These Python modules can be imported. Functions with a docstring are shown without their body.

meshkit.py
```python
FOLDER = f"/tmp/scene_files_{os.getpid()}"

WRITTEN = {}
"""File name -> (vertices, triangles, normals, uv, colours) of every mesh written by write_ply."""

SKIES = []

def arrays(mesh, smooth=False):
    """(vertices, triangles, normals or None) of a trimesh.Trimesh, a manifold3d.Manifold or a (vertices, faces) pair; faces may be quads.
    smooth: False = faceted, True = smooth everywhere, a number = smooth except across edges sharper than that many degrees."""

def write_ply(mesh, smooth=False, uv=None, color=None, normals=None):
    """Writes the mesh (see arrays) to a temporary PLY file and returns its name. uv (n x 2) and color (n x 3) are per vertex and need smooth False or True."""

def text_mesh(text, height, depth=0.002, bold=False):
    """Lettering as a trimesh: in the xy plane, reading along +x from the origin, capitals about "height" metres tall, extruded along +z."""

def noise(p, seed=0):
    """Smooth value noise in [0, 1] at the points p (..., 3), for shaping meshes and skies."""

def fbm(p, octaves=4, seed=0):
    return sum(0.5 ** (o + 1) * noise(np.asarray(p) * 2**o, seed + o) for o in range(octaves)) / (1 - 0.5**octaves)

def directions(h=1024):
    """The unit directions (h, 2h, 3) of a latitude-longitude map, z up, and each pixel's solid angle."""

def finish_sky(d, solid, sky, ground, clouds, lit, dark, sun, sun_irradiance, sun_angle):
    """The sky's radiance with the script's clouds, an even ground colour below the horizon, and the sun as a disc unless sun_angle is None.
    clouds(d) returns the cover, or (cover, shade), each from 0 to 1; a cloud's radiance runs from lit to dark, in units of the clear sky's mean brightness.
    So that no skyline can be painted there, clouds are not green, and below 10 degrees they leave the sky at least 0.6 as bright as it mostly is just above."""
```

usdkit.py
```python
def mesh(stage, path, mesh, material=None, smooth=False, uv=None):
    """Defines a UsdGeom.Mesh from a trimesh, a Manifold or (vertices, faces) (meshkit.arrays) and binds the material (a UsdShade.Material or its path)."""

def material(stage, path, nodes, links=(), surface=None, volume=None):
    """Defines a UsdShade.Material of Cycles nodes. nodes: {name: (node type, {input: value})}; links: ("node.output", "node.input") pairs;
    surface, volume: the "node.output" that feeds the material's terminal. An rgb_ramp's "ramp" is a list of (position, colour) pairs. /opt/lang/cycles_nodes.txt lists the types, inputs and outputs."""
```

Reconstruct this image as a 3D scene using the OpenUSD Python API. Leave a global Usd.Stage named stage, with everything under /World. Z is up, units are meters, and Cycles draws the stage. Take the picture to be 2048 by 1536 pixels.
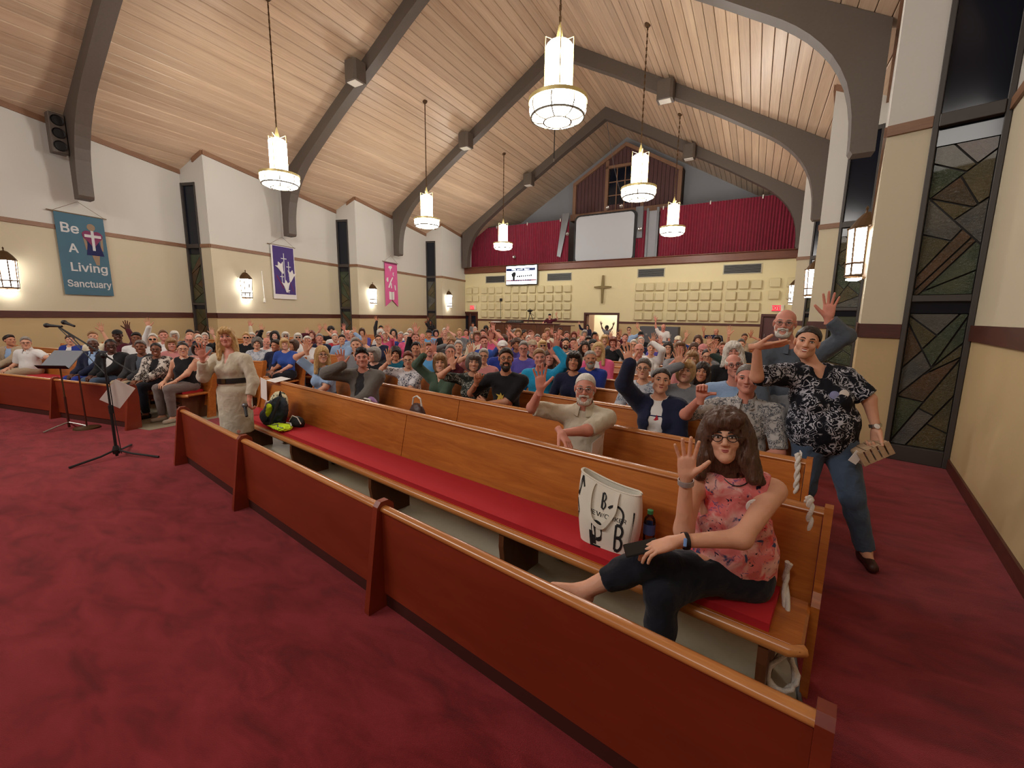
import math, random
import numpy as np, trimesh, manifold3d, shapely.geometry as sg
import usdkit, meshkit
from pxr import Usd, UsdGeom, UsdLux, UsdShade, Gf, Sdf, Vt

stage = Usd.Stage.CreateInMemory()
UsdGeom.SetStageUpAxis(stage, UsdGeom.Tokens.z)
UsdGeom.SetStageMetersPerUnit(stage, 1.0)
UsdGeom.Xform.Define(stage, '/World')
UsdGeom.Scope.Define(stage, '/World/Looks')

# ---------------------------------------------------------------- camera, light, exposure
PITCH, ROLL, YAW = math.radians(9.0637), math.radians(.7715), math.radians(29.1548)
EYE = np.array([0, 0, 1.8])
fw = np.array([-math.sin(YAW)*math.cos(PITCH), math.cos(YAW)*math.cos(PITCH), -math.sin(PITCH)])
_r = np.array([math.cos(YAW), math.sin(YAW), 0]); _u = np.cross(_r, fw)
rt = math.cos(ROLL)*_r + math.sin(ROLL)*_u; up = -math.sin(ROLL)*_r + math.cos(ROLL)*_u
cam = UsdGeom.Camera.Define(stage, '/World/camera')
m = Gf.Matrix4d(*[*rt, 0, *up, 0, *(-fw), 0, *EYE, 1])
cam.AddTransformOp().Set(m)
cam.CreateHorizontalApertureAttr(36.0); cam.CreateVerticalApertureAttr(27.0)
cam.CreateFocalLengthAttr(854.4/2048*36); cam.CreateClippingRangeAttr(Gf.Vec2f(.05, 200))
cam.CreateExposureAttr(0.88)
PEND_GLOW, SCONCE_GLOW = 26.0, 11.0

def lin(r, g, b):
    return tuple(((c/255/12.92) if c <= 10 else ((c/255+.055)/1.055)**2.4) for c in (r, g, b))

dome = UsdLux.DomeLight.Define(stage, '/World/night_sky')
dome.CreateColorAttr(Gf.Vec3f(.10, .13, .22)); dome.CreateIntensityAttr(.05)

def rect_light(name, loc, target, w, h, inten, color=(1, .95, .89)):
    l = UsdLux.RectLight.Define(stage, '/World/' + name)
    l.CreateWidthAttr(w); l.CreateHeightAttr(h); l.CreateIntensityAttr(inten); l.CreateColorAttr(Gf.Vec3f(*color))
    z = np.array(loc, float) - np.array(target, float); z /= np.linalg.norm(z)
    x = np.cross([0, 0, 1], z); x /= np.linalg.norm(x); y = np.cross(z, x)
    l.AddTransformOp().Set(Gf.Matrix4d(*[*x, 0, *y, 0, *z, 0, *loc, 1]))
    return l
# the stage lights of the chancel, behind and to the left of the photographer
rect_light('stage_light', (-9.5, -3.2, 7.2), (-6.5, 9, 1.0), 7.0, 1.6, 8)
rect_light('stage_light_001', (-2.0, -3.4, 7.0), (-3.0, 9, 1.0), 2.5, 1.4, 5)

# ---------------------------------------------------------------- naming and defining
_used = {}
def numbered(name, parent='/World'):
    k = (parent, name); n = _used.get(k, 0); _used[k] = n + 1
    return name if n == 0 else f'{name}_{n:03d}'
def meta(p, label=None, cat=None, group=None, kind=None):
    for k, v in (('label', label), ('category', cat), ('group', group), ('kind', kind)):
        if v: p.SetCustomDataByKey(k, v)
    return p
def path_of(parent):
    return '/World' if parent is None else (parent if isinstance(parent, str) else str(parent.GetPath()))
def obj(name, mesh, mat, parent=None, smooth=False, label=None, cat=None, group=None, kind=None, uv=None):
    pp = path_of(parent)
    if isinstance(mesh, (list, tuple)) and mesh and isinstance(mesh[0], trimesh.Trimesh): mesh = cat_(mesh)
    mm = usdkit.mesh(stage, pp + '/' + numbered(name, pp), mesh, M[mat] if isinstance(mat, str) else mat, smooth=smooth, uv=uv)
    return meta(mm.GetPrim(), label, cat, group, kind)
def thing(name, label=None, cat=None, loc=(0, 0, 0), rz=0, group=None, kind=None, parent=None):
    pp = path_of(parent)
    x = UsdGeom.Xform.Define(stage, pp + '/' + numbered(name, pp))
    if any(loc): x.AddTranslateOp().Set(Gf.Vec3d(*map(float, loc)))
    if rz: x.AddRotateZOp().Set(float(math.degrees(rz)))
    return meta(x.GetPrim(), label, cat, group, kind)
def dup(root, loc, rz=0, label=None, group=None, scale=None):
    was = root.GetCustomData()
    x = UsdGeom.Xform.Define(stage, '/World/' + numbered(root.GetName().rsplit('_0', 1)[0]))
    x.GetPrim().GetReferences().AddInternalReference(root.GetPath())
    x.ClearXformOpOrder()
    x.AddTranslateOp(opSuffix='copy').Set(Gf.Vec3d(*map(float, loc))); x.AddRotateZOp(opSuffix='copy').Set(float(math.degrees(rz)))
    if scale: x.AddScaleOp(opSuffix='copy').Set(Gf.Vec3f(*scale))
    x.GetPrim().SetInstanceable(True)
    return meta(x.GetPrim(), label or was.get('label'), was.get('category'), group or was.get('group'), was.get('kind'))

# ---------------------------------------------------------------- shapes
cat_ = trimesh.util.concatenate
def T3(v, f): return trimesh.Trimesh(np.asarray(v, float), np.asarray(f, int), process=False)
_cp = []
for sx in (-1, 1):
    for sy in (-1, 1):
        for sz in (-1, 1):
            for a in range(3): _cp.append((sx, sy, sz, a))
def _cbox(hx, hy, hz, b):
    return np.array([[sx*(hx-(b if a != 0 else 0)), sy*(hy-(b if a != 1 else 0)), sz*(hz-(b if a != 2 else 0))] for sx, sy, sz, a in _cp])
_h = trimesh.convex.convex_hull(_cbox(1, 1, 1, .2)); _t = _cbox(1, 1, 1, .2)
_map = [int(np.argmin(((_t-v)**2).sum(1))) for v in _h.vertices]
_CF = np.array(_map)[_h.faces]
_BF = trimesh.creation.box((1, 1, 1))
def box(c, s, b=0.0):
    if b <= 0: return T3(_BF.vertices*np.array(s) + np.array(c), _BF.faces)
    b = min(b, min(s)*.45)
    return T3(_cbox(s[0]/2, s[1]/2, s[2]/2, b) + np.array(c), _CF)
def span(x0, x1, y0, y1, z0, z1, b=0.0):
    return box(((x0+x1)/2, (y0+y1)/2, (z0+z1)/2), (abs(x1-x0), abs(y1-y0), abs(z1-z0)), b)
def frame(o, ex, ey, ez=None):
    o, ex, ey = (np.asarray(q, float) for q in (o, ex, ey))
    ex = ex/np.linalg.norm(ex)
    if ez is None: ez = np.cross(ex, ey); ez /= np.linalg.norm(ez); ey = np.cross(ez, ex)
    m = np.eye(4); m[:3, 0], m[:3, 1], m[:3, 2], m[:3, 3] = ex, ey, ez, o
    return m
def moved(mesh, m):
    v = mesh.vertices @ m[:3, :3].T + m[:3, 3]
    f = mesh.faces if np.linalg.det(m[:3, :3]) > 0 else mesh.faces[:, ::-1]
    return T3(v, f)
def rotz(mesh, a, loc=(0, 0, 0)):
    c, s = math.cos(a), math.sin(a)
    return moved(mesh, np.array([[c, -s, 0, loc[0]], [s, c, 0, loc[1]], [0, 0, 1, loc[2]], [0, 0, 0, 1.]]))
def extrude(poly, h):
    p = poly if isinstance(poly, sg.base.BaseGeometry) else sg.Polygon(poly)
    gs = getattr(p, 'geoms', [p])
    return cat_([trimesh.creation.extrude_polygon(g, h, engine='earcut') for g in gs if g.area > 1e-9])
def tube(pts, r, n=8, cap=True):
    pts = np.asarray(pts, float); k = len(pts); r = np.broadcast_to(r, k)
    t = np.gradient(pts, axis=0); t /= np.linalg.norm(t, axis=1, keepdims=True)+1e-12
    a = np.array([0, 0, 1.]) if abs(t[0][2]) < .9 else np.array([1., 0, 0])
    V = []; u = np.cross(t[0], a); u /= np.linalg.norm(u)
    for i in range(k):
        u = u - t[i]*(u@t[i]); u /= np.linalg.norm(u); w = np.cross(t[i], u)
        an = np.linspace(0, 2*np.pi, n, endpoint=False)
        V.append(pts[i] + r[i]*(np.cos(an)[:, None]*u + np.sin(an)[:, None]*w))
    V = np.concatenate(V); F = []
    for i in range(k-1):
        for j in range(n):
            a0, a1, b0, b1 = i*n+j, i*n+(j+1) % n, (i+1)*n+j, (i+1)*n+(j+1) % n
            F += [[a0, a1, b1], [a0, b1, b0]]
    if cap:
        V = np.vstack([V, pts[0], pts[-1]])
        for j in range(n):
            F += [[len(V)-2, (j+1) % n, j], [len(V)-1, (k-1)*n+j, (k-1)*n+(j+1) % n]]
    return T3(V, F)
def lathe(prof, n=32, arc=None, closed=False):
    """prof: (r, z) points from bottom to top on the outside; closed: the profile is a loop"""
    p = np.asarray(prof, float); k = len(p)
    full = arc is None; a = np.linspace(0, 2*np.pi, n, endpoint=False) if full else np.linspace(arc[0], arc[1], n)
    V = np.concatenate([np.c_[p[:, 0]*math.cos(t), p[:, 0]*math.sin(t), p[:, 1]] for t in a]); F = []
    for i in range(n if full else n-1):
        j = (i+1) % n
        for q in range(k if closed else k-1):
            w = (q+1) % k
            F += [[i*k+q, j*k+q, j*k+w], [i*k+q, j*k+w, i*k+w]]
    if not full and closed:
        tri = trimesh.creation.triangulate_polygon(sg.Polygon(p), engine='earcut')[1]
        F += [list(t) for t in tri] + [[(n-1)*k+t[0], (n-1)*k+t[2], (n-1)*k+t[1]] for t in tri]
    return T3(V, F)
def rbox2(w, h, r, n=6):
    return sg.box(-w/2+r, -h/2+r, w/2-r, h/2-r).buffer(r, quad_segs=n)

# ---------------------------------------------------------------- materials
M = {}
def mat(name, nodes, links, surface='p.BSDF'):
    M[name] = usdkit.material(stage, '/World/Looks/' + name, nodes, links, surface=surface); return M[name]
def plain(name, c, rough=.6, metal=0, spec=.5, sheen=0, bump=None, vary=.0, coat=0, emit=None, es=0):
    n = {'p': ('principled_bsdf', {'base_color': c, 'roughness': rough, 'metallic': metal, 'specular_ior_level': spec, 'sheen_weight': sheen, 'coat_weight': coat})}
    L = []
    if emit: n['p'][1]['emission_color'] = emit; n['p'][1]['emission_strength'] = es
    if vary or bump:
        n['tc'] = ('texture_coordinate', {})
        n['n'] = ('noise_texture', {'scale': bump[0] if bump else 6, 'detail': 4, 'roughness': .6}); L.append(('tc.object', 'n.vector'))
    if vary:
        n['mx'] = ('mix', {'color1': tuple(x*(1-vary) for x in c), 'color2': tuple(min(1, x*(1+vary)) for x in c)})
        L += [('n.fac', 'mx.fac'), ('mx.color', 'p.base_color')]
    if bump:
        n['b'] = ('bump', {'strength': bump[1], 'distance': bump[2] if len(bump) > 2 else .01}); L += [('n.fac', 'b.height'), ('b.normal', 'p.normal')]
    return mat(name, n, L)
def glow(name, c, s):
    return mat(name, {'e': ('emission', {'color': c, 'strength': s})}, [], 'e.emission')
def wood(name, c1, c2, stretch=(1, 1, 12), rough=.4, scale=3.0, coat=0.0, rand=.0, streak=.5, coords='object'):
    n = {'tc': ('texture_coordinate', {}), 'geo': ('geometry', {}), 'mp': ('mapping', {'scale': tuple(1/x*1.0 for x in stretch)}),
         'a': ('noise_texture', {'scale': scale*6, 'detail': 6, 'roughness': .65, 'distortion': 1.2}),
         'b': ('noise_texture', {'scale': scale*1.1, 'detail': 3, 'roughness': .5, 'distortion': .8}),
         'ma': ('math', {'math_type': 'multiply', 'value2': streak}), 'mb': ('math', {'math_type': 'multiply_add', 'value2': 1-streak}),
         'rr': ('rgb_ramp', {'ramp': [(0.30, c2), (.5, tuple((x+y)/2 for x, y in zip(c1, c2))), (.68, c1)]}),
         'bp': ('bump', {'strength': .12, 'distance': .004}),
         'p': ('principled_bsdf', {'roughness': rough, 'coat_weight': coat, 'coat_roughness': .15})}
    L = [(('tc.object' if coords == 'object' else 'geo.position'), 'mp.vector'), ('mp.vector', 'a.vector'), ('mp.vector', 'b.vector'), ('a.fac', 'ma.value1'),
         ('b.fac', 'mb.value1'), ('ma.value', 'mb.value3'), ('mb.value', 'rr.fac'), ('a.fac', 'bp.height'), ('bp.normal', 'p.normal')]
    if rand:
        n['oi'] = ('object_info', {}); n['mr'] = ('map_range', {'from_min': 0, 'from_max': 1, 'to_min': 1-rand, 'to_max': 1+rand*.8})
        n['h'] = ('hsv', {}); L += [('oi.random', 'mr.value'), ('mr.result', 'h.value'), ('rr.color', 'h.color'), ('h.color', 'p.base_color')]
    else: L.append(('rr.color', 'p.base_color'))
    return mat(name, n, L)

def carpet(name, c1, c2, c3):
    return mat(name, {'geo': ('geometry', {}), 'f': ('noise_texture', {'scale': 260, 'detail': 3}), 'b': ('noise_texture', {'scale': 2.6, 'detail': 5, 'roughness': .62, 'distortion': .6}),
        's': ('mapping', {'scale': (1, 2.2, 1), 'rotation': (0, 0, .5)}), 'r': ('rgb_ramp', {'ramp': [(.32, c2), (.47, c1), (.62, c3)]}),
        'm': ('mix', {'mix_type': 'multiply', 'fac': .45}), 'r2': ('rgb_ramp', {'ramp': [(.3, (.35, .35, .35)), (.62, (1, 1, 1))]}), 'bp': ('bump', {'strength': .55, 'distance': .012}),
        'p': ('principled_bsdf', {'roughness': .95, 'specular_ior_level': .1, 'sheen_weight': .25, 'sheen_roughness': .5, 'sheen_tint': (1, .55, .55)})},
        [('geo.position', 'f.vector'), ('geo.position', 's.vector'), ('s.vector', 'b.vector'), ('b.fac', 'r.fac'), ('f.fac', 'r2.fac'), ('r.color', 'm.color1'), ('r2.color', 'm.color2'), ('m.color', 'p.base_color'), ('f.fac', 'bp.height'), ('bp.normal', 'p.normal')])
carpet('red_carpet', lin(132, 32, 40), lin(106, 23, 31), lin(148, 43, 51))
plain('vinyl', lin(150, 140, 118), .45, vary=.10, bump=(30, .05))
plain('wall_white', lin(205, 203, 196), .8, vary=.03, bump=(40, .05))
plain('wall_cream', lin(204, 194, 168), .8, vary=.03, bump=(40, .05))
plain('wall_tan', lin(196, 172, 128), .8, vary=.04, bump=(40, .05))
plain('back_cream', lin(226, 214, 170), .8, vary=.02)
plain('gable_gray', lin(150, 152, 158), .85, vary=.05)
plain('beam', lin(92, 82, 74), .55, vary=.12, bump=(18, .15))
plain('dark_gap', lin(58, 40, 30), .9)
wood('plank', lin(216, 192, 164), lin(178, 148, 122), (1, 26, 1), .42, 2.6, rand=.13, coords='geo')
wood('thin_trim', lin(150, 112, 84), lin(120, 84, 60), (6, 6, 1), .5, 4, coords='geo')
wood('dark_trim', lin(92, 44, 32), lin(64, 28, 20), (6, 6, 1), .45, 4, coords='geo')
wood('ledge_wood', lin(122, 72, 50), lin(92, 50, 34), (10, 1, 1), .45, 4, coords='geo')
wood('oak', lin(204, 126, 56), lin(146, 76, 26), (9, 1, 1), .3, 3.2, coat=.25)
wood('oak_edge', lin(206, 140, 78), lin(166, 98, 46), (14, 1, 1), .28, 5, coat=.3)
wood('cherry', lin(140, 56, 32), lin(112, 40, 22), (5, 1, 1), .35, 2.0, coat=.15, streak=.3)
wood('cherry_dark', lin(84, 38, 26), lin(60, 26, 18), (1, 1, 4), .4, 3)
wood('pew_dark', lin(110, 66, 36), lin(76, 42, 22), (1, 1, 5), .45, 3)
plain('toe_dark', lin(64, 26, 20), .6)
plain('cushion_red', lin(178, 22, 34), .85, sheen=.0, bump=(300, .3, .002), vary=.08)
plain('frame_bronze', lin(64, 58, 54), .5, vary=.08)
plain('came', lin(30, 26, 22), .6)
mat('night_glass', {'p': ('principled_bsdf', {'base_color': lin(22, 26, 38), 'roughness': .12, 'specular_ior_level': .4})}, [])
def slab(name, c1, c2):
    mat(name, {'geo': ('geometry', {}), 'n': ('noise_texture', {'scale': 3, 'detail': 3}), 'f': ('noise_texture', {'scale': 38, 'detail': 4, 'roughness': .7, 'distortion': .8}),
        'r': ('rgb_ramp', {'ramp': [(.35, c1), (.65, c2)]}), 'b': ('bump', {'strength': .7, 'distance': .02}), 'p': ('principled_bsdf', {'roughness': .22, 'specular_ior_level': .55, 'coat_weight': .2})},
        [('geo.position', 'n.vector'), ('geo.position', 'f.vector'), ('n.fac', 'r.fac'), ('r.color', 'p.base_color'), ('f.fac', 'b.height'), ('b.normal', 'p.normal')])
slab('slab_olive', lin(66, 64, 38), lin(88, 78, 46)); slab('slab_green', lin(46, 62, 44), lin(72, 80, 54)); slab('slab_brown', lin(88, 62, 36), lin(70, 58, 38)); slab('slab_gray', lin(70, 72, 70), lin(96, 94, 84))
plain('pale_panel', lin(214, 202, 160), .85, vary=.02, bump=(60, .15, .004))
plain('gold_wood', lin(128, 110, 60), .5, vary=.15)
plain('vent_gray', lin(92, 92, 90), .5, metal=.4); plain('vent_dark', lin(40, 40, 40), .7); plain('vent_frame', lin(190, 184, 160), .6)
mat('curtain_red', {'geo': ('geometry', {}), 'n': ('noise_texture', {'scale': 5, 'detail': 3}), 'm': ('mix', {'color1': lin(118, 16, 44), 'color2': lin(150, 24, 56)}), 'p': ('principled_bsdf', {'roughness': .9, 'sheen_weight': .3})},
    [('geo.position', 'n.vector'), ('n.fac', 'm.fac'), ('m.color', 'p.base_color')])
plain('plum_panel', lin(94, 62, 62), .7, vary=.08); wood('loft_frame', lin(160, 122, 96), lin(128, 92, 70), (1, 1, 8), .5, 4, coords='geo')
plain('screen_gray', lin(186, 190, 196), .7); plain('black_matte', lin(22, 22, 24), .6); plain('black_gloss', lin(18, 18, 20), .25)
plain('gray_metal', lin(120, 122, 126), .4, metal=.6); plain('steel', lin(170, 168, 164), .3, metal=.9); plain('bronze_metal', lin(90, 66, 40), .45, metal=.5)
plain('gray_stand', lin(112, 116, 124), .5); plain('white_plastic', lin(226, 222, 212), .5); plain('paper', lin(232, 228, 224), .8)
plain('brass_frame', lin(214, 196, 130), .4, metal=.3); plain('lead_line', lin(92, 84, 66), .6)
glow('pendant_glass', (1, .97, .91), PEND_GLOW); glow('pendant_bowl', (1, .95, .86), PEND_GLOW*.62); glow('sconce_glass', (1, .96, .88), SCONCE_GLOW); glow('sconce_low', (.92, .96, 1), SCONCE_GLOW*.35)
glow('screen_white', (.92, .97, 1), 1.5); plain('ink_blue', lin(28, 50, 110), .6); plain('ink_red', lin(150, 40, 60), .6); plain('ink_dark', lin(20, 24, 34), .7)
glow('hall_light', (1, .95, .82), 3.2); plain('hall_cream', lin(240, 234, 206), .8)
glow('exit_red', lin(235, 40, 60), 1.0); plain('exit_box', lin(224, 216, 196), .6)
# ================================================================ the setting
XC, RZ, SL, KS = -7.85, 12.8, .587, .0354
def roof(x): return RZ - SL*abs(x - XC)
def yb(b, x): return b + KS*(1.6 - x)          # the cross direction of the hall is a hair off square
TH0, TH1, DK0, DK1 = 4.08, 4.20, 1.58, 1.76      # thin rail, dark rail

fl = thing('floor', kind='structure')
obj('carpet', span(-21, 6, -9, 30, -.12, 0), 'red_carpet', fl)
E9, E10 = math.radians(9.5), math.radians(9.8)
dR, nR = np.array([math.cos(E9), -math.sin(E9)]), np.array([math.sin(E9), math.cos(E9)])
dL, nL = np.array([math.cos(E10), math.sin(E10)]), np.array([-math.sin(E10), math.cos(E10)])
def RP(s, t): return dR*s + nR*t
def LP(s, t): return dL*s + nL*t
def sx_R(x, t): return (x - nR[0]*t)/dR[0]
def sx_L(x, t): return (x - nL[0]*t)/dL[0]
PEW_PITCH, NROW = .84, 17
RX0, RX1, LX0, LX1 = -6.12, .30, -16.3, -8.02    # where the pews start and stop across the hall
def ground(pts, name='vinyl_flooring'):
    obj(name, extrude([tuple(p) for p in pts], .004), 'vinyl', fl)
T0, T1 = 1.43, 1.43 + PEW_PITCH*NROW + .4
ground([RP(sx_R(RX0-.02, T0), T0), RP(sx_R(RX1+.05, T0), T0), RP(sx_R(RX1+.05, T1), T1), RP(sx_R(RX0-.02, T1), T1)])
T2 = 4.13; T3_ = T2 + PEW_PITCH*NROW + .4
ground([LP(sx_L(LX0, T2), T2), LP(sx_L(LX1+.12, T2), T2), LP(sx_L(LX1+.12, T3_), T3_), LP(sx_L(LX0, T3_), T3_)])
_a, _b = RP(sx_R(RX1+.05, T0), T0), RP(sx_R(RX1+.05, T1), T1)
obj('edge_strip', tube([(*_a, .006), (*_b, .006)], .012, 6), 'gray_metal', fl)

def wall_strip(p0, p1, z0, z1, side, th=.14, off=0.0):
    """one flat strip of wall from p0 to p1; z1 None: up to the sloping ceiling"""
    p0, p1 = np.array(p0, float), np.array(p1, float); L = np.linalg.norm(p1-p0)
    a = roof(p0[0]) if z1 is None else z1; b = roof(p1[0]) if z1 is None else z1
    ex = np.array([*(p1-p0)/L, 0]); out = np.array([ex[1], -ex[0], 0])*side
    return moved(extrude([(0, z0), (L, z0), (L, b), (0, a)], th), frame(np.array([*p0, 0]) + out*off, ex, (0, 0, 1), out))

def side_wall(name, Is, Os, side, nm):
    """sawtooth wall: long panels from I[k] to O[k+1], returns with a tall window from O[k] to I[k]"""
    w = thing(name, kind='structure')
    tr = thing(f'trim_{nm}', kind='structure'); tk = thing(f'trim_{nm+1}', kind='structure'); bs = thing('baseboard_' + nm_side[nm], kind='structure')
    top = thing(f'trim_{nm+2}', kind='structure')
    for k in range(len(Is)):
        segs = [(Is[k], Os[k+1], 0)] if k+1 < len(Os) else []
        o, i = np.array(Os[k]), np.array(Is[k]); c = i + (o-i)*.40
        segs.append((tuple(c), tuple(i), 1))
        for p0, p1, kind in segs:
            sd = side if True else -side
            obj('lower_panel', wall_strip(p0, p1, 0, DK0, sd), 'wall_tan', w)
            obj('middle_panel', wall_strip(p0, p1, DK1, TH0, sd), 'wall_cream', w)
            obj('upper_panel', wall_strip(p0, p1, TH1, None, sd), 'wall_white', w)
            obj('rail', wall_strip(p0, p1, TH0, TH1, sd, .17, -.03), 'thin_trim', tr)
            obj('rail', wall_strip(p0, p1, DK0, DK1, sd, .17, -.03), 'dark_trim', tk)
            obj('board', wall_strip(p0, p1, 0, .13, sd, .16, -.02), 'dark_trim', bs)
            q0, q1 = np.array(p0), np.array(p1); L = np.linalg.norm(q1-q0); ex = np.array([*(q1-q0)/L, 0]); out = np.array([ex[1], -ex[0], 0])*sd
            a, b = roof(q0[0]), roof(q1[0])
            obj('fascia_board', moved(extrude([(0, a-.13), (L, b-.13), (L, b+.02), (0, a+.02)], .05), frame(np.array([*q0, 0]) - out*.05, ex, (0, 0, 1), out)), 'thin_trim', top)
        # wall above the window
        obj('upper_panel', wall_strip(tuple(o), tuple(c), 6.27, None, side), 'wall_white', w)
    return w
nm_side = {1: 'right', 4: 'left'}
RI = [(1.25, -5.5), (1.25, .95), (1.25, 7.35), (1.25, 13.8), (1.25, 20.35)]
RO = [(2.25, -5.8), (2.25, .65), (2.25, 7.05), (2.25, 13.5), (2.25, 20.05), (2.25, 26.6)]
LI = [(-17.2, -4.55), (-17.2, 1.95), (-17.2, 8.55), (-17.2, 15.1), (-17.2, 21.7)]
LO = [(-18.2, -4.85), (-18.2, 1.65), (-18.2, 8.25), (-18.2, 14.8), (-18.2, 21.4), (-18.2, 28.0)]
side_wall('wall_right', RI, RO, 1, 1)
side_wall('wall_left', LI, LO, -1, 4)

def split_poly(p, rng, n, amin):
    """cuts a panel into leaded pieces with slanting lines"""
    ps = [p]
    for _ in range(n):
        ps.sort(key=lambda q: -q.area); q = ps.pop(0)
        if q.area < amin: ps.append(q); break
        c = q.centroid; an = rng.choice([.75, -.8, .95, -.55, .35, -1.05]) + rng.uniform(-.2, .2)
        ox, oy = c.x + rng.uniform(-.08, .08), c.y + rng.uniform(-.12, .12)
        d = (math.cos(an)*9, math.sin(an)*9)
        half = sg.Polygon([(ox-d[0], oy-d[1]), (ox+d[0], oy+d[1]), (ox+d[0]-d[1], oy+d[1]+d[0]), (ox-d[0]-d[1], oy-d[1]+d[0])])
        for piece in (q.intersection(half), q.difference(half)):
            ps += [g for g in getattr(piece, 'geoms', [piece]) if g.area > 1e-4]
    return ps
def tall_window(n, o, i, side, seed, detail):
    o, i = np.array(o, float), np.array(i, float); c = i + (o-i)*.40; L = np.linalg.norm(c-o)
    w = thing(f'window_{n}', kind='structure')
    ex = np.array([*(c-o)/L, 0]); out = np.array([ex[1], -ex[0], 0])*side; fm = frame([*o, 0], ex, (0, 0, 1), out)
    P = lambda x0, x1, z0, z1, d0, d1, mt, nm, b=.006: obj(nm, moved(span(x0, x1, z0, z1, d0, d1, b), fm), mt, w)
    F = .055
    P(0, F, 0, 6.3, -.03, .12, 'frame_bronze', 'jamb'); P(L-F, L, 0, 6.3, -.03, .12, 'frame_bronze', 'jamb')
    P(F, L-F, 6.2, 6.3, -.02, .12, 'frame_bronze', 'head_bar'); P(F, L-F, 0, .2, -.02, .12, 'frame_bronze', 'sill')
    P(F, L-F, 2.04, 2.12, -.02, .12, 'frame_bronze', 'cross_bar'); P(F, L-F, 4.06, 4.2, -.05, .12, 'frame_bronze', 'cross_bar')
    P(F, L-F, 4.2, 6.2, .05, .07, 'night_glass', 'pane', 0); P(F, L-F, 3.86, 4.06, .04, .07, 'night_glass', 'pane', 0); P(F, L-F, 1.9, 2.04, .04, .07, 'night_glass', 'pane', 0)
    P(F, L-F, .2, 4.06, .085, .12, 'came', 'leading', 0)
    rng = random.Random(seed)
    if not detail: return
    for z0, z1 in ((2.12, 3.86), (.2, 1.9)):
        for q in split_poly(sg.box(F, z0, L-F, z1), rng, detail, .02):
            g = q.buffer(-.009, join_style=2)
            for gg in getattr(g, 'geoms', [g]):
                if gg.area < 3e-4: continue
                d = rng.uniform(.045, .062)
                obj('glass_piece', moved(extrude(gg, .09-d), fm @ trimesh.transformations.translation_matrix((0, 0, d))), rng.choice(['slab_olive', 'slab_olive', 'slab_green', 'slab_brown', 'slab_gray']), w)
for k in range(2, 5):
    tall_window(k-1, RO[k], RI[k], 1, 11+k, (12, 9, 4)[k-2])
    tall_window(k+2, LO[k], LI[k], -1, 21+k, (7, 6, 4)[k-2])
for k, (O, I, s) in enumerate(((RO[0], RI[0], 1), (RO[1], RI[1], 1), (LO[0], LI[0], -1), (LO[1], LI[1], -1))):
    tall_window(7+k, O, I, s, 40+k, 0)

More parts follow.
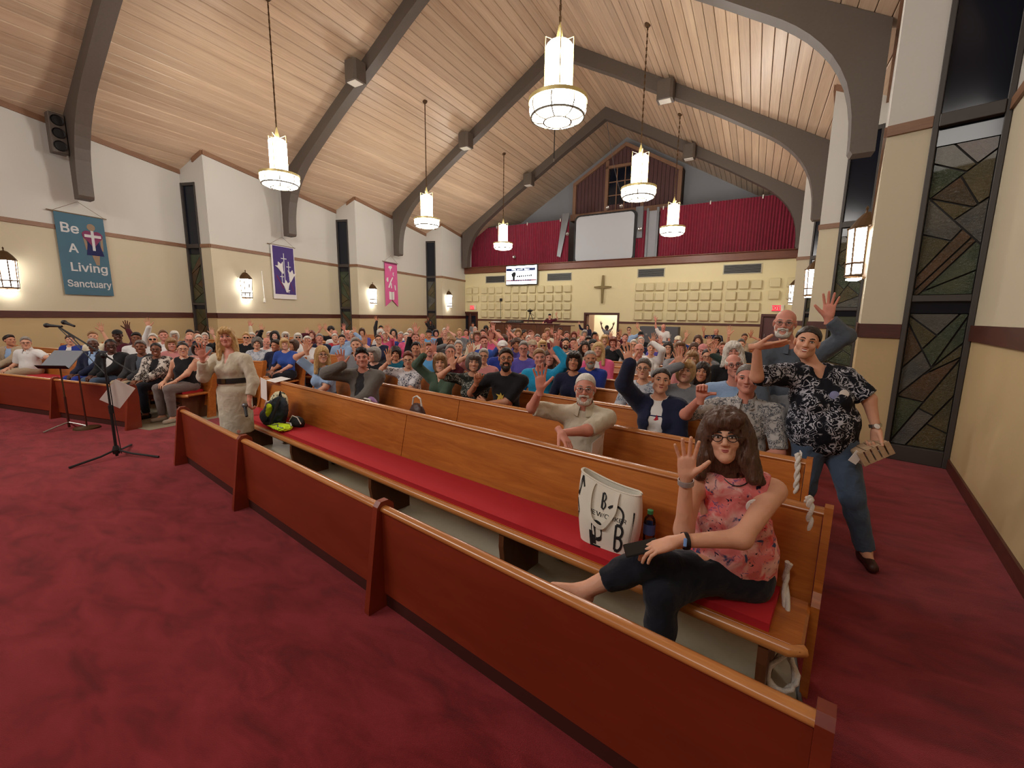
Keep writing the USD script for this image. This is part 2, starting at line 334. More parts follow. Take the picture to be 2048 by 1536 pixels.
# ---------------------------------------------------------------- ceiling: boards along the hall on a dark deck
ce = thing('ceiling', kind='structure')
for sgn in (-1, 1):
    x1 = XC + sgn*10.9
    v = np.array([[XC, -9, RZ+.05], [x1, -9, roof(x1)+.05], [x1, 28.6, roof(x1)+.05], [XC, 28.6, RZ+.05]]); v2 = v + [0, 0, .12]
    q = T3(np.vstack([v, v2]), [[0, 1, 2], [0, 2, 3], [4, 6, 5], [4, 7, 6], [0, 4, 5], [0, 5, 1], [1, 5, 6], [1, 6, 2], [2, 6, 7], [2, 7, 3], [3, 7, 4], [3, 4, 0]])
    obj('deck', q, 'dark_gap', ce)
    cs, sn = 1/math.hypot(1, SL), SL/math.hypot(1, SL); PW = .265
    for k in range(40):
        a, b = k*PW + .004, (k+1)*PW - .007
        for y0, y1 in ((-8.9, yb(4.65, XC)), (yb(4.65, XC), yb(17.3, XC)), (yb(17.3, XC), 28.5)):
            xa, xb = XC+sgn*a, XC+sgn*b; ch = .012
            za, zb = roof(xa), roof(xb); t = .045
            pr = [(xa+sgn*ch*0, za+t), (xa, za+ch), (xa+sgn*ch, za-SL*ch), (xb-sgn*ch, zb+SL*ch), (xb, zb+ch), (xb, zb+t)]
            kx = KS if True else 0
            V = [[px, (y0 if y0 < -8 else y0 + KS*(XC-px)), pz] for px, pz in pr] + [[px, (y1 if y1 > 28 else y1 + KS*(XC-px)), pz] for px, pz in pr]
            F = [[0, 1, 2], [0, 2, 3], [0, 3, 4], [0, 4, 5], [6, 8, 7], [6, 9, 8], [6, 10, 9], [6, 11, 10]]
            for i in range(6): j = (i+1) % 6; F += [[i, 6+i, 6+j], [i, 6+j, j]]
            mm = T3(V, F); mm = mm if sgn < 0 else T3(V, np.array(F)[:, ::-1])
            obj('plank', mm, 'plank', ce)

# ---------------------------------------------------------------- laminated arches
LOW = [(-7.85, 12.2), (-6.6, 11.5), (-5.4, 10.85), (-4.1, 10.08), (-2.9, 9.42), (-1.85, 8.82), (-.7, 8.1), (.2, 7.5), (.62, 7.1), (.95, 6.65), (1.17, 6.15), (1.28, 5.6), (1.31, 5.03)]
LOWS = []
_lx, _lz = np.array(LOW).T
_s = np.r_[0, np.cumsum(np.hypot(np.diff(_lx), np.diff(_lz)))]; _ss = np.linspace(0, _s[-1], 40)
from scipy.interpolate import PchipInterpolator
_lx, _lz = PchipInterpolator(_s, _lx)(_ss), PchipInterpolator(_s, _lz)(_ss)
ARCH_B = (4.65, 11.0, 17.3, 23.65)
AORD = ('nearest', 'second', 'third', 'farthest')
for k, b in enumerate(ARCH_B):
    ar = thing('arch', f'dark gray laminated wood roof arch, {AORD[k]} of the four, rising from wall to ridge', 'arch')
    for s in (1, -1):
        X = lambda x: XC + s*(x - XC)
        ri = [(X(x), z) for x, z in zip(_lx, _lz)]
        ro = [(X(1.70), 4.95), (X(1.70), roof(1.70)-.01), (X(-7.85), RZ-.01)]
        poly = ri + [(X(1.36), 4.95)] + ro
        msh = extrude(sg.Polygon(poly).buffer(0), .34)
        V = msh.vertices; W = np.c_[V[:, 0], np.array([yb(b, x) for x in V[:, 0]]) + (V[:, 2]-.17), V[:, 1]]
        obj('rib', T3(W, msh.faces[:, ::-1]), 'beam', ar)
    for s in (1, -1):
        if k == 0: continue
        bx = XC + s*4.42; bz = roof(bx) - .52; by = yb(b, bx) - .17
        h = thing('light_housing', f'dark box housing on the {"left" if s < 0 else "right"} slope of the {AORD[k]} roof arch', 'light housing', (bx, by-.28, bz))
        obj('housing', extrude(sg.Polygon([(-.27, -.2), (-.18, -.27), (.18, -.27), (.27, -.2), (.27, .2), (-.27, .2)]), .62).apply_translation((0, 0, -.31)), 'beam', h)
        obj('lens', box((0, -.03, -.32), (.4, .34, .03), .01), 'white_plastic', h)
y0 = yb(4.65, -17.4)
h = thing('speaker_column', 'dark box with three round drivers beside the leg of the nearest arch', 'speaker', (-17.35, y0-.36, 6.62))
obj('cabinet', box((0, 0, 0), (.26, .34, 1.05), .02), 'beam', h)
for j in (-1, 0, 1):
    obj('driver', moved(lathe([(.0, 0), (.11, 0), (.135, .025), (.14, 0)], 20), frame((.131, 0, j*.33), (0, 1, 0), (0, 0, 1))), 'black_matte', h)

# ---------------------------------------------------------------- back wall, ledge, curtains, loft
BB = 24.2
def bw(x, z, db=0.0): return np.array([x, yb(BB+db, x), z])
bex = np.array([1, -KS, 0]); bex /= np.linalg.norm(bex); bout = np.array([KS, 1, 0]); bout /= np.linalg.norm(bout)
def bframe(x, z, db=0.0): return frame(bw(x, z, db), bex, (0, 0, 1), bout)
def bbox(x0, x1, z0, z1, d0, d1, b=0.0): return moved(span(0, (x1-x0)/bex[0], 0, z1-z0, d0, d1, b), bframe(x0, z0))
wb = thing('wall_back', kind='structure')
DOORS = [(-18.05, -16.62), (-8.85, -6.72), (.28, 1.62)]
DT = 2.02
xs = [-18.4] + [v for d in DOORS for v in d] + [2.3]
for i in range(0, len(xs), 2):
    obj('lower_panel', bbox(xs[i], xs[i+1], 0, 1.45, 0, .15), 'wall_tan', wb); obj('middle_panel', bbox(xs[i], xs[i+1], 1.45, DT, 0, .15), 'back_cream', wb)
obj('upper_panel', bbox(-18.4, 2.3, DT, 4.62, 0, .15), 'back_cream', wb)
t7 = thing('trim_7', kind='structure')
for i in range(0, len(xs), 2): obj('rail', bbox(xs[i], xs[i+1], 1.45, 1.56, -.03, .05), 'dark_trim', t7)
lg = thing('trim_8', kind='structure')
obj('ledge', bbox(-18.4, 2.3, 4.60, 4.98, -.14, .5, .03), 'ledge_wood', lg); obj('cap', bbox(-18.4, 2.3, 4.98, 5.03, -.17, .5, .015), 'ledge_wood', lg)
gb = thing('wall_gable', kind='structure')
obj('gable', moved(extrude([(-18.6-XC, 4.9), (2.6-XC, 4.9), (2.6-XC, roof(2.6)+.3), (0, RZ+.3), (-18.6-XC, roof(-18.6)+.3)], .15), frame(bw(XC, 0, 3.7), bex, (0, 0, 1), bout)), 'gable_gray', gb)
obj('balcony_floor', bbox(-18.4, 2.3, 4.85, 4.95, .3, 3.9), 'dark_trim', gb)
wv = thing('wall_behind_camera', kind='structure')
obj('panel', span(-21, 6, -9.2, -9, 0, 13), 'wall_cream', wv)

def curtain(x0, x1, z0, z1, label, pts=None):
    n = int((x1-x0)*16); x = np.linspace(x0, x1, n*2+1); f = .045*np.sin(np.arange(n*2+1)*1.45 + .4*np.sin(x*3))
    V, F = [], []
    zt = np.interp(x, *zip(*pts)) if pts else np.full(len(x), z1)
    for k, (d, s) in enumerate(((0, 1), (.02, 1))):
        for xi, fi, zz in zip(x, f, zt):
            V += [bw(xi, z0, 1.0+fi+d), bw(xi, zz, 1.0+fi*.6+d)]
    m_ = len(x)
    for i in range(m_-1):
        a = 2*i; F += [[a, a+2, a+3], [a, a+3, a+1]]; c = 2*m_+a; F += [[c, c+3, c+2], [c, c+1, c+3]]
        F += [[a+1, a+3, c+3], [a+1, c+3, c+1]]
    t = thing('curtain', label, 'curtain')
    obj('cloth', T3(V, F), 'curtain_red', t, smooth=60); 
    obj('rod', tube([bw(x0, z1+.02, 1.02), bw(x1, z1+.02, 1.02)], .02, 6), 'gray_metal', t)
    for xi in np.arange(x0+.15, x1, 2.35): obj('clip', moved(span(-.03, .03, -.12, .06, -.07, -.05), bframe(xi, z1, 1.0)), 'white_plastic', t)
curtain(-18.2, -10.45, 5.03, 7.72, 'long deep red balcony curtain to the left of the projection screen')
curtain(-6.35, -5.72, 5.03, 7.70, 'narrow strip of deep red curtain right beside the projection screen')
curtain(-5.0, 2.2, 5.03, 7.75, 'long deep red balcony curtain on the right end of the balcony')

# loft: a small wooden gabled front under the ridge
lf = thing('loft', 'wooden gabled loft front with dark grooved panels and a paned window', 'loft', kind=None)
LB = 3.25
def lfm(x, z, d=0.0): return bframe(x, z, LB+d)
def lbox(nm, x0, x1, z0, z1, d0, d1, mt, b=.01): return obj(nm, moved(span(0, x1-x0, 0, z1-z0, d0, d1, b), lfm(x0, z0)), mt, lf)
LXA, LXB = -11.05, -4.4
zsh = 10.25
g = sg.Polygon([(LXA-XC, 8.35), (LXB-XC, 8.35), (LXB-XC, zsh), (0.13, 12.2), (LXA-XC, zsh)])
win = sg.box(-8.75-XC, 8.8, -6.66-XC, 11.0)
gr = []
for k in range(28):
    s_ = sg.box(LXA-XC+k*.24+.012, 8.0, LXA-XC+(k+1)*.24-.012, 13).intersection(g).difference(win)
    for q in getattr(s_, 'geoms', [s_]):
        if q.area > .01: obj('panel_board', moved(extrude(q, .05), lfm(XC, 0)), 'plum_panel', lf)
obj('backing', moved(extrude(g.difference(win), .04), lfm(XC, 0, .06)), 'dark_gap', lf)
lbox('sill', LXA-.12, LXB+.12, 8.0, 8.42, -.3, .4, 'loft_frame', .02)
lbox('post', LXA-.06, LXA+.16, 8.4, zsh, -.12, .3, 'loft_frame'); lbox('post', LXB-.16, LXB+.06, 8.4, zsh, -.12, .3, 'loft_frame')
lbox('post', -8.95, -8.74, 8.4, 11.45, -.1, .1, 'loft_frame'); lbox('post', -6.67, -6.46, 8.4, 11.35, -.1, .1, 'loft_frame')
lbox('head_rail', -8.95, -6.46, 10.95, 11.12, -.1, .1, 'loft_frame')
for xa, za, xb, zb in ((LXA-.06, zsh, XC+.13, 12.2), (XC+.13, 12.2, LXB+.06, zsh)):
    L = math.hypot(xb-xa, zb-za); an = math.atan2(zb-za, xb-xa)
    q = sg.Polygon([(xa-XC, za-.1), (xb-XC, zb-.1), (xb-XC, zb+.12), (xa-XC, za+.12)])
    obj('rafter', moved(extrude(q, .42), lfm(XC, 0, -.14)), 'loft_frame', lf)
obj('side_board', moved(span(0, .05, 0, 1.9, -.1, .6), lfm(LXB+.06, 8.4)), 'dark_gap', lf)
for c in range(4):
    for r in range(3):
        x0 = -8.74 + c*.5175; z0 = 8.55 + r*.8
        lbox('pane', x0+.05, x0+.47, z0+.04, z0+.76, .02, .04, 'night_glass', 0)
    if c: lbox('mullion', -8.74+c*.5175-.03, -8.74+c*.5175+.03, 8.42, 10.95, -.02, .05, 'loft_frame', .005)
for r in (1, 2): lbox('muntin', -8.74, -6.67, 8.55+r*.8-.03, 8.55+r*.8+.03, -.015, .05, 'loft_frame', .005)

# projection screen with its frame and spot lamps
ps = thing('projection_screen', 'large pale gray projection screen with rounded corners above the ledge', 'projection screen')
fm = bframe(-8.1, 6.38, .72)
obj('screen_face', moved(extrude(rbox2(3.5, 2.62, .26), .03), fm), 'screen_gray', ps)
obj('bezel', moved(extrude(rbox2(3.74, 2.8, .3), .05), fm @ trimesh.transformations.translation_matrix((0, 0, .035))), 'black_matte', ps)
for x, w, lab in ((-10.55, .7, 'gray board standing to the left of the projection screen'), (-6.12, .42, 'gray post standing to the right of the projection screen'), (-5.38, .55, 'gray pair of posts between the two right curtains')):
    t = thing('post_board', lab, 'post', tuple(bw(x, 5.03, .86)))
    if x < -10:
        obj('board', moved(extrude([(-.6, .5), (-.35, .42), (.2, 3.0), (-.28, 3.0)], .06), frame((0, 0, 0), bex, (0, 0, 1), bout)), 'gray_metal', t)
    elif x < -6: obj('post', moved(span(-w/2, w/2, 1.2, 2.9, 0, .1), frame((0, 0, 0), bex, (0, 0, 1), bout)), 'gray_metal', t)
    else:
        for s in (-1, 1): obj('post', moved(span(s*w/2-.06, s*w/2+.06, .0, 2.75, 0, .1), frame((0, 0, 0), bex, (0, 0, 1), bout)), 'gray_metal', t)
        obj('web', moved(span(-w/2, w/2, .1, 2.6, .06, .1), frame((0, 0, 0), bex, (0, 0, 1), bout)), 'gable_gray', t)
for x, z, lab in ((-10.35, 6.75, 'small chrome spot lamp at the left edge of the projection screen'), (-5.98, 6.65, 'small chrome spot lamp at the right edge of the projection screen'), (-14.1, 5.62, 'small round chrome lamp on the curtain above the television'), (-7.9, 7.98, 'small chrome lamp on the loft sill, left of a pair'), (-7.1, 7.98, 'small chrome lamp on the loft sill, right of a pair')):
    t = thing('spot_lamp', lab, 'spot lamp', tuple(bw(x, z, .62)))
    obj('lamp_body', moved(lathe([(0, -.06), (.07, -.05), (.11, .05), (.1, .06), (0, .02)], 16), frame((0, 0, 0), (1, 0, 0), (0, 0, 1))), 'steel', t); obj('bracket', box((0, .12, 0), (.04, .2, .04)), 'black_matte', t)

# back wall fittings
t = thing('television', 'flat television above the back wall showing a raised fist and blue banner', 'television', tuple(bw(-13.1, 4.36, -.22)), -KS)
obj('casing', box((0, .03, 0), (2.32, .07, 1.24), .015), 'black_gloss', t)
scr = obj('screen', box((0, -.012, 0), (2.22, .01, 1.14)), 'screen_white', t)
obj('banner', span(-1.1, 1.0, -.022, -.018, .27, .41), 'ink_blue', scr)
for x, w in ((-.55, .32), (-.1, .4), (.4, .36)): obj('heading_word', span(x-w/2, x+w/2, -.026, -.022, .31, .37), 'screen_white', scr)
obj('red_line', span(-1.1, 1.1, -.022, -.018, -.36, -.30), 'ink_red', scr)
for k in range(9): obj('letter', span(-.72+k*.17, -.65+k*.17, -.026, -.022, -.37, -.29), 'ink_blue', scr)
fist = [sg.box(-.07, -.3, .07, -.05), sg.Polygon([(-.12, -.08), (.1, -.1), (.16, .08), (.1, .2), (-.04, .17), (-.15, .08)]), sg.box(-.16, .02, -.1, .1)]
for q in fist: obj('fist_icon', moved(extrude(q, .004), frame((-.55, -.018, 0), (1, 0, 0), (0, 0, 1))), 'ink_dark', scr)
for k in range(8): obj('letter', span(-.3+k*.14, -.22+k*.14, -.022, -.018, -.13+.006*k, -.04+.006*k), 'ink_dark', scr)
obj('mount', box((0, .14, .0), (.3, .16, .3)), 'black_matte', t)
t = thing('wall_cross', 'tall tan wooden cross on the back wall above the open door', 'cross', tuple(bw(-7.76, 3.5, -.05)), -KS)
obj('upright', moved(extrude([(-.045, -.92), (.045, -.92), (.085, .0), (.05, .66), (-.05, .66), (-.085, 0)], .07), frame((0, 0, 0), (1, 0, 0), (0, 0, 1))), 'gold_wood', t)
obj('arm', moved(extrude([(-.5, -.035), (0, -.075), (.5, -.035), (.5, .04), (0, .08), (-.5, .04)], .08), frame((0, 0, 0), (1, 0, 0), (0, 0, 1))), 'gold_wood', t)
VENT = [(-15.2, 4.17, 1.45), (-10.55, 4.17, 1.55), (-5.1, 4.2, 1.35), (-.73, 4.22, 1.6)]
for k, (x, z, w) in enumerate(VENT):
    t = thing('air_vent', f'dark louvered air vent high on the back wall, {("leftmost", "second from the left", "second from the right", "rightmost")[k]}', 'vent', tuple(bw(x, z, -.01)), -KS)
    obj('vent_frame', cat_([box((0, 0, s*.22), (w+.1, .04, .04)) for s in (-1, 1)] + [box((s*(w/2+.03), 0, 0), (.04, .04, .48)) for s in (-1, 1)]), 'vent_frame', t)
    obj('backing', box((0, .012, 0), (w, .02, .42)), 'vent_dark', t)
    for j in range(7): obj('louver', box((0, -.006, -.17+j*.057), (w, .022, .03)), 'vent_gray', t)
# acoustic tiles
tile0 = None
NTH = 'first second third fourth fifth sixth seventh eighth ninth tenth eleventh'.split(); RWS = ('top', 'second', 'third', 'bottom')
def tiles(xs_, zs_, grp, lab):
    global tile0
    for x in xs_:
        for z in zs_:
            lab_ = f'{lab}, {NTH[list(xs_).index(x)]} from the left in the {RWS[list(zs_).index(z)]} row' if len(xs_) > 2 else f'{lab}, {("upper", "lower")[list(zs_).index(z)]} {("left", "right")[list(xs_).index(x)]} one'
            if tile0 is None:
                tile0 = thing('acoustic_panel', lab_, 'acoustic panel', tuple(bw(x, z, -.075)), -KS, grp)
                obj('panel', box((0, 0, 0), (.45, .11, .42), .03), 'pale_panel', tile0)
            else: dup(tile0, tuple(bw(x, z, -.075)), -KS, lab_, grp)
zz = [3.46, 2.93, 2.4, 1.88]
tiles([-16.05+k*.605 + (k > 2)*.06 for k in range(11)], zz, 'left block of acoustic panels', 'acoustic panel of the left block')
tiles([-5.63+k*.535 + (k > 2)*.13 + (k > 7)*.1 for k in range(11)], zz, 'right block of acoustic panels', 'acoustic panel of the right block')
tiles([-17.3, -16.75], zz[:2], 'four acoustic panels by the left corner', 'acoustic panel in the group of four at the left corner')
tiles([.72, 1.42], [3.52, 2.95], 'four acoustic panels by the right corner', 'acoustic panel in the group of four at the right corner')

# doors
def door(n, x0, x1, kind):
    d = thing(f'door_{n}', kind='structure'); f = .11
    B = lambda nm, a, b, z0, z1, d0, d1, mt, be=.008: obj(nm, bbox(a, b, z0, z1, d0, d1, be), mt, d)
    B('jamb', x0, x0+f, 0, DT, -.04, .18, 'cherry_dark'); B('jamb', x1-f, x1, 0, DT, -.04, .18, 'cherry_dark'); B('head', x0, x1, DT-.1, DT+.03, -.05, .18, 'cherry_dark')
    if kind == 'glass':
        for a, b in ((x0+f, (x0+x1)/2-.01), ((x0+x1)/2+.01, x1-f)):
            B('stile', a, a+.12, 0, DT-.1, .03, .08, 'cherry_dark'); B('stile', b-.12, b, 0, DT-.1, .03, .08, 'cherry_dark'); B('rail', a+.12, b-.12, 0, .5, .03, .08, 'cherry_dark'); B('rail', a+.12, b-.12, DT-.25, DT-.1, .03, .08, 'cherry_dark')
            B('pane', a+.12, b-.12, .5, DT-.25, .05, .06, 'night_glass', 0)
            B('handle', a+.03, a+.06, .8, 1.9, -.02, .0, 'steel')
    elif kind == 'closed':
        B('leaf', x0+f, x1-f, 0, DT-.1, .05, .1, 'plum_panel'); B('handle', x0+f+.08, x0+f+.12, .95, 1.1, .0, .05, 'steel')
    else:
        obj('leaf', bbox(x0+f, x0+f+.16, 0, DT-.1, .1, 1.0), 'loft_frame', d)
door(1, *DOORS[0], 'glass'); door(2, *DOORS[1], 'open'); door(3, *DOORS[2], 'closed')
hv = thing('wall_vestibule', kind='structure')
for a, b, z0, z1, d0, d1 in ((-9.6, -5.9, 0, 2.6, 2.6, 2.7), (-9.7, -9.6, 0, 2.6, .15, 2.7), (-5.9, -5.8, 0, 2.6, .15, 2.7), (-9.7, -5.8, 2.6, 2.7, .15, 2.7)):
    obj('panel', bbox(a, b, z0, z1, d0, d1), 'hall_cream', hv)
t = thing('ceiling_light', 'bright ceiling light in the lobby beyond the open door', 'light', tuple(bw(-7.75, 2.58, 1.4)), -KS)
obj('diffuser', box((0, 0, 0), (2.4, 1.6, .02)), 'hall_light', t)
def lettering(text, h, bold=True, depth=.004, wide=1.0):
    m_ = meshkit.text_mesh(text, h, depth, bold); m_.apply_translation((-m_.bounds[:, 0].mean(), -h/2, 0)); m_.apply_scale((wide, 1, 1)); return m_
for x, z, lab in ((-17.0, 2.33, 'lit red EXIT sign over the glazed left door'), (.93, 2.33, 'lit red EXIT sign over the right door')):
    t = thing('exit_sign', lab, 'exit sign', tuple(bw(x, z, -.05)), -KS)
    obj('housing', box((0, 0, 0), (.52, .07, .3), .01), 'exit_box', t); obj('face', box((-.06, -.037, 0), (.36, .006, .26)), 'exit_red', t)
    obj('lettering', moved(lettering('EXIT', .15, wide=.8), frame((-.06, -.0405, 0), (1, 0, 0), (0, 0, 1))), 'exit_box', t)
# ================================================================ lamps
def pendant(x, y, lab, ztop=None, zr=5.55):
    p = thing('pendant_lamp', lab, 'pendant lamp', (x, y, zr), group=None)
    zt = roof(x) - zr
    obj('ceiling_rose', lathe([(0, zt-.09), (.05, zt-.08), (.1, zt-.02), (.1, zt+.02), (0, zt+.02)], 16), 'bronze_metal', p)
    n = int((zt - 1.36)/.09)
    ch = [box((0, 0, 1.34 + (k+.5)*.09), (.045, .014, .1) if k % 2 else (.014, .045, .1), .004) for k in range(n)]
    obj('chain', ch, 'bronze_metal', p)
    obj('hub', lathe([(0, 1.08), (.05, 1.08), (.085, 1.13), (.06, 1.2), (.03, 1.34), (.012, 1.42), (0, 1.42)], 16), 'brass_frame', p)
    for k in range(4):
        a = k*math.pi/2 + .5; c, s = math.cos(a), math.sin(a)
        obj('frame_rod', tube([(.05*c, .05*s, 1.13), (.25*c, .25*s, 1.2), (.25*c, .25*s, .2)], .011, 6), 'brass_frame', p)
    obj('upper_shade', lathe([(.235, .17), (.235, 1.04), (.2, 1.08), (.04, 1.1)], 28), 'pendant_glass', p, smooth=40)
    obj('rim', lathe([(.47, .10), (.53, .11), (.535, .17), (.49, .18), (.24, .18), (.24, .165), (.46, .16)], 40, closed=True), 'brass_frame', p, smooth=30)
    bowl = [(.51, .10), (.515, -.02), (.47, -.13), (.38, -.175), (.25, -.195), (0, -.2)]
    obj('bowl', lathe(bowl[::-1], 40), 'pendant_bowl', p, smooth=50)
    R = lambda r, z, t: obj('ring', lathe([(r-t, z-t), (r+t, z-t), (r+t, z+t), (r-t, z+t)], 40, closed=True), 'lead_line', p)
    R(.478, -.125, .013); R(.25, -.198, .011)
    for k in range(8):
        a = k*math.pi/4 + .2; c, s = math.cos(a), math.sin(a)
        obj('rib', tube([(r*1.01*c, r*1.01*s, z-.004) for r, z in bowl[:5]], .010, 5), 'lead_line', p)
    return p
ORD = ('nearest', 'middle', 'farthest')
for k, y in enumerate((8.1, 14.5, 20.75)): pendant(-12.25, y, f'glowing glass pendant lamp on a chain, {ORD[k]} of the three on the left', zr=(5.55, 5.57, 5.53)[k])
for k, y in enumerate((7.75, 14.0, 20.3)): pendant(-3.45, y, f'glowing glass pendant lamp on a chain, {ORD[k]} of the three on the right', zr=(5.5, 5.57, 5.53)[k])

def sconce(x, y, z, side, lab):
    """half lantern on the wall; side: +1 the right wall, -1 the left"""
    dx = -side
    s = thing('wall_sconce', lab, 'wall sconce', (x, y, z), math.pi/2 if side > 0 else -math.pi/2)
    # local: wall at +y behind... lantern bulges to -y... rotated so that local +y faces the room
    H = .36
    hexa = [(.21*math.cos(a), .21*math.sin(a)) for a in np.linspace(0, math.pi, 5)]
    def pan(r0, r1, z0, z1, mt, nm):
        for i in range(4):
            (a, b), (c, d) = hexa[i], hexa[i+1]
            q0, q1 = np.array([a, b+.08]), np.array([c, d+.08]); e = q1-q0; q0 = q0 + e*.06; q1 = q1 - e*.06
            V = [[*q0*r0, z0], [*q1*r0, z0], [*q1*r1, z1], [*q0*r1, z1]]; V += [[v[0]*.93, v[1]*.93, v[2]] for v in V]
            obj(nm, T3(V, [[0, 1, 2], [0, 2, 3], [4, 6, 5], [4, 7, 6], [0, 4, 5], [0, 5, 1], [1, 5, 6], [1, 6, 2], [2, 6, 7], [2, 7, 3], [3, 7, 4], [3, 4, 0]]), mt, s)
    pan(.92, 1.0, -.16, H, 'sconce_glass', 'glass_pane'); pan(.9, .92, -.34, -.19, 'sconce_low', 'glass_pane')
    for a, b in hexa:
        obj('corner_bar', tube([(a*.9, (b+.08)*.9, -.36), (a*1.0, (b+.08)*1.0, H)], .012, 5), 'bronze_metal', s)
    for z0, r in ((-.175, .94), (-.36, .93), (H, 1.03)):
        obj('band', tube([(a*r, (b+.08)*r, z0) for a, b in hexa], .016, 5), 'bronze_metal', s)
    obj('base_light', extrude(sg.Polygon([(a*.85, (b+.08)*.85) for a, b in hexa] + [(-.17, .03), (.17, .03)][:0]), .03).apply_translation((0, 0, -.43)), 'sconce_glass', s)
    dome_ = lathe([(0, .24), (.08, .21), (.16, .12), (.235, 0), (0, 0)][::-1], 9, arc=(0, math.pi)).apply_translation((0, .05, H+.01))
    obj('roof_cap', dome_, 'bronze_metal', s)
    obj('finial', lathe([(0, 0), (.02, .01), (.012, .05), (.022, .08), (0, .12)], 10).apply_translation((0, .09, H+.22)), 'bronze_metal', s)
    obj('back_plate', box((0, .0, 0), (.34, .03, .8), .01), 'bronze_metal', s)
    obj('arm', box((0, .05, -.39), (.05, .1, .03)), 'bronze_metal', s)
def wallx(side, y):
    I, O = (RI, RO) if side > 0 else (LI, LO)
    for k in range(len(I)):
        if k+1 < len(O) and I[k][1] <= y <= O[k+1][1]:
            f = (y-I[k][1])/(O[k+1][1]-I[k][1]); return I[k][0] + f*(O[k+1][0]-I[k][0])
for k, y in enumerate((3.6, 9.75, 16.1, 22.4)):
    sconce(wallx(-1, y)+.01, y, 2.72, -1, f'lit lantern sconce on the left wall, {("nearest the chancel", "beside the purple banner", "beside the pink banner", "nearest the back corner")[k]}')
for k, y in enumerate((8.75, 15.1, 21.65)):
    sconce(wallx(1, y)-.01, y, 2.86, 1, f'lit lantern sconce on the right wall, {ORD[k]} of the three')

# ================================================================ banners on the left wall
plain('banner_blue', lin(74, 110, 128), .85, vary=.06); plain('banner_purple', lin(74, 56, 122), .85, vary=.06); plain('banner_pink', lin(214, 96, 152), .85, vary=.10)
plain('cloth_white', lin(226, 224, 222), .85); plain('banner_rose', lin(126, 52, 92), .8); plain('banner_navy', lin(26, 30, 84), .8); plain('banner_tan', lin(150, 128, 106), .8); plain('silver_cloth', lin(198, 200, 202), .6); plain('banner_plum', lin(122, 40, 84), .8)
wood('rod_wood', lin(140, 120, 96), lin(100, 84, 66), (6, 1, 1), .5)
def banner(y, label, mt, poly, z=4.58):
    x = wallx(-1, y) + .05; yaw = math.atan2(-1.0, 6.35)     # the panel it hangs on is turned a little
    # local frame: x along the wall (towards the back of the hall), y up, z into the room
    ex = np.array([math.sin(yaw), math.cos(yaw), 0]); fm_ = frame((x, y, z), ex, (0, 0, 1), np.array([ex[1], -ex[0], 0]))
    b = thing('banner', label, 'banner')
    obj('cloth', moved(extrude(poly, .012), fm_), mt, b)
    obj('rod', moved(tube([(-.72, .0, .01), (.66, 0, .01)], .016, 8), fm_), 'rod_wood', b)
    obj('cord', moved(tube([(-.6, 0, .02), (0, .36, .02), (.6, 0, .02)], .006, 5), fm_), 'rod_wood', b)
    return b, lambda nm, shp, m_, h=.006, z0=.012: obj(nm, moved(extrude(shp, h), fm_ @ trimesh.transformations.translation_matrix((0, 0, z0))), m_, b), fm_
b, put, fm_ = banner(5.28, 'blue cloth banner reading Be A Living Sanctuary on the left wall', 'banner_blue', sg.Polygon([(-.57, 0), (.57, 0), (.6, -2.33), (-.57, -2.33)]))
for tx, x, z, h in (('Be', -.26, -.42, .26), ('A', -.24, -.98, .24), ('Living', .08, -1.52, .235), ('Sanctuary', .04, -2.0, .19)):
    lt = lettering(tx, h, True, .006); w_ = lt.extents[0]
    if w_ > 1.05: lt.apply_scale((1.05/w_, 1, 1))
    obj('lettering', moved(lt, fm_ @ trimesh.transformations.translation_matrix((x, z, .012))), 'silver_cloth', b)
put('figure_head', sg.Point(.24, -.32).buffer(.1), 'banner_tan'); put('figure_legs', sg.Polygon([(.14, -1.0), (.38, -1.0), (.34, -1.42), (.26, -1.42)]), 'banner_tan'); put('figure_arms', sg.Polygon([(.0, -.5), (.06, -.48), (.12, -.95), (.06, -1.0)]).union(sg.Polygon([(.5, -.5), (.44, -.48), (.42, -.95), (.48, -1.0)])), 'banner_tan', .004)
put('figure_skirt', sg.Polygon([(.12, -.72), (.38, -.72), (.48, -1.14), (.06, -1.14)]), 'banner_navy', .006, .018)
put('figure_heart', sg.Point(.13, -.56).buffer(.13).union(sg.Point(.36, -.56).buffer(.13)).union(sg.Polygon([(.01, -.6), (.48, -.6), (.25, -.92)])), 'banner_rose', .006, .024)
put('cross', sg.box(.21, -1.0, .28, -.42).union(sg.box(.05, -.62, .45, -.54)), 'silver_cloth', .006, .03)
b, put, fm_ = banner(11.55, 'purple cloth banner with three crosses and three white lilies', 'cloth_white', sg.box(-.58, -2.2, .58, 0))
put('field', sg.box(-.5, -2.0, .54, -.04), 'banner_purple')
for x, z0, z1, w_ in ((.02, -.3, -1.5, .14), (.24, -.62, -1.25, .11), (-.12, -1.05, -1.55, .09)):
    put('cross', sg.box(x-.02, z1, x+.02, z0).union(sg.box(x-w_, z0-.24, x+w_, z0-.20)), 'silver_cloth', .006, .018)
for x, z, a in ((-.2, -.85, .45), (.36, -1.15, -.25), (.06, -1.6, .1)):
    q = sg.Polygon([(-.22, .12), (-.08, .06), (0, .2), (.08, .06), (.22, .12), (.12, -.05), (.02, -.32), (-.04, -.32), (-.12, -.05)])
    import shapely.affinity as sa
    put('lily', sa.translate(sa.rotate(q, math.degrees(a), origin=(0, 0)), x, z), 'cloth_white', .03, .018)
for p_ in ([(-.4, -1.25), (-.36, -1.22), (-.05, -1.75), (-.1, -1.75)], [(.3, -1.5), (.26, -1.45), (.42, -1.85), (.45, -1.85)]): put('leaf', sg.Polygon(p_), 'banner_plum', .006, .018)
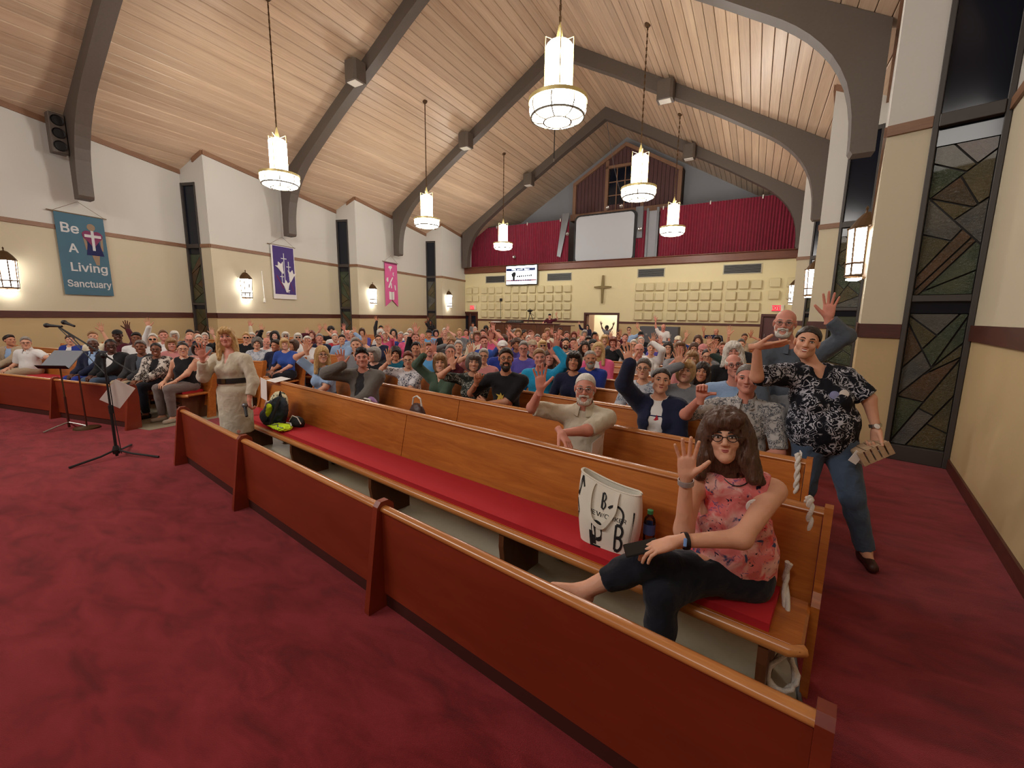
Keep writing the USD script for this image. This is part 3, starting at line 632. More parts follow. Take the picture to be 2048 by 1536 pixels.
put('chalice', sg.box(.14, -1.85, .24, -1.81).union(sg.box(.17, -1.94, .2, -1.81)), 'cloth_white', .006, .018)
b, put, fm_ = banner(17.72, 'pink swallow-tailed cloth banner with white script and an open book', 'banner_pink', sg.Polygon([(-.55, 0), (.55, 0), (.58, -2.36), (.05, -2.0), (-.55, -2.36)]))
put('top_hem', sg.box(-.55, -.09, .55, 0), 'banner_plum')
for p_ in ([(-.2, -.2), (.05, -.18), (.1, -.26), (-.02, -.34), (-.08, -.5), (-.12, -.34), (-.24, -.3)], [(.14, -.52), (.24, -.5), (.2, -.62), (.26, -.72), (.16, -.66)], [(-.4, -.84), (-.28, -.8), (-.26, -1.02), (-.36, -1.06), (-.44, -.96)],
           [(-.3, -1.35), (-.1, -1.0), (.1, -.76), (.16, -.8), (0, -1.02), (-.18, -1.36)], [(-.06, -1.1), (.02, -1.1), (.04, -1.36), (-.04, -1.38)], [(.26, -1.2), (.36, -1.18), (.4, -1.46), (.32, -1.46)]): put('script', sg.Polygon(p_), 'cloth_white')
put('book', sg.Polygon([(-.22, -1.55), (.0, -1.58), (.22, -1.55), (.22, -1.98), (0, -2.0), (-.22, -1.98)]), 'paper', .012); put('book_spine', sg.box(-.012, -2.0, .012, -1.57), 'ink_dark', .004, .026)
yq = 10.5; xq = wallx(-1, yq) + .04
t = thing('cord_pull', 'thin pale cord with a white weight hanging beside the purple banner', 'cord')
obj('cord', tube([(xq, yq, 3.45), (xq, yq+.03, 2.36)], .012, 6), 'cloth_white', t); obj('weight', lathe([(0, 0), (.05, .01), (.04, .14), (.015, .2), (0, .2)], 10).apply_translation((xq, yq+.03, 2.2)), 'white_plastic', t)

# hanging things under the ridge
t = thing('hanging_microphone', 'black microphone rod hanging from the ceiling between the lamps', 'microphone', (-9.2, yb(20, -9.2), 9.38))
obj('rod', tube([(0, 0, .0), (0, 0, roof(-9.2)-9.38)], .02, 6), 'black_matte', t); obj('capsule', lathe([(0, -.14), (.03, -.12), (.03, 0), (0, .02)], 10), 'steel', t)
t = thing('cable', 'thin pale cable looping from the ridge down to the loft', 'cable')
a_, b_ = bw(-7.9, 12.6, -.5), bw(-7.2, 8.45, 1.3)
obj('wire', tube([a_*(1-f) + b_*f + np.array([0, 0, -.5*math.sin(math.pi*f)]) for f in np.linspace(0, 1, 9)], .015, 5), 'gray_metal', t)

# ================================================================ pews
PROF_END = [(-.02, .0), (-.02, .06)]
def pew(L, label, cat='pew', group=None):
    """local: x along the pew from 0 (right end) to -L, y to the back of the hall, seat front at y=0, z up"""
    p = thing('pew', label, cat, group=group)
    bk = [(.36, .20), (.40, .20), (.545, .855), (.50, .855)]
    nb = max(1, round(L/2.75)); w = L/nb
    def yz(poly, x0, x1, ch=.0):
        q = extrude(poly, x1-x0); return moved(q, np.array([[0, 0, 1, x0], [1, 0, 0, 0], [0, 1, 0, 0], [0, 0, 0, 1.]]))
    for k in range(nb): obj('back_panel', yz(bk, -L+k*w+.004, -L+(k+1)*w-.004), 'oak', p)
    obj('back_cap', moved(tube([(-L, 0, 0), (0, 0, 0)], .03, 10), np.array([[1, 0, 0, 0], [0, 1.15, 0, .525], [0, 0, .8, .86], [0, 0, 0, 1.]])), 'oak_edge', p, smooth=50)
    obj('seat', span(-L, 0, 0.0, .40, .405, .44, .012), 'oak', p)
    obj('seat_edge', moved(tube([(-L, 0, 0), (-.05, 0, 0), (-.0, .05, 0)], .028, 8), np.array([[1, 0, 0, 0], [0, .8, 0, -.005], [0, 0, 1, .418], [0, 0, 0, 1.]])), 'oak_edge', p, smooth=50)
    # cushion: gently crowned and buttoned
    nx, ny = int(L/.12), 6; X, Y = np.meshgrid(np.linspace(-L+.06, -.13, nx), np.linspace(.03, .375, ny), indexing='ij')
    Z = .492 - .012*((Y-.2)/.17)**4
    for bx in np.arange(-L+.5, -.3, .62): Z -= .012*np.exp(-(((X-bx)/.06)**2 + ((Y-.2)/.06)**2))
    V = np.c_[X.ravel(), Y.ravel(), Z.ravel()]; idx = np.arange(nx*ny).reshape(nx, ny); F = []
    a, b_, c, d = idx[:-1, :-1].ravel(), idx[1:, :-1].ravel(), idx[1:, 1:].ravel(), idx[:-1, 1:].ravel(); F = np.r_[np.c_[a, b_, c], np.c_[a, c, d]]
    rim = np.r_[idx[:, 0], idx[-1, 1:], idx[::-1, -1][1:], idx[0, ::-1][1:-1]]
    V2 = V[rim].copy(); V2[:, 2] = .44; o = len(V); n = len(rim)
    V = np.vstack([V, V2]); F = np.r_[F, [[rim[i], o+i, o+(i+1) % n] for i in range(n)], [[rim[i], o+(i+1) % n, rim[(i+1) % n]] for i in range(n)]]
    obj('cushion', T3(V, F), 'cushion_red', p, smooth=50)
    for k in range(int(L/1.5)+1):
        x = -.14 - k*1.5
        if x < -L+.05: break
        pr = [(-.0, .405), (-.005, .3), (.04, .0), (.40, 0), (.40, .405)]
        obj('support', yz(pr, x-.02, x+.02), 'pew_dark', p)
    for x in (-L, 0):
        pr = [(.30, 0), (.44, 0), (.47, .40), (.575, .85), (.56, .895), (.50, .895), (.40, .5), (.36, .44)]
        s = .035 if x == 0 else -.035
        obj('end_panel', yz(pr, min(x, x+s), max(x, x+s)), 'pew_dark' if False else 'oak', p)
    return p
LR = (RX1-RX0)/dR[0]; LLw = (LX1-LX0)/dL[0]
pr0 = None; pl0 = None
ORDN = ['front', 'second', 'third', 'fourth', 'fifth', 'sixth', 'seventh', 'eighth', 'ninth', 'tenth', 'eleventh', 'twelfth', 'thirteenth', 'fourteenth', 'fifteenth', 'sixteenth', 'seventeenth', 'eighteenth']
def row_tR(k): return 2.0 + PEW_PITCH*k
def row_tL(k): return 4.72 + PEW_PITCH*k
for k in range(NROW):
    t = row_tR(k); q = RP(sx_R(RX1, t), t); lab = f'oak pew with red cushion, {ORDN[k]} row of the right-hand block'
    if k == 0: lab = 'empty oak pew with red cushion holding bags, front row of the right-hand block'
    if pr0 is None: pr0 = pew(LR, lab); UsdGeom.Xformable(pr0).AddTranslateOp().Set(Gf.Vec3d(q[0], q[1], 0)); UsdGeom.Xformable(pr0).AddRotateZOp().Set(-9.5)
    else: dup(pr0, (q[0], q[1], 0), -E9, lab)
for k in range(NROW-3):
    t = row_tL(k); q = LP(sx_L(LX1, t), t); lab = f'oak pew with red cushion, {ORDN[k]} row of the left-hand block'
    if pl0 is None: pl0 = pew(LLw, lab); UsdGeom.Xformable(pl0).AddTranslateOp().Set(Gf.Vec3d(q[0], q[1], 0)); UsdGeom.Xformable(pl0).AddRotateZOp().Set(9.8)
    else: dup(pl0, (q[0], q[1], 0), E10, lab)
def rail(label, O, ang, posts, x_end):
    """front screen: local x along, y to the back, posts at the given x"""
    r = thing('pew_screen', label, 'pew front screen', (*O, 0), ang)
    ps_ = sorted(posts)
    for a, b in zip(ps_[:-1], ps_[1:]):
        obj('panel', span(a+.02, b-.02, 0, .035, .09, .63, .004), 'cherry', r)
        obj('toe_board', span(a+.02, b-.02, .012, .035, 0, .09), 'toe_dark', r)
        obj('top_rail', moved(tube([(a+.02, 0, 0), (b-.02, 0, 0)], .03, 10), np.array([[1, 0, 0, 0], [0, 1.0, 0, .018], [0, 0, .75, .64], [0, 0, 0, 1.]])), 'oak_edge', r, smooth=50)
    for x in ps_:
        pr = [(-.115, .03), (-.115, .0), (.09, 0), (.10, .5), (.085, .66), (.05, .69), (-.005, .69), (-.03, .66)]
        obj('post', moved(extrude(sg.Polygon(pr).buffer(-.004).buffer(.004), .046), np.array([[0, 0, 1, x-.023], [1, 0, 0, 0], [0, 1, 0, 0], [0, 0, 0, 1.]])), 'cherry', r)
        obj('glide', lathe([(.02, 0), (.024, .012), (0, .014)], 8).apply_translation((x, -.09, 0)), 'steel', r)
    return r
rail('reddish brown front screen before the empty pew, running across the foreground', RP(0, 1.40), -E9, [-6.12, -4.28, -2.13, .05], 0)
q = LP(-7.6, 4.10)
rail('reddish brown front screen before the left-hand pews, beyond the microphone stand', q, E10, [0, -1.95, -3.9, -5.85], 0)
# ================================================================ people: signed distance fields meshed in their pose
_C8 = np.array([(i, j, k) for i in (0, 1) for j in (0, 1) for k in (0, 1)])
_E12 = [(a, b) for a in range(8) for b in range(a+1, 8) if abs(_C8[a]-_C8[b]).sum() == 1]
def snets(D, lo, h):
    """naive surface nets"""
    s = D < 0; n = np.array(D.shape)
    c = np.zeros(n-1, np.int8)
    for i, j, k in _C8: c += s[i:n[0]-1+i, j:n[1]-1+j, k:n[2]-1+k]
    I, J, K = np.nonzero((c > 0) & (c < 8)); m = len(I)
    if m == 0: return None
    val = np.stack([D[I+i, J+j, K+k] for i, j, k in _C8], 1)
    acc = np.zeros((m, 3)); cnt = np.zeros(m)
    for a, b in _E12:
        va, vb = val[:, a], val[:, b]; w = (va < 0) != (vb < 0)
        t = va[w]/(va[w]-vb[w]); acc[w] += _C8[a] + t[:, None]*(_C8[b]-_C8[a]); cnt[w] += 1
    V = np.stack([I, J, K], 1) + acc/cnt[:, None]
    idx = np.full(n-1, -1, np.int32); idx[I, J, K] = np.arange(m)
    F = []
    for ax in range(3):
        sl0 = [slice(1, -1)]*3; sl1 = [slice(1, -1)]*3; sl0[ax] = slice(0, -1); sl1[ax] = slice(1, None)
        a, b = s[tuple(sl0)], s[tuple(sl1)]; q = np.array(np.nonzero(a != b)); off = np.ones(3, int); off[ax] = 0; g = q + off[:, None]
        flip = a[tuple(q)]
        u, v = (ax+1) % 3, (ax+2) % 3; eu, ev = np.zeros((3, 1), int), np.zeros((3, 1), int); eu[u] = 1; ev[v] = 1
        q00, q10, q11, q01 = (idx[tuple(x)] for x in (g-eu-ev, g-ev, g, g-eu))
        A = np.stack([q00, q10, q11], 1); B = np.stack([q00, q11, q01], 1)
        for t in (A, B): t[~flip] = t[~flip][:, ::-1]; F.append(t)
    return T3(np.array(lo) + V*h, np.concatenate(F))
class Field:
    def __init__(s, lo, hi, h):
        s.lo, s.h = np.array(lo, float), h
        n = np.ceil((np.array(hi)-s.lo)/h).astype(int) + 1
        s.ax = [(s.lo[i] + h*np.arange(n[i])).astype(np.float32) for i in range(3)]; s.D = np.full(n, 1.0, np.float32)
    def block(s, lo, hi):
        sl = []
        for i in range(3):
            a = max(0, int((lo[i]-s.lo[i])/s.h)); b = min(len(s.ax[i]), int((hi[i]-s.lo[i])/s.h)+2)
            if b <= a: return None, None
            sl.append(slice(a, b))
        g = np.stack(np.meshgrid(*[s.ax[i][sl[i]] for i in range(3)], indexing='ij'), -1)
        return tuple(sl), g
    def put(s, fn, lo, hi, k, mode='add'):
        pad = k + .02 + s.h*1.5
        sl, g = s.block(np.array(lo)-pad, np.array(hi)+pad)
        if sl is None: return
        d = fn(g).astype(np.float32); o = s.D[sl]
        if mode == 'add':
            if k > 0: t = np.clip(.5+.5*(o-d)/k, 0, 1); s.D[sl] = o*(1-t) + d*t - k*t*(1-t)
            else: s.D[sl] = np.minimum(o, d)
        else:
            d = -d
            if k > 0: t = np.clip(.5-.5*(o-d)/k, 0, 1); s.D[sl] = o*(1-t) + d*t + k*t*(1-t)
            else: s.D[sl] = np.maximum(o, d)
    def cap(s, a, b, ra, rb, k=.02, mode='add', sq=None):
        a, b = np.asarray(a, float), np.asarray(b, float); ab = (b-a).astype(np.float32); l2 = max(float(ab@ab), 1e-9); a32 = a.astype(np.float32); R = max(ra, rb)
        def fn(g):
            q = g - a32; t = np.clip((q@ab)/l2, 0, 1); return np.sqrt((((q - t[..., None]*ab))**2).sum(-1)) - (ra + (rb-ra)*t)
        s.put(fn, np.minimum(a, b)-R, np.maximum(a, b)+R, k, mode)
    def ell(s, c, r, R=None, k=.03, mode='add'):
        c = np.asarray(c, float); r = np.asarray(r, float); m = r.max()
        if R is not None: ext = np.sqrt(((R*r)**2).sum(1))
        else: ext = r
        c32, r32, R32 = c.astype(np.float32), r.astype(np.float32), None if R is None else R.astype(np.float32)
        def fn(g):
            q = g - c32
            if R32 is not None: q = q@R32
            q = q/r32; k0 = np.sqrt((q**2).sum(-1)) + 1e-6; k1 = np.sqrt(((q/r32)**2).sum(-1)) + 1e-6
            return k0*(k0-1)/k1
        s.put(fn, c-ext, c+ext, k, mode)
    def half(s, p, n):
        """keep only the side of the plane that n points away from"""
        g = np.add.outer(np.add.outer(s.ax[0]*n[0], s.ax[1]*n[1]), s.ax[2]*n[2]) - float(np.dot(p, n)); s.D = np.maximum(s.D, g)
    def rough(s, amp, fr, seed=0, aniso=(1, 1, 1)):
        rs = np.random.RandomState(seed + 17); t = np.zeros(s.D.shape, np.float32)
        for k in range(5):
            w = fr*np.array(aniso)*(.7 + .9*rs.rand(3))*(1 + .55*k); a = [np.sin(s.ax[i]*w[i] + rs.rand()*6.28 + .8*np.sin(s.ax[i]*w[i]*.37 + rs.rand()*6)).astype(np.float32) for i in range(3)]
            t += (a[0][:, None, None]*a[1][None, :, None] + a[1][None, :, None]*a[2][None, None, :] + a[0][:, None, None]*a[2][None, None, :])/(2.2 + 1.2*k)
        s.D += t*(amp*.28)
    def grid(s): return np.stack(np.meshgrid(*s.ax, indexing='ij'), -1)
    def mesh(s):
        s.D[[0, -1]] = np.maximum(s.D[[0, -1]], .01); s.D[:, [0, -1]] = np.maximum(s.D[:, [0, -1]], .01); s.D[:, :, [0, -1]] = np.maximum(s.D[:, :, [0, -1]], .01)
        return snets(s.D, s.lo, s.h)

def unit(v): v = np.asarray(v, float); return v/(np.linalg.norm(v)+1e-12)
def rot(ax, a):
    c, s = math.cos(a), math.sin(a)
    return np.array({'x': [[1, 0, 0], [0, c, -s], [0, s, c]], 'y': [[c, 0, s], [0, 1, 0], [-s, 0, c]], 'z': [[c, -s, 0], [s, c, 0], [0, 0, 1]]}[ax])
def M4(R, o=(0, 0, 0), s=1.0):
    m = np.eye(4); m[:3, :3] = np.asarray(R)*s; m[:3, 3] = o; return m

# ---------------------------------------------------------------- hands
HANDS = {}
def hand_mesh(kind, h):
    key = (kind, h)
    if key in HANDS: return HANDS[key]
    f = Field((-.075, -.055, -.075), (.105, .215, .13), h)
    P = {'open': (1.0, 4, 6, 5, 1.0), 'flat': (.3, 3, 4, 3, .75), 'relaxed': (.45, 22, 26, 18, .6), 'fist': (.0, 82, 92, 55, .1), 'thumb': (.0, 82, 92, 55, 1.6), 'grip': (.1, 48, 62, 38, .4), 'rest': (.4, 14, 26, 14, .5), 'clasp': (.1, 35, 45, 20, .2)}[kind]
    sp, c1, c2, c3, th = P
    base = [(.030, .094), (.0095, .099), (-.0115, .095), (-.031, .086)]; ln = [(.042, .026, .021), (.047, .030, .022), (.043, .028, .021), (.034, .021, .019)]; rr = [.0098, .0102, .0096, .0085]; ang = [-.20, -.04, .13, .32]
    f.cap((.022, .03, 0), (.028, .09, .0), .014, .013, .012); f.cap((.006, .02, 0), (.009, .094, 0), .016, .0135, .014); f.cap((-.008, .02, 0), (-.011, .09, 0), .0155, .013, .014); f.cap((-.02, .03, .002), (-.029, .082, 0), .0145, .012, .014)
    f.ell((.0, .05, .004), (.036, .045, .013), None, .014)
    f.cap((0, -.05, 0), (0, .012, 0), .0245, .022, .02); f.ell((0, .012, 0), (.030, .03, .017), None, .02)
    for (bx, by), L, r, a in zip(base, ln, rr, ang):
        d = np.array([math.sin(-a*sp), math.cos(a*sp), 0]); p = np.array([bx, by, 0.]); n = np.array([0, 0, 1.]); t = 0
        for L_, c in zip(L, (c1, c2, c3)):
            t += math.radians(c); q = p + L_*(d*math.cos(t) + n*math.sin(t)); f.cap(p, q, r, r*.92, .004); p = q; r *= .93
    p = np.array([.026, .022, .008])
    if kind == 'fist': pts = [p, p+[.022, .03, .02], (.03, .075, .038), (.008, .088, .046)]
    else:
        d = unit((.62*th+.1, .72, .22 if kind != 'thumb' else .0)); pts = [p, p+d*.042, p+d*.042+unit(d+[.0, .12, .05])*.034, p+d*.042+unit(d+[0, .12, .05])*.034+unit(d+[0, .2, .02])*.026]
        if kind == 'thumb': pts = [p, p+np.array([.035, .02, .01]), p+np.array([.07, .024, .012]), p+np.array([.098, .022, .012])]
    for a, b, r0, r1 in zip(pts[:-1], pts[1:], (.0165, .0125, .0108), (.0125, .011, .0095)): f.cap(a, b, r0, r1, .01 if r0 > .015 else .005)
    HANDS[key] = f.mesh(); return HANDS[key]

# ---------------------------------------------------------------- heads
HEADS = {}
def head_mesh(sex, h):
    key = (sex, h)
    if key in HEADS: return HEADS[key]
    f = Field((-.11, -.135, -.15), (.11, .15, .14), h); w = 1.0 if sex == 'm' else .95
    f.ell((0, -.018, .034), (.076*w, .096, .080), None, 0)
    f.ell((0, .022, -.035), (.063*w, .066, .078), None, .03)
    f.cap((-.042*w, .012, -.068), (0, .062, -.094), .024, .023*w, .03); f.cap((.042*w, .012, -.068), (0, .062, -.094), .024, .023*w, .03)
    for s in (-1, 1):
        f.ell((s*.036*w, .064, -.026), (.026, .022, .024), None, .02)
        f.cap((s*.012, .083, .024), (s*.05*w, .066, .022), .0105 if sex == 'm' else .0085, .008, .018)
        f.ell((s*.032*w, .096, .003), (.018, .016, .0115), None, .010, 'sub')
        f.ell((s*.077*w, -.008, -.004), (.0095, .020, .032), rot('z', -s*.35), .008)
    f.cap((0, .083, .018), (0, .106, -.026), .0085, .0125, .012)
    for s in (-1, 1): f.ell((s*.0115, .097, -.031), (.0095, .010, .0075), None, .006)
    f.cap((-.019, .083, -.0545), (.019, .083, -.0545), .0085, .0085, .008); f.cap((-.015, .083, -.067), (.015, .083, -.067), .0095, .0095, .008)
    f.ell((0, .1, -.0605), (.026, .012, .0022), None, .003, 'sub')
    f.ell((0, .072, -.097), (.021, .018, .017), None, .02)
    HEADS[key] = f.mesh(); return HEADS[key]
HAIRS = {}
def hair_mesh(style, h):
    key = (style, h)
    if key in HAIRS: return HAIRS[key]
    f = Field((-.19, -.21, -.40 if style in ('long', 'longbangs', 'shag') else -.19), (.19, .21, .2), h)
    up_ = 0.0
    C, R = (0, -.020, .036), np.array([.085, .105, .089])
    def cut(z0=.010, sl=.84):
        n = unit((0, sl, -1)); f.half((0, 0, z0), n)
    noisy = .004
    if style == 'short':
        f.ell(C, R, None, 0); f.ell((0, .02, .085), (.06, .07, .045), None, .02); cut(); f.ell((0, .10, -.02), (.072, .055, .075), None, .012, 'sub')
    elif style == 'spiky':
        f.ell(C, R, None, 0); f.ell((0, .025, .105), (.062, .065, .045), None, .02); cut(.014, .85); noisy = .012
    elif style == 'crop':
        f.ell(C, R*np.array([.955, .965, .955]), None, 0); cut(.014, .9); f.ell((0, .11, -.01), (.075, .06, .085), None, .01, 'sub'); noisy = .002
    elif style == 'fringe':
        f.ell(C, R*.97, None, 0); cut(-.006, .55); f.ell((0, .03, .10), (.092, .12, .075), None, .01, 'sub'); f.ell((0, .11, 0), (.078, .085, .1), None, .01, 'sub'); noisy = .002
    elif style == 'curly':
        f.ell((0, -.022, .042), (.108, .128, .112), None, 0); f.ell((0, -.05, -.03), (.1, .085, .09), None, .04); f.ell((0, .125, -.035), (.07, .095, .09), None, .015, 'sub'); f.half((0, 0, -.12), (0, 0, -1)); noisy = .022
    elif style == 'bob':
        f.ell((0, -.022, .035), (.098, .116, .1), None, 0); f.ell((0, -.03, -.035), (.1, .098, .105), None, .04); f.ell((0, .125, -.045), (.064, .105, .1), None, .015, 'sub'); f.ell((0, .072, .075), (.075, .045, .035), None, .02); f.half((0, 0, -.125), (0, 0, -1)); noisy = .010
    elif style == 'pulled':
        f.ell(C, R*.98, None, 0); cut(.012, .9); f.cap((0, -.11, .02), (0, -.145, .0), .035, .032, .02); f.cap((0, -.145, 0), (0, -.14, -.14), .03, .014, .02); f.ell((0, .115, -.01), (.072, .06, .08), None, .01, 'sub'); noisy = .004
    elif style in ('long', 'longbangs'):
        f.ell((0, -.022, .038), (.097, .116, .098), None, 0); f.ell((0, -.045, -.08), (.102, .075, .16), None, .05)
        for s in (-1, 1): f.cap((s*.082, .0, -.02), (s*.10, .035, -.26), .034, .03, .04)
        f.cap((0, -.07, -.1), (0, -.075, -.27), .075, .055, .05); f.ell((0, .135, -.05), (.062, .115, .115), None, .015, 'sub')
        if style == 'longbangs': f.ell((0, .072, .078), (.074, .042, .036), None, .02)
        noisy = .012
    elif style == 'shag':
        f.ell((0, -.025, .045), (.112, .128, .112), None, 0); f.ell((0, -.045, -.06), (.125, .09, .14), None, .05)
        for s in (-1, 1): f.cap((s*.088, .02, .0), (s*.115, .045, -.19), .04, .028, .05); f.cap((s*.088, .02, -.1), (s*.15, .0, -.21), .045, .018, .04)
        f.cap((0, -.07, -.1), (0, -.07, -.22), .085, .07, .05); f.ell((.006, .145, -.055), (.070, .12, .122), None, .012, 'sub')
        f.ell((-.03, .080, .080), (.065, .040, .036), rot('y', .3), .02); f.ell((.045, .07, .07), (.04, .035, .04), None, .02); noisy = .014
    elif style == 'cap':
        f.ell((0, -.018, .05), (.089, .109, .084), None, 0); n = unit((0, -.12, -1)); f.half((0, .0, .036), n); f.ell((0, .135, .042), (.075, .085, .008), None, .006); noisy = 0
    elif style == 'hat':
        f.ell((0, -.015, .07), (.088, .104, .075), None, 0); f.half((0, 0, .04), (0, 0, -1)); f.ell((0, -.01, .045), (.15, .165, .008), None, .01); noisy = 0
    if noisy:
        f.rough(noisy*1.5, 150 if style == 'curly' else 110, 3, (1, 1, .25 if style in ('long', 'longbangs', 'shag', 'bob') else .7))
    HAIRS[key] = f.mesh(); return HAIRS[key]
BEARDS = {}
def beard_mesh(kind, h):
    key = (kind, h)
    if key in BEARDS: return BEARDS[key]
    f = Field((-.11, -.06, -.2), (.11, .16, .03), h)
    big = 1.0 if kind == 'full' else .8
    f.cap((-.052, .0, -.03), (-.03, .055, -.092), .024, .024, 0); f.cap((.052, .0, -.03), (.03, .055, -.092), .024, .024, .02)
    f.ell((0, .062, -.1), (.042, .036, .034*big), None, .02)
    if kind == 'full': f.ell((0, .07, -.12), (.038, .032, .035), None, .02)
    f.cap((-.03, .09, -.053), (0, .1, -.045), .0075, .009, .008); f.cap((.03, .09, -.053), (0, .1, -.045), .0075, .009, .008); f.cap((-.03, .088, -.05), (-.034, .075, -.085), .008, .01, .01); f.cap((.03, .088, -.05), (.034, .075, -.085), .008, .01, .01)
    f.ell((0, .108, -.0625), (.02, .03, .0085), None, .005, 'sub')
    f.rough(.005, 260, 3)
    BEARDS[key] = f.mesh(); return BEARDS[key]

def arc(pts): return np.asarray(pts, float)
EYE_L = trimesh.creation.icosphere(2, 1.0); EYE_L = T3(EYE_L.vertices, EYE_L.faces); EYE_S = trimesh.creation.icosphere(1, 1.0); EYE_S = T3(EYE_S.vertices, EYE_S.faces)
def eb(c, r, R=None, m=EYE_S):
    v = m.vertices*np.array(r); v = v@R.T if R is not None else v
    return T3(v + np.array(c), m.faces)
FACE = {}
def face_parts(kind, w):
    """eyes, brows and mouth in the head's own frame"""
    key = (kind, w)
    if key in FACE: return FACE[key]
    out = {}
    for s in (-1, 1):
        out.setdefault('eye', []).append(eb((s*.032*w, .0755, .003), (.0130, .0118, .0066), None, EYE_L))
        out.setdefault('iris', []).append(eb((s*.032*w, .0835, .003), (.0058, .0058, .0056)))
        out.setdefault('eyelid', []).append(tube([(s*.032*w+s*x, .0845-.5*(x+.002)**2*22-.0018*abs(x/.01), .0105-.0022*abs(x/.01)**2) for x in (-.015, -.008, 0, .008, .016)], [.0018, .0028, .003, .0028, .0015], 5))
        out.setdefault('eyebrow', []).append(tube([(s*x, y, z) for x, y, z in ((.013, .0905, .0235), (.026, .0895, .0285), (.04*w, .081, .029), (.05*w, .069, .0245))], [.003, .0045, .004, .002], 6))
    if kind == 'grin':
        th = np.linspace(-1, 1, 9); up_, dn = [], []
        out['teeth'] = [tube([(.025*t, .0905-.010*t*t, -.0612+.0075*t*t) for t in th], [.0022, .0045, .0052, .0056, .0058, .0056, .0052, .0045, .0022], 6)]
        out['lip'] = [tube([(.031*t, .0925-.014*t*t, -.0535+.0085*t*t-.0012*(t == 0)) for t in th], [.001, .0024, .0030, .0034, .0034, .0034, .0030, .0024, .001], 6), tube([(.030*t, .0925-.014*t*t, -.0695+.0165*t*t) for t in th], [.001, .0028, .0036, .0042, .0045, .0042, .0036, .0028, .001], 6)]
    elif kind == 'smile':
        th = np.linspace(-1, 1, 9)
        out['lip'] = [tube([(.031*t, .093-.016*t*t, -.0570+.0075*t*t) for t in th], [.001, .0024, .0030, .0034, .0030, .0034, .0030, .0024, .001], 6), tube([(.027*t, .093-.014*t*t, -.0650+.0105*t*t) for t in th], [.001, .0026, .0036, .0042, .0045, .0042, .0036, .0026, .001], 6)]
    else:
        th = np.linspace(-1, 1, 9)
        out['lip'] = [tube([(.024*t, .093-.012*t*t, -.0575) for t in th], [.001, .0024, .0030, .0034, .0030, .0034, .0030, .0024, .001], 6), tube([(.021*t, .093-.010*t*t, -.0650+.005*t*t) for t in th], [.001, .0026, .0036, .004, .0042, .004, .0036, .0026, .001], 6)]
    FACE[key] = {k: cat_(v) if k not in ('eye', 'iris', 'eyebrow') else v for k, v in out.items()}
    return FACE[key]
def glasses_mesh(w=1.0, dark=False):
    ms = []
    for s in (-1, 1):
        a = np.linspace(0, 2*np.pi, 17); ms.append(tube([(s*.033*w+.023*math.cos(t), .104-.004*abs(math.cos(t)), .001+.0165*math.sin(t)+.002*math.cos(2*t)) for t in a], .0019, 5, False))
        ms.append(tube([(s*.056*w, .101, .006), (s*.076*w, .085, .006), (s*.084*w, -.005, .004)], .0017, 5))
    ms.append(tube([(-.011, .105, .004), (0, .108, .006), (.011, .105, .004)], .0017, 5))
    return cat_(ms)
GL = glasses_mesh(); GLENS = [eb((s*.033, .104, .001), (.022, .0012, .0155), None, EYE_S) for s in (-1, 1)]

def ik(a, t, l1, l2, hint):
    a, t = np.asarray(a, float), np.asarray(t, float); d = t-a; L = np.linalg.norm(d)
    if L > (l1+l2)*.985: t = a + d*((l1+l2)*.985/L); d = t-a; L = np.linalg.norm(d)
    if L < .12: d = d*(.12/L); t = a+d; L = .12
    u = d/L; x = (L*L + l1*l1 - l2*l2)/(2*L); y = math.sqrt(max(l1*l1-x*x, 1e-6)); h = np.asarray(hint, float); h = unit(h - u*(h@u))
    return a + u*x + h*y, t

SKIN = {}
def skin(k):
    if k not in SKIN:
        c = {'pale': (226, 176, 156), 'pink': (214, 150, 132), 'tan': (196, 138, 108), 'brown': (132, 84, 62), 'dark': (92, 58, 46), 'light': (220, 168, 140)}[k]; L = lin(*c)
        n = {'tc': ('texture_coordinate', {}), 'n': ('noise_texture', {'scale': 22, 'detail': 4}), 'm': ('mix', {'color1': tuple(x*.9 for x in L), 'color2': (min(1, L[0]*1.08), L[1]*1.0, L[2]*.98)}),
             'p': ('principled_bsdf', {'roughness': .5, 'specular_ior_level': .35, 'subsurface_weight': .12, 'subsurface_radius': (1, .35, .2), 'subsurface_scale': .008})}
        SKIN[k] = mat('skin_' + k, n, [('tc.object', 'n.vector'), ('n.fac', 'm.fac'), ('m.color', 'p.base_color')])
    return SKIN[k]
HAIRC = {'white': (222, 216, 206), 'gray': (150, 144, 138), 'silver': (190, 186, 180), 'salt': (112, 104, 98), 'brown': (84, 56, 42), 'dark': (46, 34, 30), 'black': (24, 22, 24), 'blond': (206, 168, 112), 'sand': (160, 122, 84), 'red': (120, 58, 42), 'lightbrown': (126, 92, 66)}
def hairmat(k):
    n = 'hair_' + k
    if n not in M:
        L = lin(*HAIRC[k])
        mat(n, {'tc': ('texture_coordinate', {}), 'mp': ('mapping', {'scale': (1, 1, .12)}), 'n': ('noise_texture', {'scale': 240, 'detail': 3, 'roughness': .7}), 'r': ('rgb_ramp', {'ramp': [(.3, tuple(x*.5 for x in L)), (.7, tuple(min(1, x*1.35) for x in L))]}),
            'b': ('bump', {'strength': .6, 'distance': .004}), 'p': ('principled_bsdf', {'roughness': .42, 'specular_ior_level': .4})},
            [('tc.object', 'mp.vector'), ('mp.vector', 'n.vector'), ('n.fac', 'r.fac'), ('r.color', 'p.base_color'), ('n.fac', 'b.height'), ('b.normal', 'p.normal')])
    return M[n]
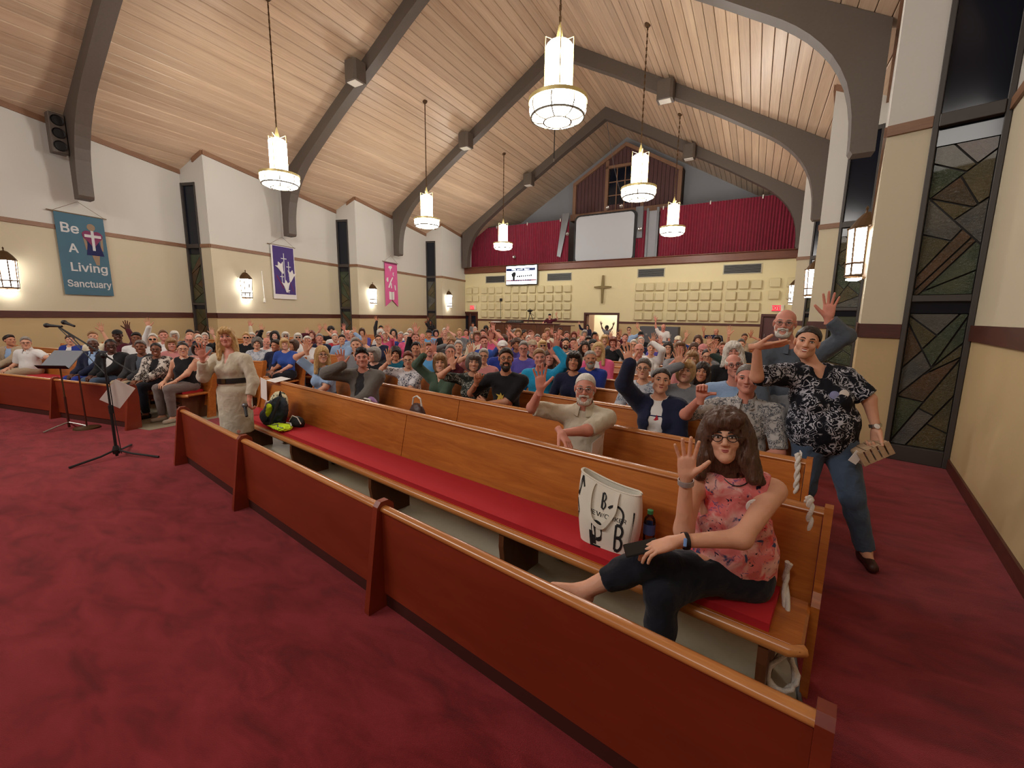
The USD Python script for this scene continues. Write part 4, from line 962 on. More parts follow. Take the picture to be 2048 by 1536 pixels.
CLOTH = {'white': (226, 226, 228), 'black': (24, 24, 28), 'charcoal': (52, 52, 56), 'navy': (28, 34, 62), 'blue': (52, 84, 168), 'royal': (38, 56, 140), 'turquoise': (30, 150, 196), 'light blue': (150, 178, 214), 'sky blue': (92, 160, 214), 'teal': (16, 92, 116), 'green': (72, 92, 76), 'dark green': (34, 52, 46), 'olive': (58, 62, 48), 'maroon': (84, 26, 40), 'red': (178, 36, 52), 'pink': (226, 96, 142), 'purple': (92, 84, 170), 'gray': (126, 128, 132), 'slate': (84, 92, 104), 'beige': (206, 196, 176), 'tan': (176, 156, 130), 'cream': (232, 222, 196), 'jacket gray': (108, 104, 100), 'denim': (74, 92, 116), 'pants black': (20, 22, 34), 'pants gray': (120, 108, 104), 'lavender': (170, 160, 196), 'neon': (214, 250, 40), 'rose': (198, 130, 128)}
def cloth(k):
    n = 'cloth_' + k.replace(' ', '_')
    if n not in M:
        L = lin(*CLOTH[k])
        mat(n, {'tc': ('texture_coordinate', {}), 'w': ('noise_texture', {'scale': 9, 'detail': 3, 'roughness': .5, 'distortion': 1.0}), 'f': ('noise_texture', {'scale': 420, 'detail': 1}), 'm': ('mix', {'color1': tuple(x*.86 for x in L), 'color2': tuple(min(1, x*1.1) for x in L)}),
            'b': ('bump', {'strength': .5, 'distance': .02}), 'b2': ('bump', {'strength': .15, 'distance': .002}), 'p': ('principled_bsdf', {'roughness': .85, 'specular_ior_level': .25, 'sheen_weight': .15})},
            [('tc.object', 'w.vector'), ('tc.object', 'f.vector'), ('f.fac', 'm.fac'), ('m.color', 'p.base_color'), ('w.fac', 'b.height'), ('f.fac', 'b2.height'), ('b.normal', 'b2.normal'), ('b2.normal', 'p.normal')])
    return M[n]
def pattern(name, base, spots, scale=22, detail='voronoi', thr=.5, stretch=(1, 1, 1)):
    """printed cloth: blots of the given colours scattered over a ground colour"""
    n = {'tc': ('texture_coordinate', {}), 'mp': ('mapping', {'scale': stretch}), 'w': ('noise_texture', {'scale': 9, 'detail': 3}), 'b': ('bump', {'strength': .45, 'distance': .02}), 'p': ('principled_bsdf', {'roughness': .85, 'specular_ior_level': .2})}
    L = [('tc.object', 'mp.vector'), ('tc.object', 'w.vector'), ('w.fac', 'b.height'), ('b.normal', 'p.normal')]; prev = None
    for i, (c, sc, t0, t1, dist) in enumerate(spots):
        n[f'n{i}'] = ('noise_texture', {'scale': sc, 'detail': 3, 'roughness': .55, 'distortion': dist}); n[f'o{i}'] = ('mapping', {'location': (i*3.7, i*1.3, i*2.1)})
        n[f'r{i}'] = ('rgb_ramp', {'ramp': [(t0, (0, 0, 0)), (t1, (1, 1, 1))]}); n[f'm{i}'] = ('mix', {'color1': base, 'color2': c})
        L += [('mp.vector', f'o{i}.vector'), (f'o{i}.vector', f'n{i}.vector'), (f'n{i}.fac', f'r{i}.fac'), (f'r{i}.color', f'm{i}.fac')]
        if prev: L.append((prev, f'm{i}.color1'))
        prev = f'm{i}.color'
    L.append((prev, 'p.base_color')); return mat(name, n, L)
pattern('print_floral', lin(226, 122, 122), [(lin(238, 186, 180), 9, .48, .6, .5), (lin(230, 92, 96), 12, .56, .66, .8), (lin(66, 78, 118), 11, .60, .66, 1.0), (lin(34, 34, 60), 34, .64, .68, 1.5), (lin(150, 96, 130), 24, .63, .68, 1.5)])
def line_print(name, base, line, sc, wid, extra=None):
    n = {'tc': ('texture_coordinate', {}), 'a': ('noise_texture', {'scale': sc, 'detail': 1.5, 'distortion': 2.2}), 's': ('math', {'math_type': 'subtract', 'value2': .5}), 'ab': ('math', {'math_type': 'absolute'}), 'r': ('rgb_ramp', {'ramp': [(wid*.5, (1, 1, 1)), (wid, (0, 0, 0))]}),
         'k': ('noise_texture', {'scale': sc*.55, 'detail': 1}), 'kr': ('rgb_ramp', {'ramp': [(.42, (0, 0, 0)), (.5, (1, 1, 1))]}), 'mu': ('mix', {'mix_type': 'multiply', 'fac': 1.0}), 'm': ('mix', {'color1': base, 'color2': line}), 'w': ('noise_texture', {'scale': 9, 'detail': 3}), 'b': ('bump', {'strength': .45, 'distance': .02}), 'p': ('principled_bsdf', {'roughness': .8, 'specular_ior_level': .2})}
    return mat(name, n, [('tc.object', 'a.vector'), ('tc.object', 'k.vector'), ('tc.object', 'w.vector'), ('a.fac', 's.value1'), ('s.value', 'ab.value1'), ('ab.value', 'r.fac'), ('k.fac', 'kr.fac'), ('r.color', 'mu.color1'), ('kr.color', 'mu.color2'), ('mu.color', 'm.fac'), ('m.color', 'p.base_color'), ('w.fac', 'b.height'), ('b.normal', 'p.normal')])
line_print('print_navy_swirl', lin(24, 26, 36), lin(190, 192, 204), 16, .055)
line_print('print_gray_leaf', lin(186, 184, 182), lin(92, 94, 100), 30, .09)
line_print('print_white_leaf', lin(222, 220, 224), lin(70, 74, 92), 20, .07)
line_print('print_zebra', lin(210, 200, 190), lin(46, 36, 34), 26, .16)
line_print('print_black_lace', lin(30, 30, 36), lin(196, 196, 200), 30, .07)
line_print('print_soft', lin(196, 200, 208), lin(120, 132, 152), 26, .09)
line_print('print_tshirt', lin(44, 48, 44), lin(186, 188, 180), 22, .045)
line_print('print_rose', lin(196, 132, 124), lin(236, 206, 196), 30, .09)
plain('eye_white', lin(224, 218, 212), .3); plain('eye_iris', lin(56, 40, 30), .2); plain('lash', lin(60, 40, 34), .7); plain('tooth', lin(240, 234, 222), .3); plain('lips', lin(176, 92, 88), .45); plain('lips_m', lin(168, 104, 94), .5)
plain('glasses_frame', lin(30, 24, 24), .3); plain('lens_dark', lin(14, 14, 18), .15); plain('shoe_dark', lin(34, 28, 28), .5); plain('shoe_brown', lin(66, 34, 28), .5); plain('shoe_tan', lin(176, 160, 144), .6)
mat('lens_clear', {'t': ('transparent_bsdf', {'color': (.95, .95, .95)}), 'g': ('glossy_bsdf', {'roughness': .05, 'color': (1, 1, 1)}), 'f': ('fresnel', {'IOR': 1.4}), 'm': ('mix_closure', {})}, [('f.fac', 'm.fac'), ('t.BSDF', 'm.closure1'), ('g.BSDF', 'm.closure2')], 'm.closure')
def pmat(k): return M[k] if k in M else cloth(k)

LOD = {0: dict(body=.0115, head=.0038, hand=.0034, hair=.0052, cloth=.0105), 1: dict(body=.0155, head=.0056, hand=.0045, hair=.0075, cloth=.0145), 2: dict(body=.026, head=.0098, hand=.0062, hair=.0125, cloth=.0215), 3: dict(body=.033, head=.013, hand=.0076, hair=.016, cloth=.029)}

def thin(m_, tol):
    if m_ is None: return m_
    try:
        q = manifold3d.Manifold(manifold3d.Mesh(np.asarray(m_.vertices, np.float32), np.asarray(m_.faces, np.uint32)))
        if q.status() != manifold3d.Error.NoError: return m_
        r = q.simplify(tol).to_mesh(); return T3(np.array(r.vert_properties[:, :3]), np.array(r.tri_verts))
    except Exception: return m_
TOL = {0: .0009, 1: .0018, 2: .0036, 3: .0052}
_thin = {}
def thin_c(m_, tol):
    k = (id(m_), tol)
    if k not in _thin: _thin[k] = (thin(m_, tol), m_)
    return _thin[k][0]
def union(parts):
    try:
        ms = []
        for p in parts:
            m_ = manifold3d.Manifold(manifold3d.Mesh(np.asarray(p.vertices, np.float32), np.asarray(p.faces, np.uint32)))
            if m_.status() != manifold3d.Error.NoError: raise ValueError
            ms.append(m_)
        r = manifold3d.Manifold.batch_boolean(ms, manifold3d.OpType.Add).to_mesh()
        return T3(np.array(r.vert_properties[:, :3]), np.array(r.tri_verts))
    except Exception:
        return cat_(parts)

def person(J, o, label, loc=(0, 0, 0), rz=0, group=None):
    """J: joints in the person's own frame; o: look"""
    S = o.get('S', 1.0); lod = LOD[o.get('lod', 2)]; sex = o.get('sex', 'm'); fat = o.get('fat', 1.0); fem = sex == 'f'
    p = thing('person', label, 'person', loc, rz, group)
    sk = skin(o.get('skin', 'light'))
    neck, pel = J['neck'], J['pelvis']
    tu = unit(neck-pel); tr_ = J['shR']-J['shL']; tr_ = unit(tr_ - tu*(tr_@tu)); tf = np.cross(tu, tr_); RT = np.stack([tr_, tf, tu], 1)
    hu = np.array([0, 0, 1.]); hr = unit((J['hipR']-J['hipL'])*np.array([1, 1, 0])); hf = np.cross(hu, hr); RH = np.stack([hr, hf, hu], 1)
    ts = np.linalg.norm(neck-pel)/.50
    TL = lambda x, y, z: pel + RT@(np.array([x, y, z])*ts)
    pts = np.array([v for k, v in J.items() if v.shape == (3,)])
    lo, hi = pts.min(0)-.2*S, pts.max(0)+.2*S
    def torso(f, e, k=.04, lower=True, legs=True):
        sw = np.linalg.norm(J['shR']-J['shL'])/2
        if lower: f.ell(pel + RH@np.array([0, -.012, .0])*S, np.array([(.168 if fem else .160)*fat, .122*fat, .118])*S+e, RH, k)
        f.ell(TL(0, 0, .15), np.array([(.132 if fem else .142)*fat, .102*fat, .14])*S+e, RT, k)
        f.ell(TL(0, .0, .31), np.array([.152+.3*(sw/S-.185), .112, .155])*S*(.5+.5*fat)+e, RT, k)
        if fat > 1.08: f.ell(TL(0, .05*fat, .12), np.array([.135*fat, .10*fat, .13])*S+e, RT, k)
        if fem:
            for s in (-1, 1): f.ell(TL(s*.072, .085, .285), np.array([.070, .062, .068])*S*(.4+.6*fat)+e, RT, .03)
        f.cap(J['shL']*.94+J['shR']*.06 + RT@np.array([0, .0, -.012]), J['shR']*.94+J['shL']*.06 + RT@np.array([0, .0, -.012]), .056*S+e, .056*S+e, k)
        for s in ('shL', 'shR'): f.cap(neck - tu*.01*S, neck*.35+J[s]*.65 + tu*.0, .050*S+e, .046*S+e, k)
    def arm(f, s, e, a=0.0, b=1.0, k=.03, wmul=1.0):
        r0 = (.048 if fem else .052)*S*(.45+.55*fat)*wmul; sh, el, wr = J['sh'+s], J['el'+s], J['wr'+s]
        if a <= 0: f.cap(sh, el, r0+e, (.039 if fem else .042)*S*(.6+.4*fat)*wmul+e, k)
        if b > .5: f.cap(el, wr, (.041 if fem else .044)*S*(.6+.4*fat)*wmul+e, .0255*S*wmul+e, k)
    def leg(f, s, e, k=.03, down=1.0, wm=1.0):
        f.cap(J['hip'+s], J['kn'+s], .088*S*fat*wm+e, .060*S*(.5+.5*fat)*wm+e, k)
        an = J['kn'+s] + (J['an'+s]-J['kn'+s])*down; q = J['kn'+s]*.68+J['an'+s]*.32 - hf*.0
        f.cap(J['kn'+s], q, .056*S*(.5+.5*fat)*wm+e, .055*S*wm+e, k); f.cap(q, an, .055*S*wm+e, (.038 if down >= 1 else .046)*S*wm+e, k)
    # ---- the body: one continuous figure
    f = Field(lo, hi, lod['body']); torso(f, 0)
    f.cap(neck - tu*.02*S, J['head'] + J['RH']@np.array([0, -.02, -.06])*S, (.050 if fem else .058)*S*(.7+.3*fat), (.046 if fem else .053)*S*(.7+.3*fat), .03)
    for s in 'LR': arm(f, s, 0); leg(f, s, 0)
    for s in 'LR': f.cap(J['an'+s], J['toe'+s], .038*S, .026*S, .03); f.cap(J['an'+s]-np.array([0, 0, .03])*S, J['an'+s]-np.array([0, 0, .03])*S-unit(J['toe'+s]-J['an'+s])*.03*S, .034*S, .03*S, .03)
    tol = TOL[o.get('lod', 2)]; parts = [thin(f.mesh(), tol)]
    hs = np.array(o.get('headscale', (1, 1, 1)))*S*(1.0 if not fem else .97)
    HM = M4(J['RH']*hs, J['head'])
    parts.append(moved(thin_c(head_mesh(sex, lod['head']), tol*.5), HM))
    for s in 'LR':
        hk = o.get('hand'+s, 'relaxed'); R = J['hd'+s]; mm = thin_c(hand_mesh(hk, lod['hand']), tol*.5)
        sc = S*(.97 if fem else 1.04)
        if s == 'L': mm = T3(mm.vertices*np.array([-1, 1, 1]), mm.faces[:, ::-1])
        parts.append(moved(mm, M4(R, J['wr'+s], sc)))
    obj('body', union(parts) if o.get('lod', 2) < 2 else cat_(parts), sk, p, smooth=True)
    H = lambda m_: moved(m_, HM)
    # ---- clothes
    def wrinkle(f, amp, sc=14):
        f.rough(amp*1.2, sc*3.2, 7, (1, 1, .6))
    top = o.get('top', 'white'); sl = o.get('sleeve', .55); hem = o.get('hem', -.10); e = o.get('ease', .014)
    def garment(nm, mt, sl, e, hem, neckr=.072, vneck=0.0, open_=None, boxy=1.0, wr_=.012):
        f = Field(lo, hi, lod['cloth']); torso(f, e)
        if boxy > 1: f.ell(TL(0, .01, .12), np.array([.155*fat*boxy, .115*fat*boxy, .2])*S, RT, .05)
        for s in 'LR':
            if sl > 0: arm(f, s, e+.008*S, 0, 1 if sl > .55 else .5, .03)
        if lod['cloth'] < .014: wrinkle(f, wr_)
        for s in 'LR':
            sh, el, wr = J['sh'+s], J['el'+s], J['wr'+s]
            if sl <= 0:
                a = sh + unit(sh-neck)*(.0*S) - tu*.0; n = unit(unit(sh-neck)*.9 + tu*.1); L_ = .0
                sl_, g = f.block(np.minimum(sh, el)-.12, np.maximum(sh, el)+.12); d = (g.astype(float)-(sh - unit(sh-neck)*.028*S))@n; near = np.sqrt(((g-sh)**2).sum(-1)) < .16*S
                f.D[sl_] = np.where(near, np.maximum(f.D[sl_], d), f.D[sl_])
            elif sl <= .99:
                if sl <= .55: c, n = sh + (el-sh)*min(1, sl/.5*.92), unit(el-sh)
                else: c, n = el + (wr-el)*((sl-.5)/.5), unit(wr-el)
                R_ = .14*S; q0, q1 = (c, el) if sl <= .55 else (c, wr)
                sl_, g = f.block(np.minimum(q0, q1)-R_, np.maximum(q0, q1)+R_); t = q1-q0; tt = np.clip(((g-q0)@t)/(t@t+1e-9), 0, 1.4)[..., None]; near = np.sqrt(((g-(q0+tt*t))**2).sum(-1)) < .085*S
                d = (g.astype(float)-c)@n; f.D[sl_] = np.where(near & (d > 0), np.maximum(f.D[sl_], d), f.D[sl_])
        f.ell(neck + tu*.035*S + tf*.012*S, np.array([neckr, neckr*1.05, .062])*S, RT, .008, 'sub'); f.cap(neck, neck+tu*.2*S, .066*S, .066*S, .008, 'sub')
        if vneck: f.cap(neck + tf*.06*S + tu*.01*S, TL(0, .13, .50-vneck), .035*S, .012*S, .01, 'sub')
        if open_:
            for t in np.linspace(0, 1, 8): f.ell(TL(0, .14, .50-t*.62), np.array([open_[0]+(open_[1]-open_[0])*t, .1, .07])*S, RT, .0, 'sub')
        g = f.grid(); dz = (g-pel.astype(np.float32))@RT[:, 2].astype(np.float32)
        cut = hem*S - dz
        far_arm = np.zeros_like(cut)
        for s in 'LR':
            el, wr = J['el'+s], J['wr'+s]
            if sl > .55: t = wr-el; tt = np.clip(((g-el)@t)/(t@t), 0, 1)[..., None]; far_arm = np.maximum(far_arm, (np.sqrt(((g-(el+tt*t))**2).sum(-1)) < .07*S)*1.0)
        f.D = np.where(far_arm > 0, f.D, np.maximum(f.D, cut.astype(np.float32)))
        m_ = thin(f.mesh(), tol)
        if m_ is not None: return obj(nm, m_, mt, p, smooth=True)
    garment(o.get('topname', 'shirt'), pmat(top), sl, e, hem, o.get('neckr', .072), o.get('vneck', 0), None, o.get('boxy', 1.0))
    if 'outer' in o: garment(o.get('outername', 'jacket'), pmat(o['outer']), o.get('outsleeve', 1.0), e+.014, o.get('outhem', hem-.03), .085, 0, o.get('open', (.05, .09)), o.get('boxy', 1.0))
    if o.get('skirt'):
        f = Field(lo-.1, hi+.1, lod['cloth']); z1 = o['skirt']
        for t in np.linspace(0, 1, 6): f.ell(pel*(1-t) + (np.array([pel[0], pel[1], z1]))*t + np.array([0, .0, -.0]), np.array([.205*fat*(1-.05*t), .165*fat*(1-.02*t), .12])*S, RH, .05)
        f.half((0, 0, z1), (0, 0, -1)); f.half(pel+np.array([0, 0, .14*S]), (0, 0, 1))
        if lod['cloth'] < .014: wrinkle(f, .008)
        obj('skirt', thin(f.mesh(), tol), pmat(o.get('pants', 'beige')), p, smooth=True)
    else:
        f = Field(lo, hi, lod['cloth']*1.1); pe = o.get('pantease', .012)
        f.ell(pel + RH@np.array([0, -.012, .0])*S, np.array([.168*fat, .125*fat, .12])*S+pe, RH, .04)
        f.ell(TL(0, 0, .1), np.array([.14*fat, .108*fat, .1])*S+pe*.6, RT, .04)
        for s in 'LR': leg(f, s, pe, .03, o.get('pantlen', .96), o.get('legw', 1.0))
        g = f.grid(); d = (g-(pel + tu*.12*S).astype(np.float32))@tu.astype(np.float32); q = g-pel.astype(np.float32); f.D = np.where(np.hypot(q[..., 0], q[..., 1]) < .215*S*fat, np.maximum(f.D, d), f.D)
        for s in 'LR':
            c = J['kn'+s] + (J['an'+s]-J['kn'+s])*o.get('pantlen', .96); n = unit(J['an'+s]-J['kn'+s]); sl_, g = f.block(J['an'+s]-.22, J['an'+s]+.22)
            if sl_ is not None:
                near = (np.sqrt(((g-c)**2).sum(-1)) < .14*S); d = (g.astype(float)-c)@n; f.D[sl_] = np.where(near, np.maximum(f.D[sl_], d), f.D[sl_])
        if lod['cloth'] < .014: wrinkle(f, .012, 11)
        obj('trousers', thin(f.mesh(), tol), pmat(o.get('pants', 'denim')), p, smooth=True)
    if not o.get('noshoes'):
        for s in 'LR':
            f = Field(np.minimum(J['an'+s], J['toe'+s])-.14, np.maximum(J['an'+s], J['toe'+s])+.14, max(lod['cloth']*.8, .007)); t = unit((J['toe'+s]-J['an'+s])*np.array([1, 1, .0]))
            b0 = np.array([*J['an'+s][:2], J['toe'+s][2]+.012*S])
            f.cap(b0-t*.03*S, J['toe'+s]+t*.01+np.array([0, 0, .008]), .042*S, .036*S, .02); f.cap(b0, J['an'+s]-np.array([0, 0, .02]), .042*S, .044*S, .03)
            f.half((0, 0, J['toe'+s][2]-.024*S), (0, 0, -1)) if o.get('flatsole', True) else None
            obj('shoe', thin(f.mesh(), tol), pmat(o.get('shoes', 'shoe_dark')), p, smooth=True)
    # ---- head
    hair = o.get('hair', 'short')
    if hair != 'none':
        mt = pmat(o['hatcol']) if hair in ('cap', 'hat') else hairmat(o.get('hairc', 'brown'))
        if hair in ('cap', 'hat') and o.get('hairc'): obj('hair', H(thin_c(hair_mesh('crop', lod['hair']), tol*.5)), hairmat(o['hairc']), p, smooth=True)
        obj('hat' if hair in ('cap', 'hat') else 'hair', H(thin_c(hair_mesh(hair, lod['hair']), tol*.5)), mt, p, smooth=True)
    if o.get('beard'): obj('beard', H(thin_c(beard_mesh(o['beard'], lod['hair']*.75), tol*.5)), hairmat(o.get('beardc', 'gray')), p, smooth=True)
    fp = face_parts(o.get('mouth', 'grin'), 1.0 if not fem else .95); big = o.get('lod', 2) <= 1
    if big:
        for m1, m2 in zip(fp['eye'], fp['iris']):
            e_ = obj('eye', H(m1), 'eye_white', p, smooth=True); obj('iris', H(m2), 'eye_iris', e_, smooth=True)
        obj('eyelid', H(fp['eyelid']), 'lash', p, smooth=True)
        for m1 in fp['eyebrow']: obj('eyebrow', H(m1), hairmat(o.get('browc', {'white': 'gray', 'silver': 'gray', 'blond': 'sand'}.get(o.get('hairc', 'brown'), o.get('hairc', 'brown')))), p, smooth=True)
    else:
        if not o.get('shades'): obj('eye', cat_([H(T3(m_.vertices*np.array([1, 1, .8]), m_.faces)) for m_ in fp['iris']] + [H(fp['eyelid'])]), 'eye_iris', p)
    if 'teeth' in fp: obj('teeth', H(fp['teeth']), 'tooth', p, smooth=True)
    obj('mouth', H(fp['lip']), 'lips' if fem else 'lips_m', p, smooth=True)
    if o.get('glasses') or o.get('shades'):
        g_ = obj('glasses', H(GL), 'glasses_frame' if o.get('glasses') != 'thin' else 'steel', p); [obj('lens', H(q), 'lens_dark' if o.get('shades') else 'lens_clear', g_, smooth=True) for q in GLENS]
    if o.get('collar'):
        a = np.linspace(.35, 2*np.pi-.35, 25); V = []; F = []
        for t in a:
            d = np.array([math.sin(t), math.cos(t), 0])
            for r, z, fr in ((.062, .055, 0), (.060, .0, 0), (.098, -.022, 0), (.100, -.018, 0), (.066, .058, 0)):
                q = RT@(d*np.array([r, r*1.0, 0]) + np.array([0, .012 - (.0 if math.cos(t) < 0 else 0), z - .028*max(0, math.cos(t)) + (.018 if math.cos(t) < -.2 else 0)]))*S; V.append(neck + q)
        n = len(a)
        for i in range(n-1):
            for j in range(4): F += [[i*5+j, (i+1)*5+j, (i+1)*5+j+1], [i*5+j, (i+1)*5+j+1, i*5+j+1]]
        obj('collar', T3(V, F), pmat(o.get('collarc', top)), p, smooth=True)
    p_frame = dict(TL=TL, RT=RT, neck=neck, pel=pel, HM=HM, S=S, tf=tf, tu=tu, p=p, J=J)
    for d in o.get('deco', []):
        if d[0] == 'badge': obj('badge', moved(lathe([(0, 0), (d[3], 0), (d[3], .004), (0, .006)], 16), M4(np.stack([tr_, tu, tf], 1), TL(*d[1]) + tf*d[2])), d[4], p)
        elif d[0] == 'patch':
            obj(d[1], moved(extrude(d[2], .003), M4(np.stack([-tr_, tu, tf], 1) @ np.diag([-1, 1, 1]), TL(*d[3]) + tf*d[4])), d[5], p)
    return p, p_frame

def hand_frame(fingers, palm, s):
    y = unit(fingers); z = np.asarray(palm, float); z = unit(z - y*(z@y)); x = np.cross(y, z)
    return np.stack([x, y, z], 1)
def figure(S=1.0, sit=True, seat=.475, sw=.188, lean=.08, twist=0.0, side=0.0, head=(0, 0, 0), wr=None, hint=None, hands=None, feet=None, hz=None):
    """joints of a sitting or standing figure facing +y, the origin on the floor under the pelvis"""
    J = {}; pel = np.array([0, 0, seat + .092*S]) if sit else np.array([0, 0, .92*S if hz is None else hz])
    R = rot('z', twist) @ rot('y', side) @ rot('x', -lean)
    J['pelvis'] = pel; J['neck'] = pel + R@np.array([0, -.01, .50])*S
    RHd = rot('z', head[0]) @ rot('x', head[1]) @ rot('y', head[2]); J['RH'] = RHd
    J['head'] = J['neck'] + (R@np.array([0, .02, .085]) + RHd@np.array([0, .018, .092]))*S
    for s, g in (('R', 1), ('L', -1)):
        J['sh'+s] = pel + R@np.array([g*sw, -.01, .435])*S; J['hip'+s] = pel + np.array([g*.092, .0, -.01])*S
        if sit:
            J['kn'+s] = J['hip'+s] + np.array([g*.05, .43, .0])*S; kz = J['kn'+s][2]
            J['an'+s] = np.array([J['kn'+s][0], J['kn'+s][1]-.03*S, .085*S]); J['toe'+s] = J['an'+s] + np.array([g*.02, .15, -.055])*S
        else:
            ft = (feet or {}).get(s, (g*.12, .0)); J['an'+s] = np.array([ft[0], ft[1], .085*S]); J['toe'+s] = J['an'+s] + np.array([g*.05, .15, -.055])*S
            J['kn'+s], _ = ik(J['hip'+s], J['an'+s], .425*S, .42*S, (g*.1, 1, 0))
        t = (wr or {}).get(s); hd = (hands or {}).get(s)
        if t is None: t = np.array([g*.11, .30, seat+.19*S]) if sit else pel + np.array([g*.24, .06, -.10])*S; hd = hd or ((-g*.5, .8, -.25) if sit else (0, .15, -1), (0, 0, -1) if sit else (-g, 0, 0))
        J['el'+s], J['wr'+s] = ik(J['sh'+s], t, .285*S, .25*S, (hint or {}).get(s, (g*.8, -.5, -.7)))
        J['hd'+s] = hand_frame(*(hd or ((0, 0, 1), (0, 1, 0))), s)
    return J
# ================================================================ the congregation
def crowd(label, loc, rz, fg, look, group):
    J = figure(**fg)
    p, fr = person(J, look, label, loc, rz, group)
    TL, RT, tf, tu, S = fr['TL'], fr['RT'], fr['tf'], fr['tu'], fr['S']
    FM = lambda x, y, z, d=.0: M4(np.stack([-RT[:, 0], RT[:, 2], tf], 1), TL(x, y, z) + tf*d)
    if look.get('badge') or look.get('badge2'):
        obj('badge', moved(lathe([(.028, 0), (.028, .004), (0, .006)], 16), M4(np.stack([RT[:, 0], RT[:, 2], tf], 1) @ np.diag([1, 1, 1]), TL(-.085, .125, .36))), 'paper', p, label='white round badge')
    if look.get('clerical'): obj('collar_tab', moved(box((0, 0, 0), (.035, .02, .012), .003), FM(0, .075, .505)), 'white_plastic', p, label='white collar tab')
    if look.get('stripes'):
        for k in range(6): obj('stripe', moved(box((0, 0, 0), (.15-.006*abs(k-2), .012, .008), .003), FM(0, .131+.003*(k > 1), .36-k*.026)), 'banner_navy', p)
        obj('print', moved(extrude(sg.Polygon([(-.05, -.07), (-.02, -.02), (-.06, .02), (-.01, .04), (.01, .085), (.03, .03), (.06, .02), (.03, -.02), (.05, -.06), (.0, -.03)]), .006), FM(0.0, .138, .29)), 'cloth_print_red', p)
    if look.get('gold'): obj('print', moved(extrude(sg.Polygon([(-.04, -.05), (-.02, .0), (-.05, .03), (0, .02), (.01, .05), (.03, .01), (.05, .03), (.03, -.04), (.01, -.02), (-.01, -.06)]), .005), FM(.03, .13, .27)), 'gold_print', p)
    if look.get('turtle'): obj('collar', moved(lathe([(.058, -.02), (.060, .055), (.052, .055), (.05, -.02)], 20), M4(RT, fr['neck'] + tu*.005)), cloth('charcoal'), p, smooth=50)
    return p
plain('cloth_print_red', lin(196, 40, 60), .8); plain('gold_print', lin(214, 184, 84), .6)
_hr = random.Random(8)
def C(label, B, x, y, dz, S, lean, twist, head, who, hairc, top, pants, mouth, fat, arms, **kw):
    sex, sk, hair = who.split()
    fg = dict(S=S, lean=lean, twist=twist, head=head, sw=.178 if sex == 'f' else .192)
    look = dict(sex=sex, skin=sk, hair=hair, top=top, pants=pants, mouth=mouth, fat=fat, lod=3, sleeve=.5, headscale=[_hr.gauss(1, .03) for _ in range(3)])
    if hairc: look['hairc'] = hairc
    if arms:
        fg['wr'] = {s: v[0] for s, v in arms.items()}; fg['hands'] = {s: v[1:] for s, v in arms.items()}; fg['hint'] = {s: (.9 if s == 'R' else -.9, -.1, -.8) for s in arms}
        for s in arms: look['hand'+s] = 'open'
    look.update(kw); f = -(nR if B == 'R' else nL)
    crowd(label, (x, y, dz), math.atan2(-f[0], f[1]), fg, look, 'people in the right-hand pews' if B == 'R' else 'people in the left-hand pews')
C('person in beige polo shirt waving a hand, third from left in second row, right block', 'R', -1.157, 3.326, -.00, .977, .05, .28, (.45, .05, -.02), 'm pink crop', 'white', 'beige', 'pants gray', 'neutral', 1.05, {'R': ((.202, .363, 1.236), (-.03, .1, .99), (-.56, .81, .14)), 'L': ((-.032, .55, .937), (-.7, .3, -.45), (.0, .3, -1.0))}, lod=0, glasses='thin', collar=1, beard='short', beardc='white', handL='rest')
C('person in navy jacket waving a hand, seventh from left in third row, right block', 'R', -.706, 4.103, -.00, .986, .06, .18, (.43, .11, -.09), 'f light pulled', 'dark', 'white', 'tan', 'smile', 1.12, {'R': ((.172, .329, 1.394), (.23, .1, .97), (-.4, .91, .08))}, lod=1, stripes=1, outer='navy', outsleeve=1.0)
C('person in gray leaf print shirt, eighth from left in third row, right block', 'R', .003, 4.026, -.00, 1.107, .10, .09, (.14, .05, .04), 'm pink crop', 'salt', 'print_gray_leaf', 'charcoal', 'smile', 1.15, {'R': ((.243, .454, 1.183), (-.03, .1, .99), (-.25, .96, .14))}, lod=0, collar=1, handR='thumb')
C('person in charcoal top sitting still, seventh from left in fifth row, right block', 'R', -.512, 5.756, -.00, .872, .03, .14, (.2, .07, -.09), 'f tan long', 'dark', 'charcoal', 'pants gray', 'smile', 1.05, 0, lod=1)
C('person in gray T-shirt waving a hand, ninth from left in fourth row, right block', 'R', -.601, 4.943, -.00, .996, .07, .16, (.21, .09, -.08), 'f light bob', 'blond', 'gray', 'pants black', 'smile', .98, {'R': ((.0, .21, 1.311), (.18, .1, .98), (-.3, .95, .08))}, lod=1, sleeve=1.0)
C('person in gray patterned blouse sitting still, eighth from left in fourth row, right block', 'R', -1.056, 5.004, -.00, .977, .04, .21, (.26, .07, -.02), 'f light short', 'salt', 'print_soft', 'pants gray', 'smile', 1.05, 0, lod=1, glasses=1, sleeve=1.0)
C('person in light blue shirt sitting still, tenth from left in fourth row, right block', 'R', -.116, 4.887, -.00, 1.126, .08, .11, (.28, .1, .17), 'm pink fringe', 'white', 'light blue', 'navy', 'smile', 1.1, 0, lod=1, glasses=1, sleeve=1.0)
C('person in green top waving a hand, fourth from left in third row, right block', 'R', -3.678, 4.608, -.00, .890, .09, .46, (.82, .09, -.0), 'f light bob', 'sand', 'green', 'pants gray', 'grin', .98, {'R': ((.064, .257, 1.265), (.01, .1, .99), (-.77, .63, .08))}, lod=1, sleeve=1.0, vneck=0.12)
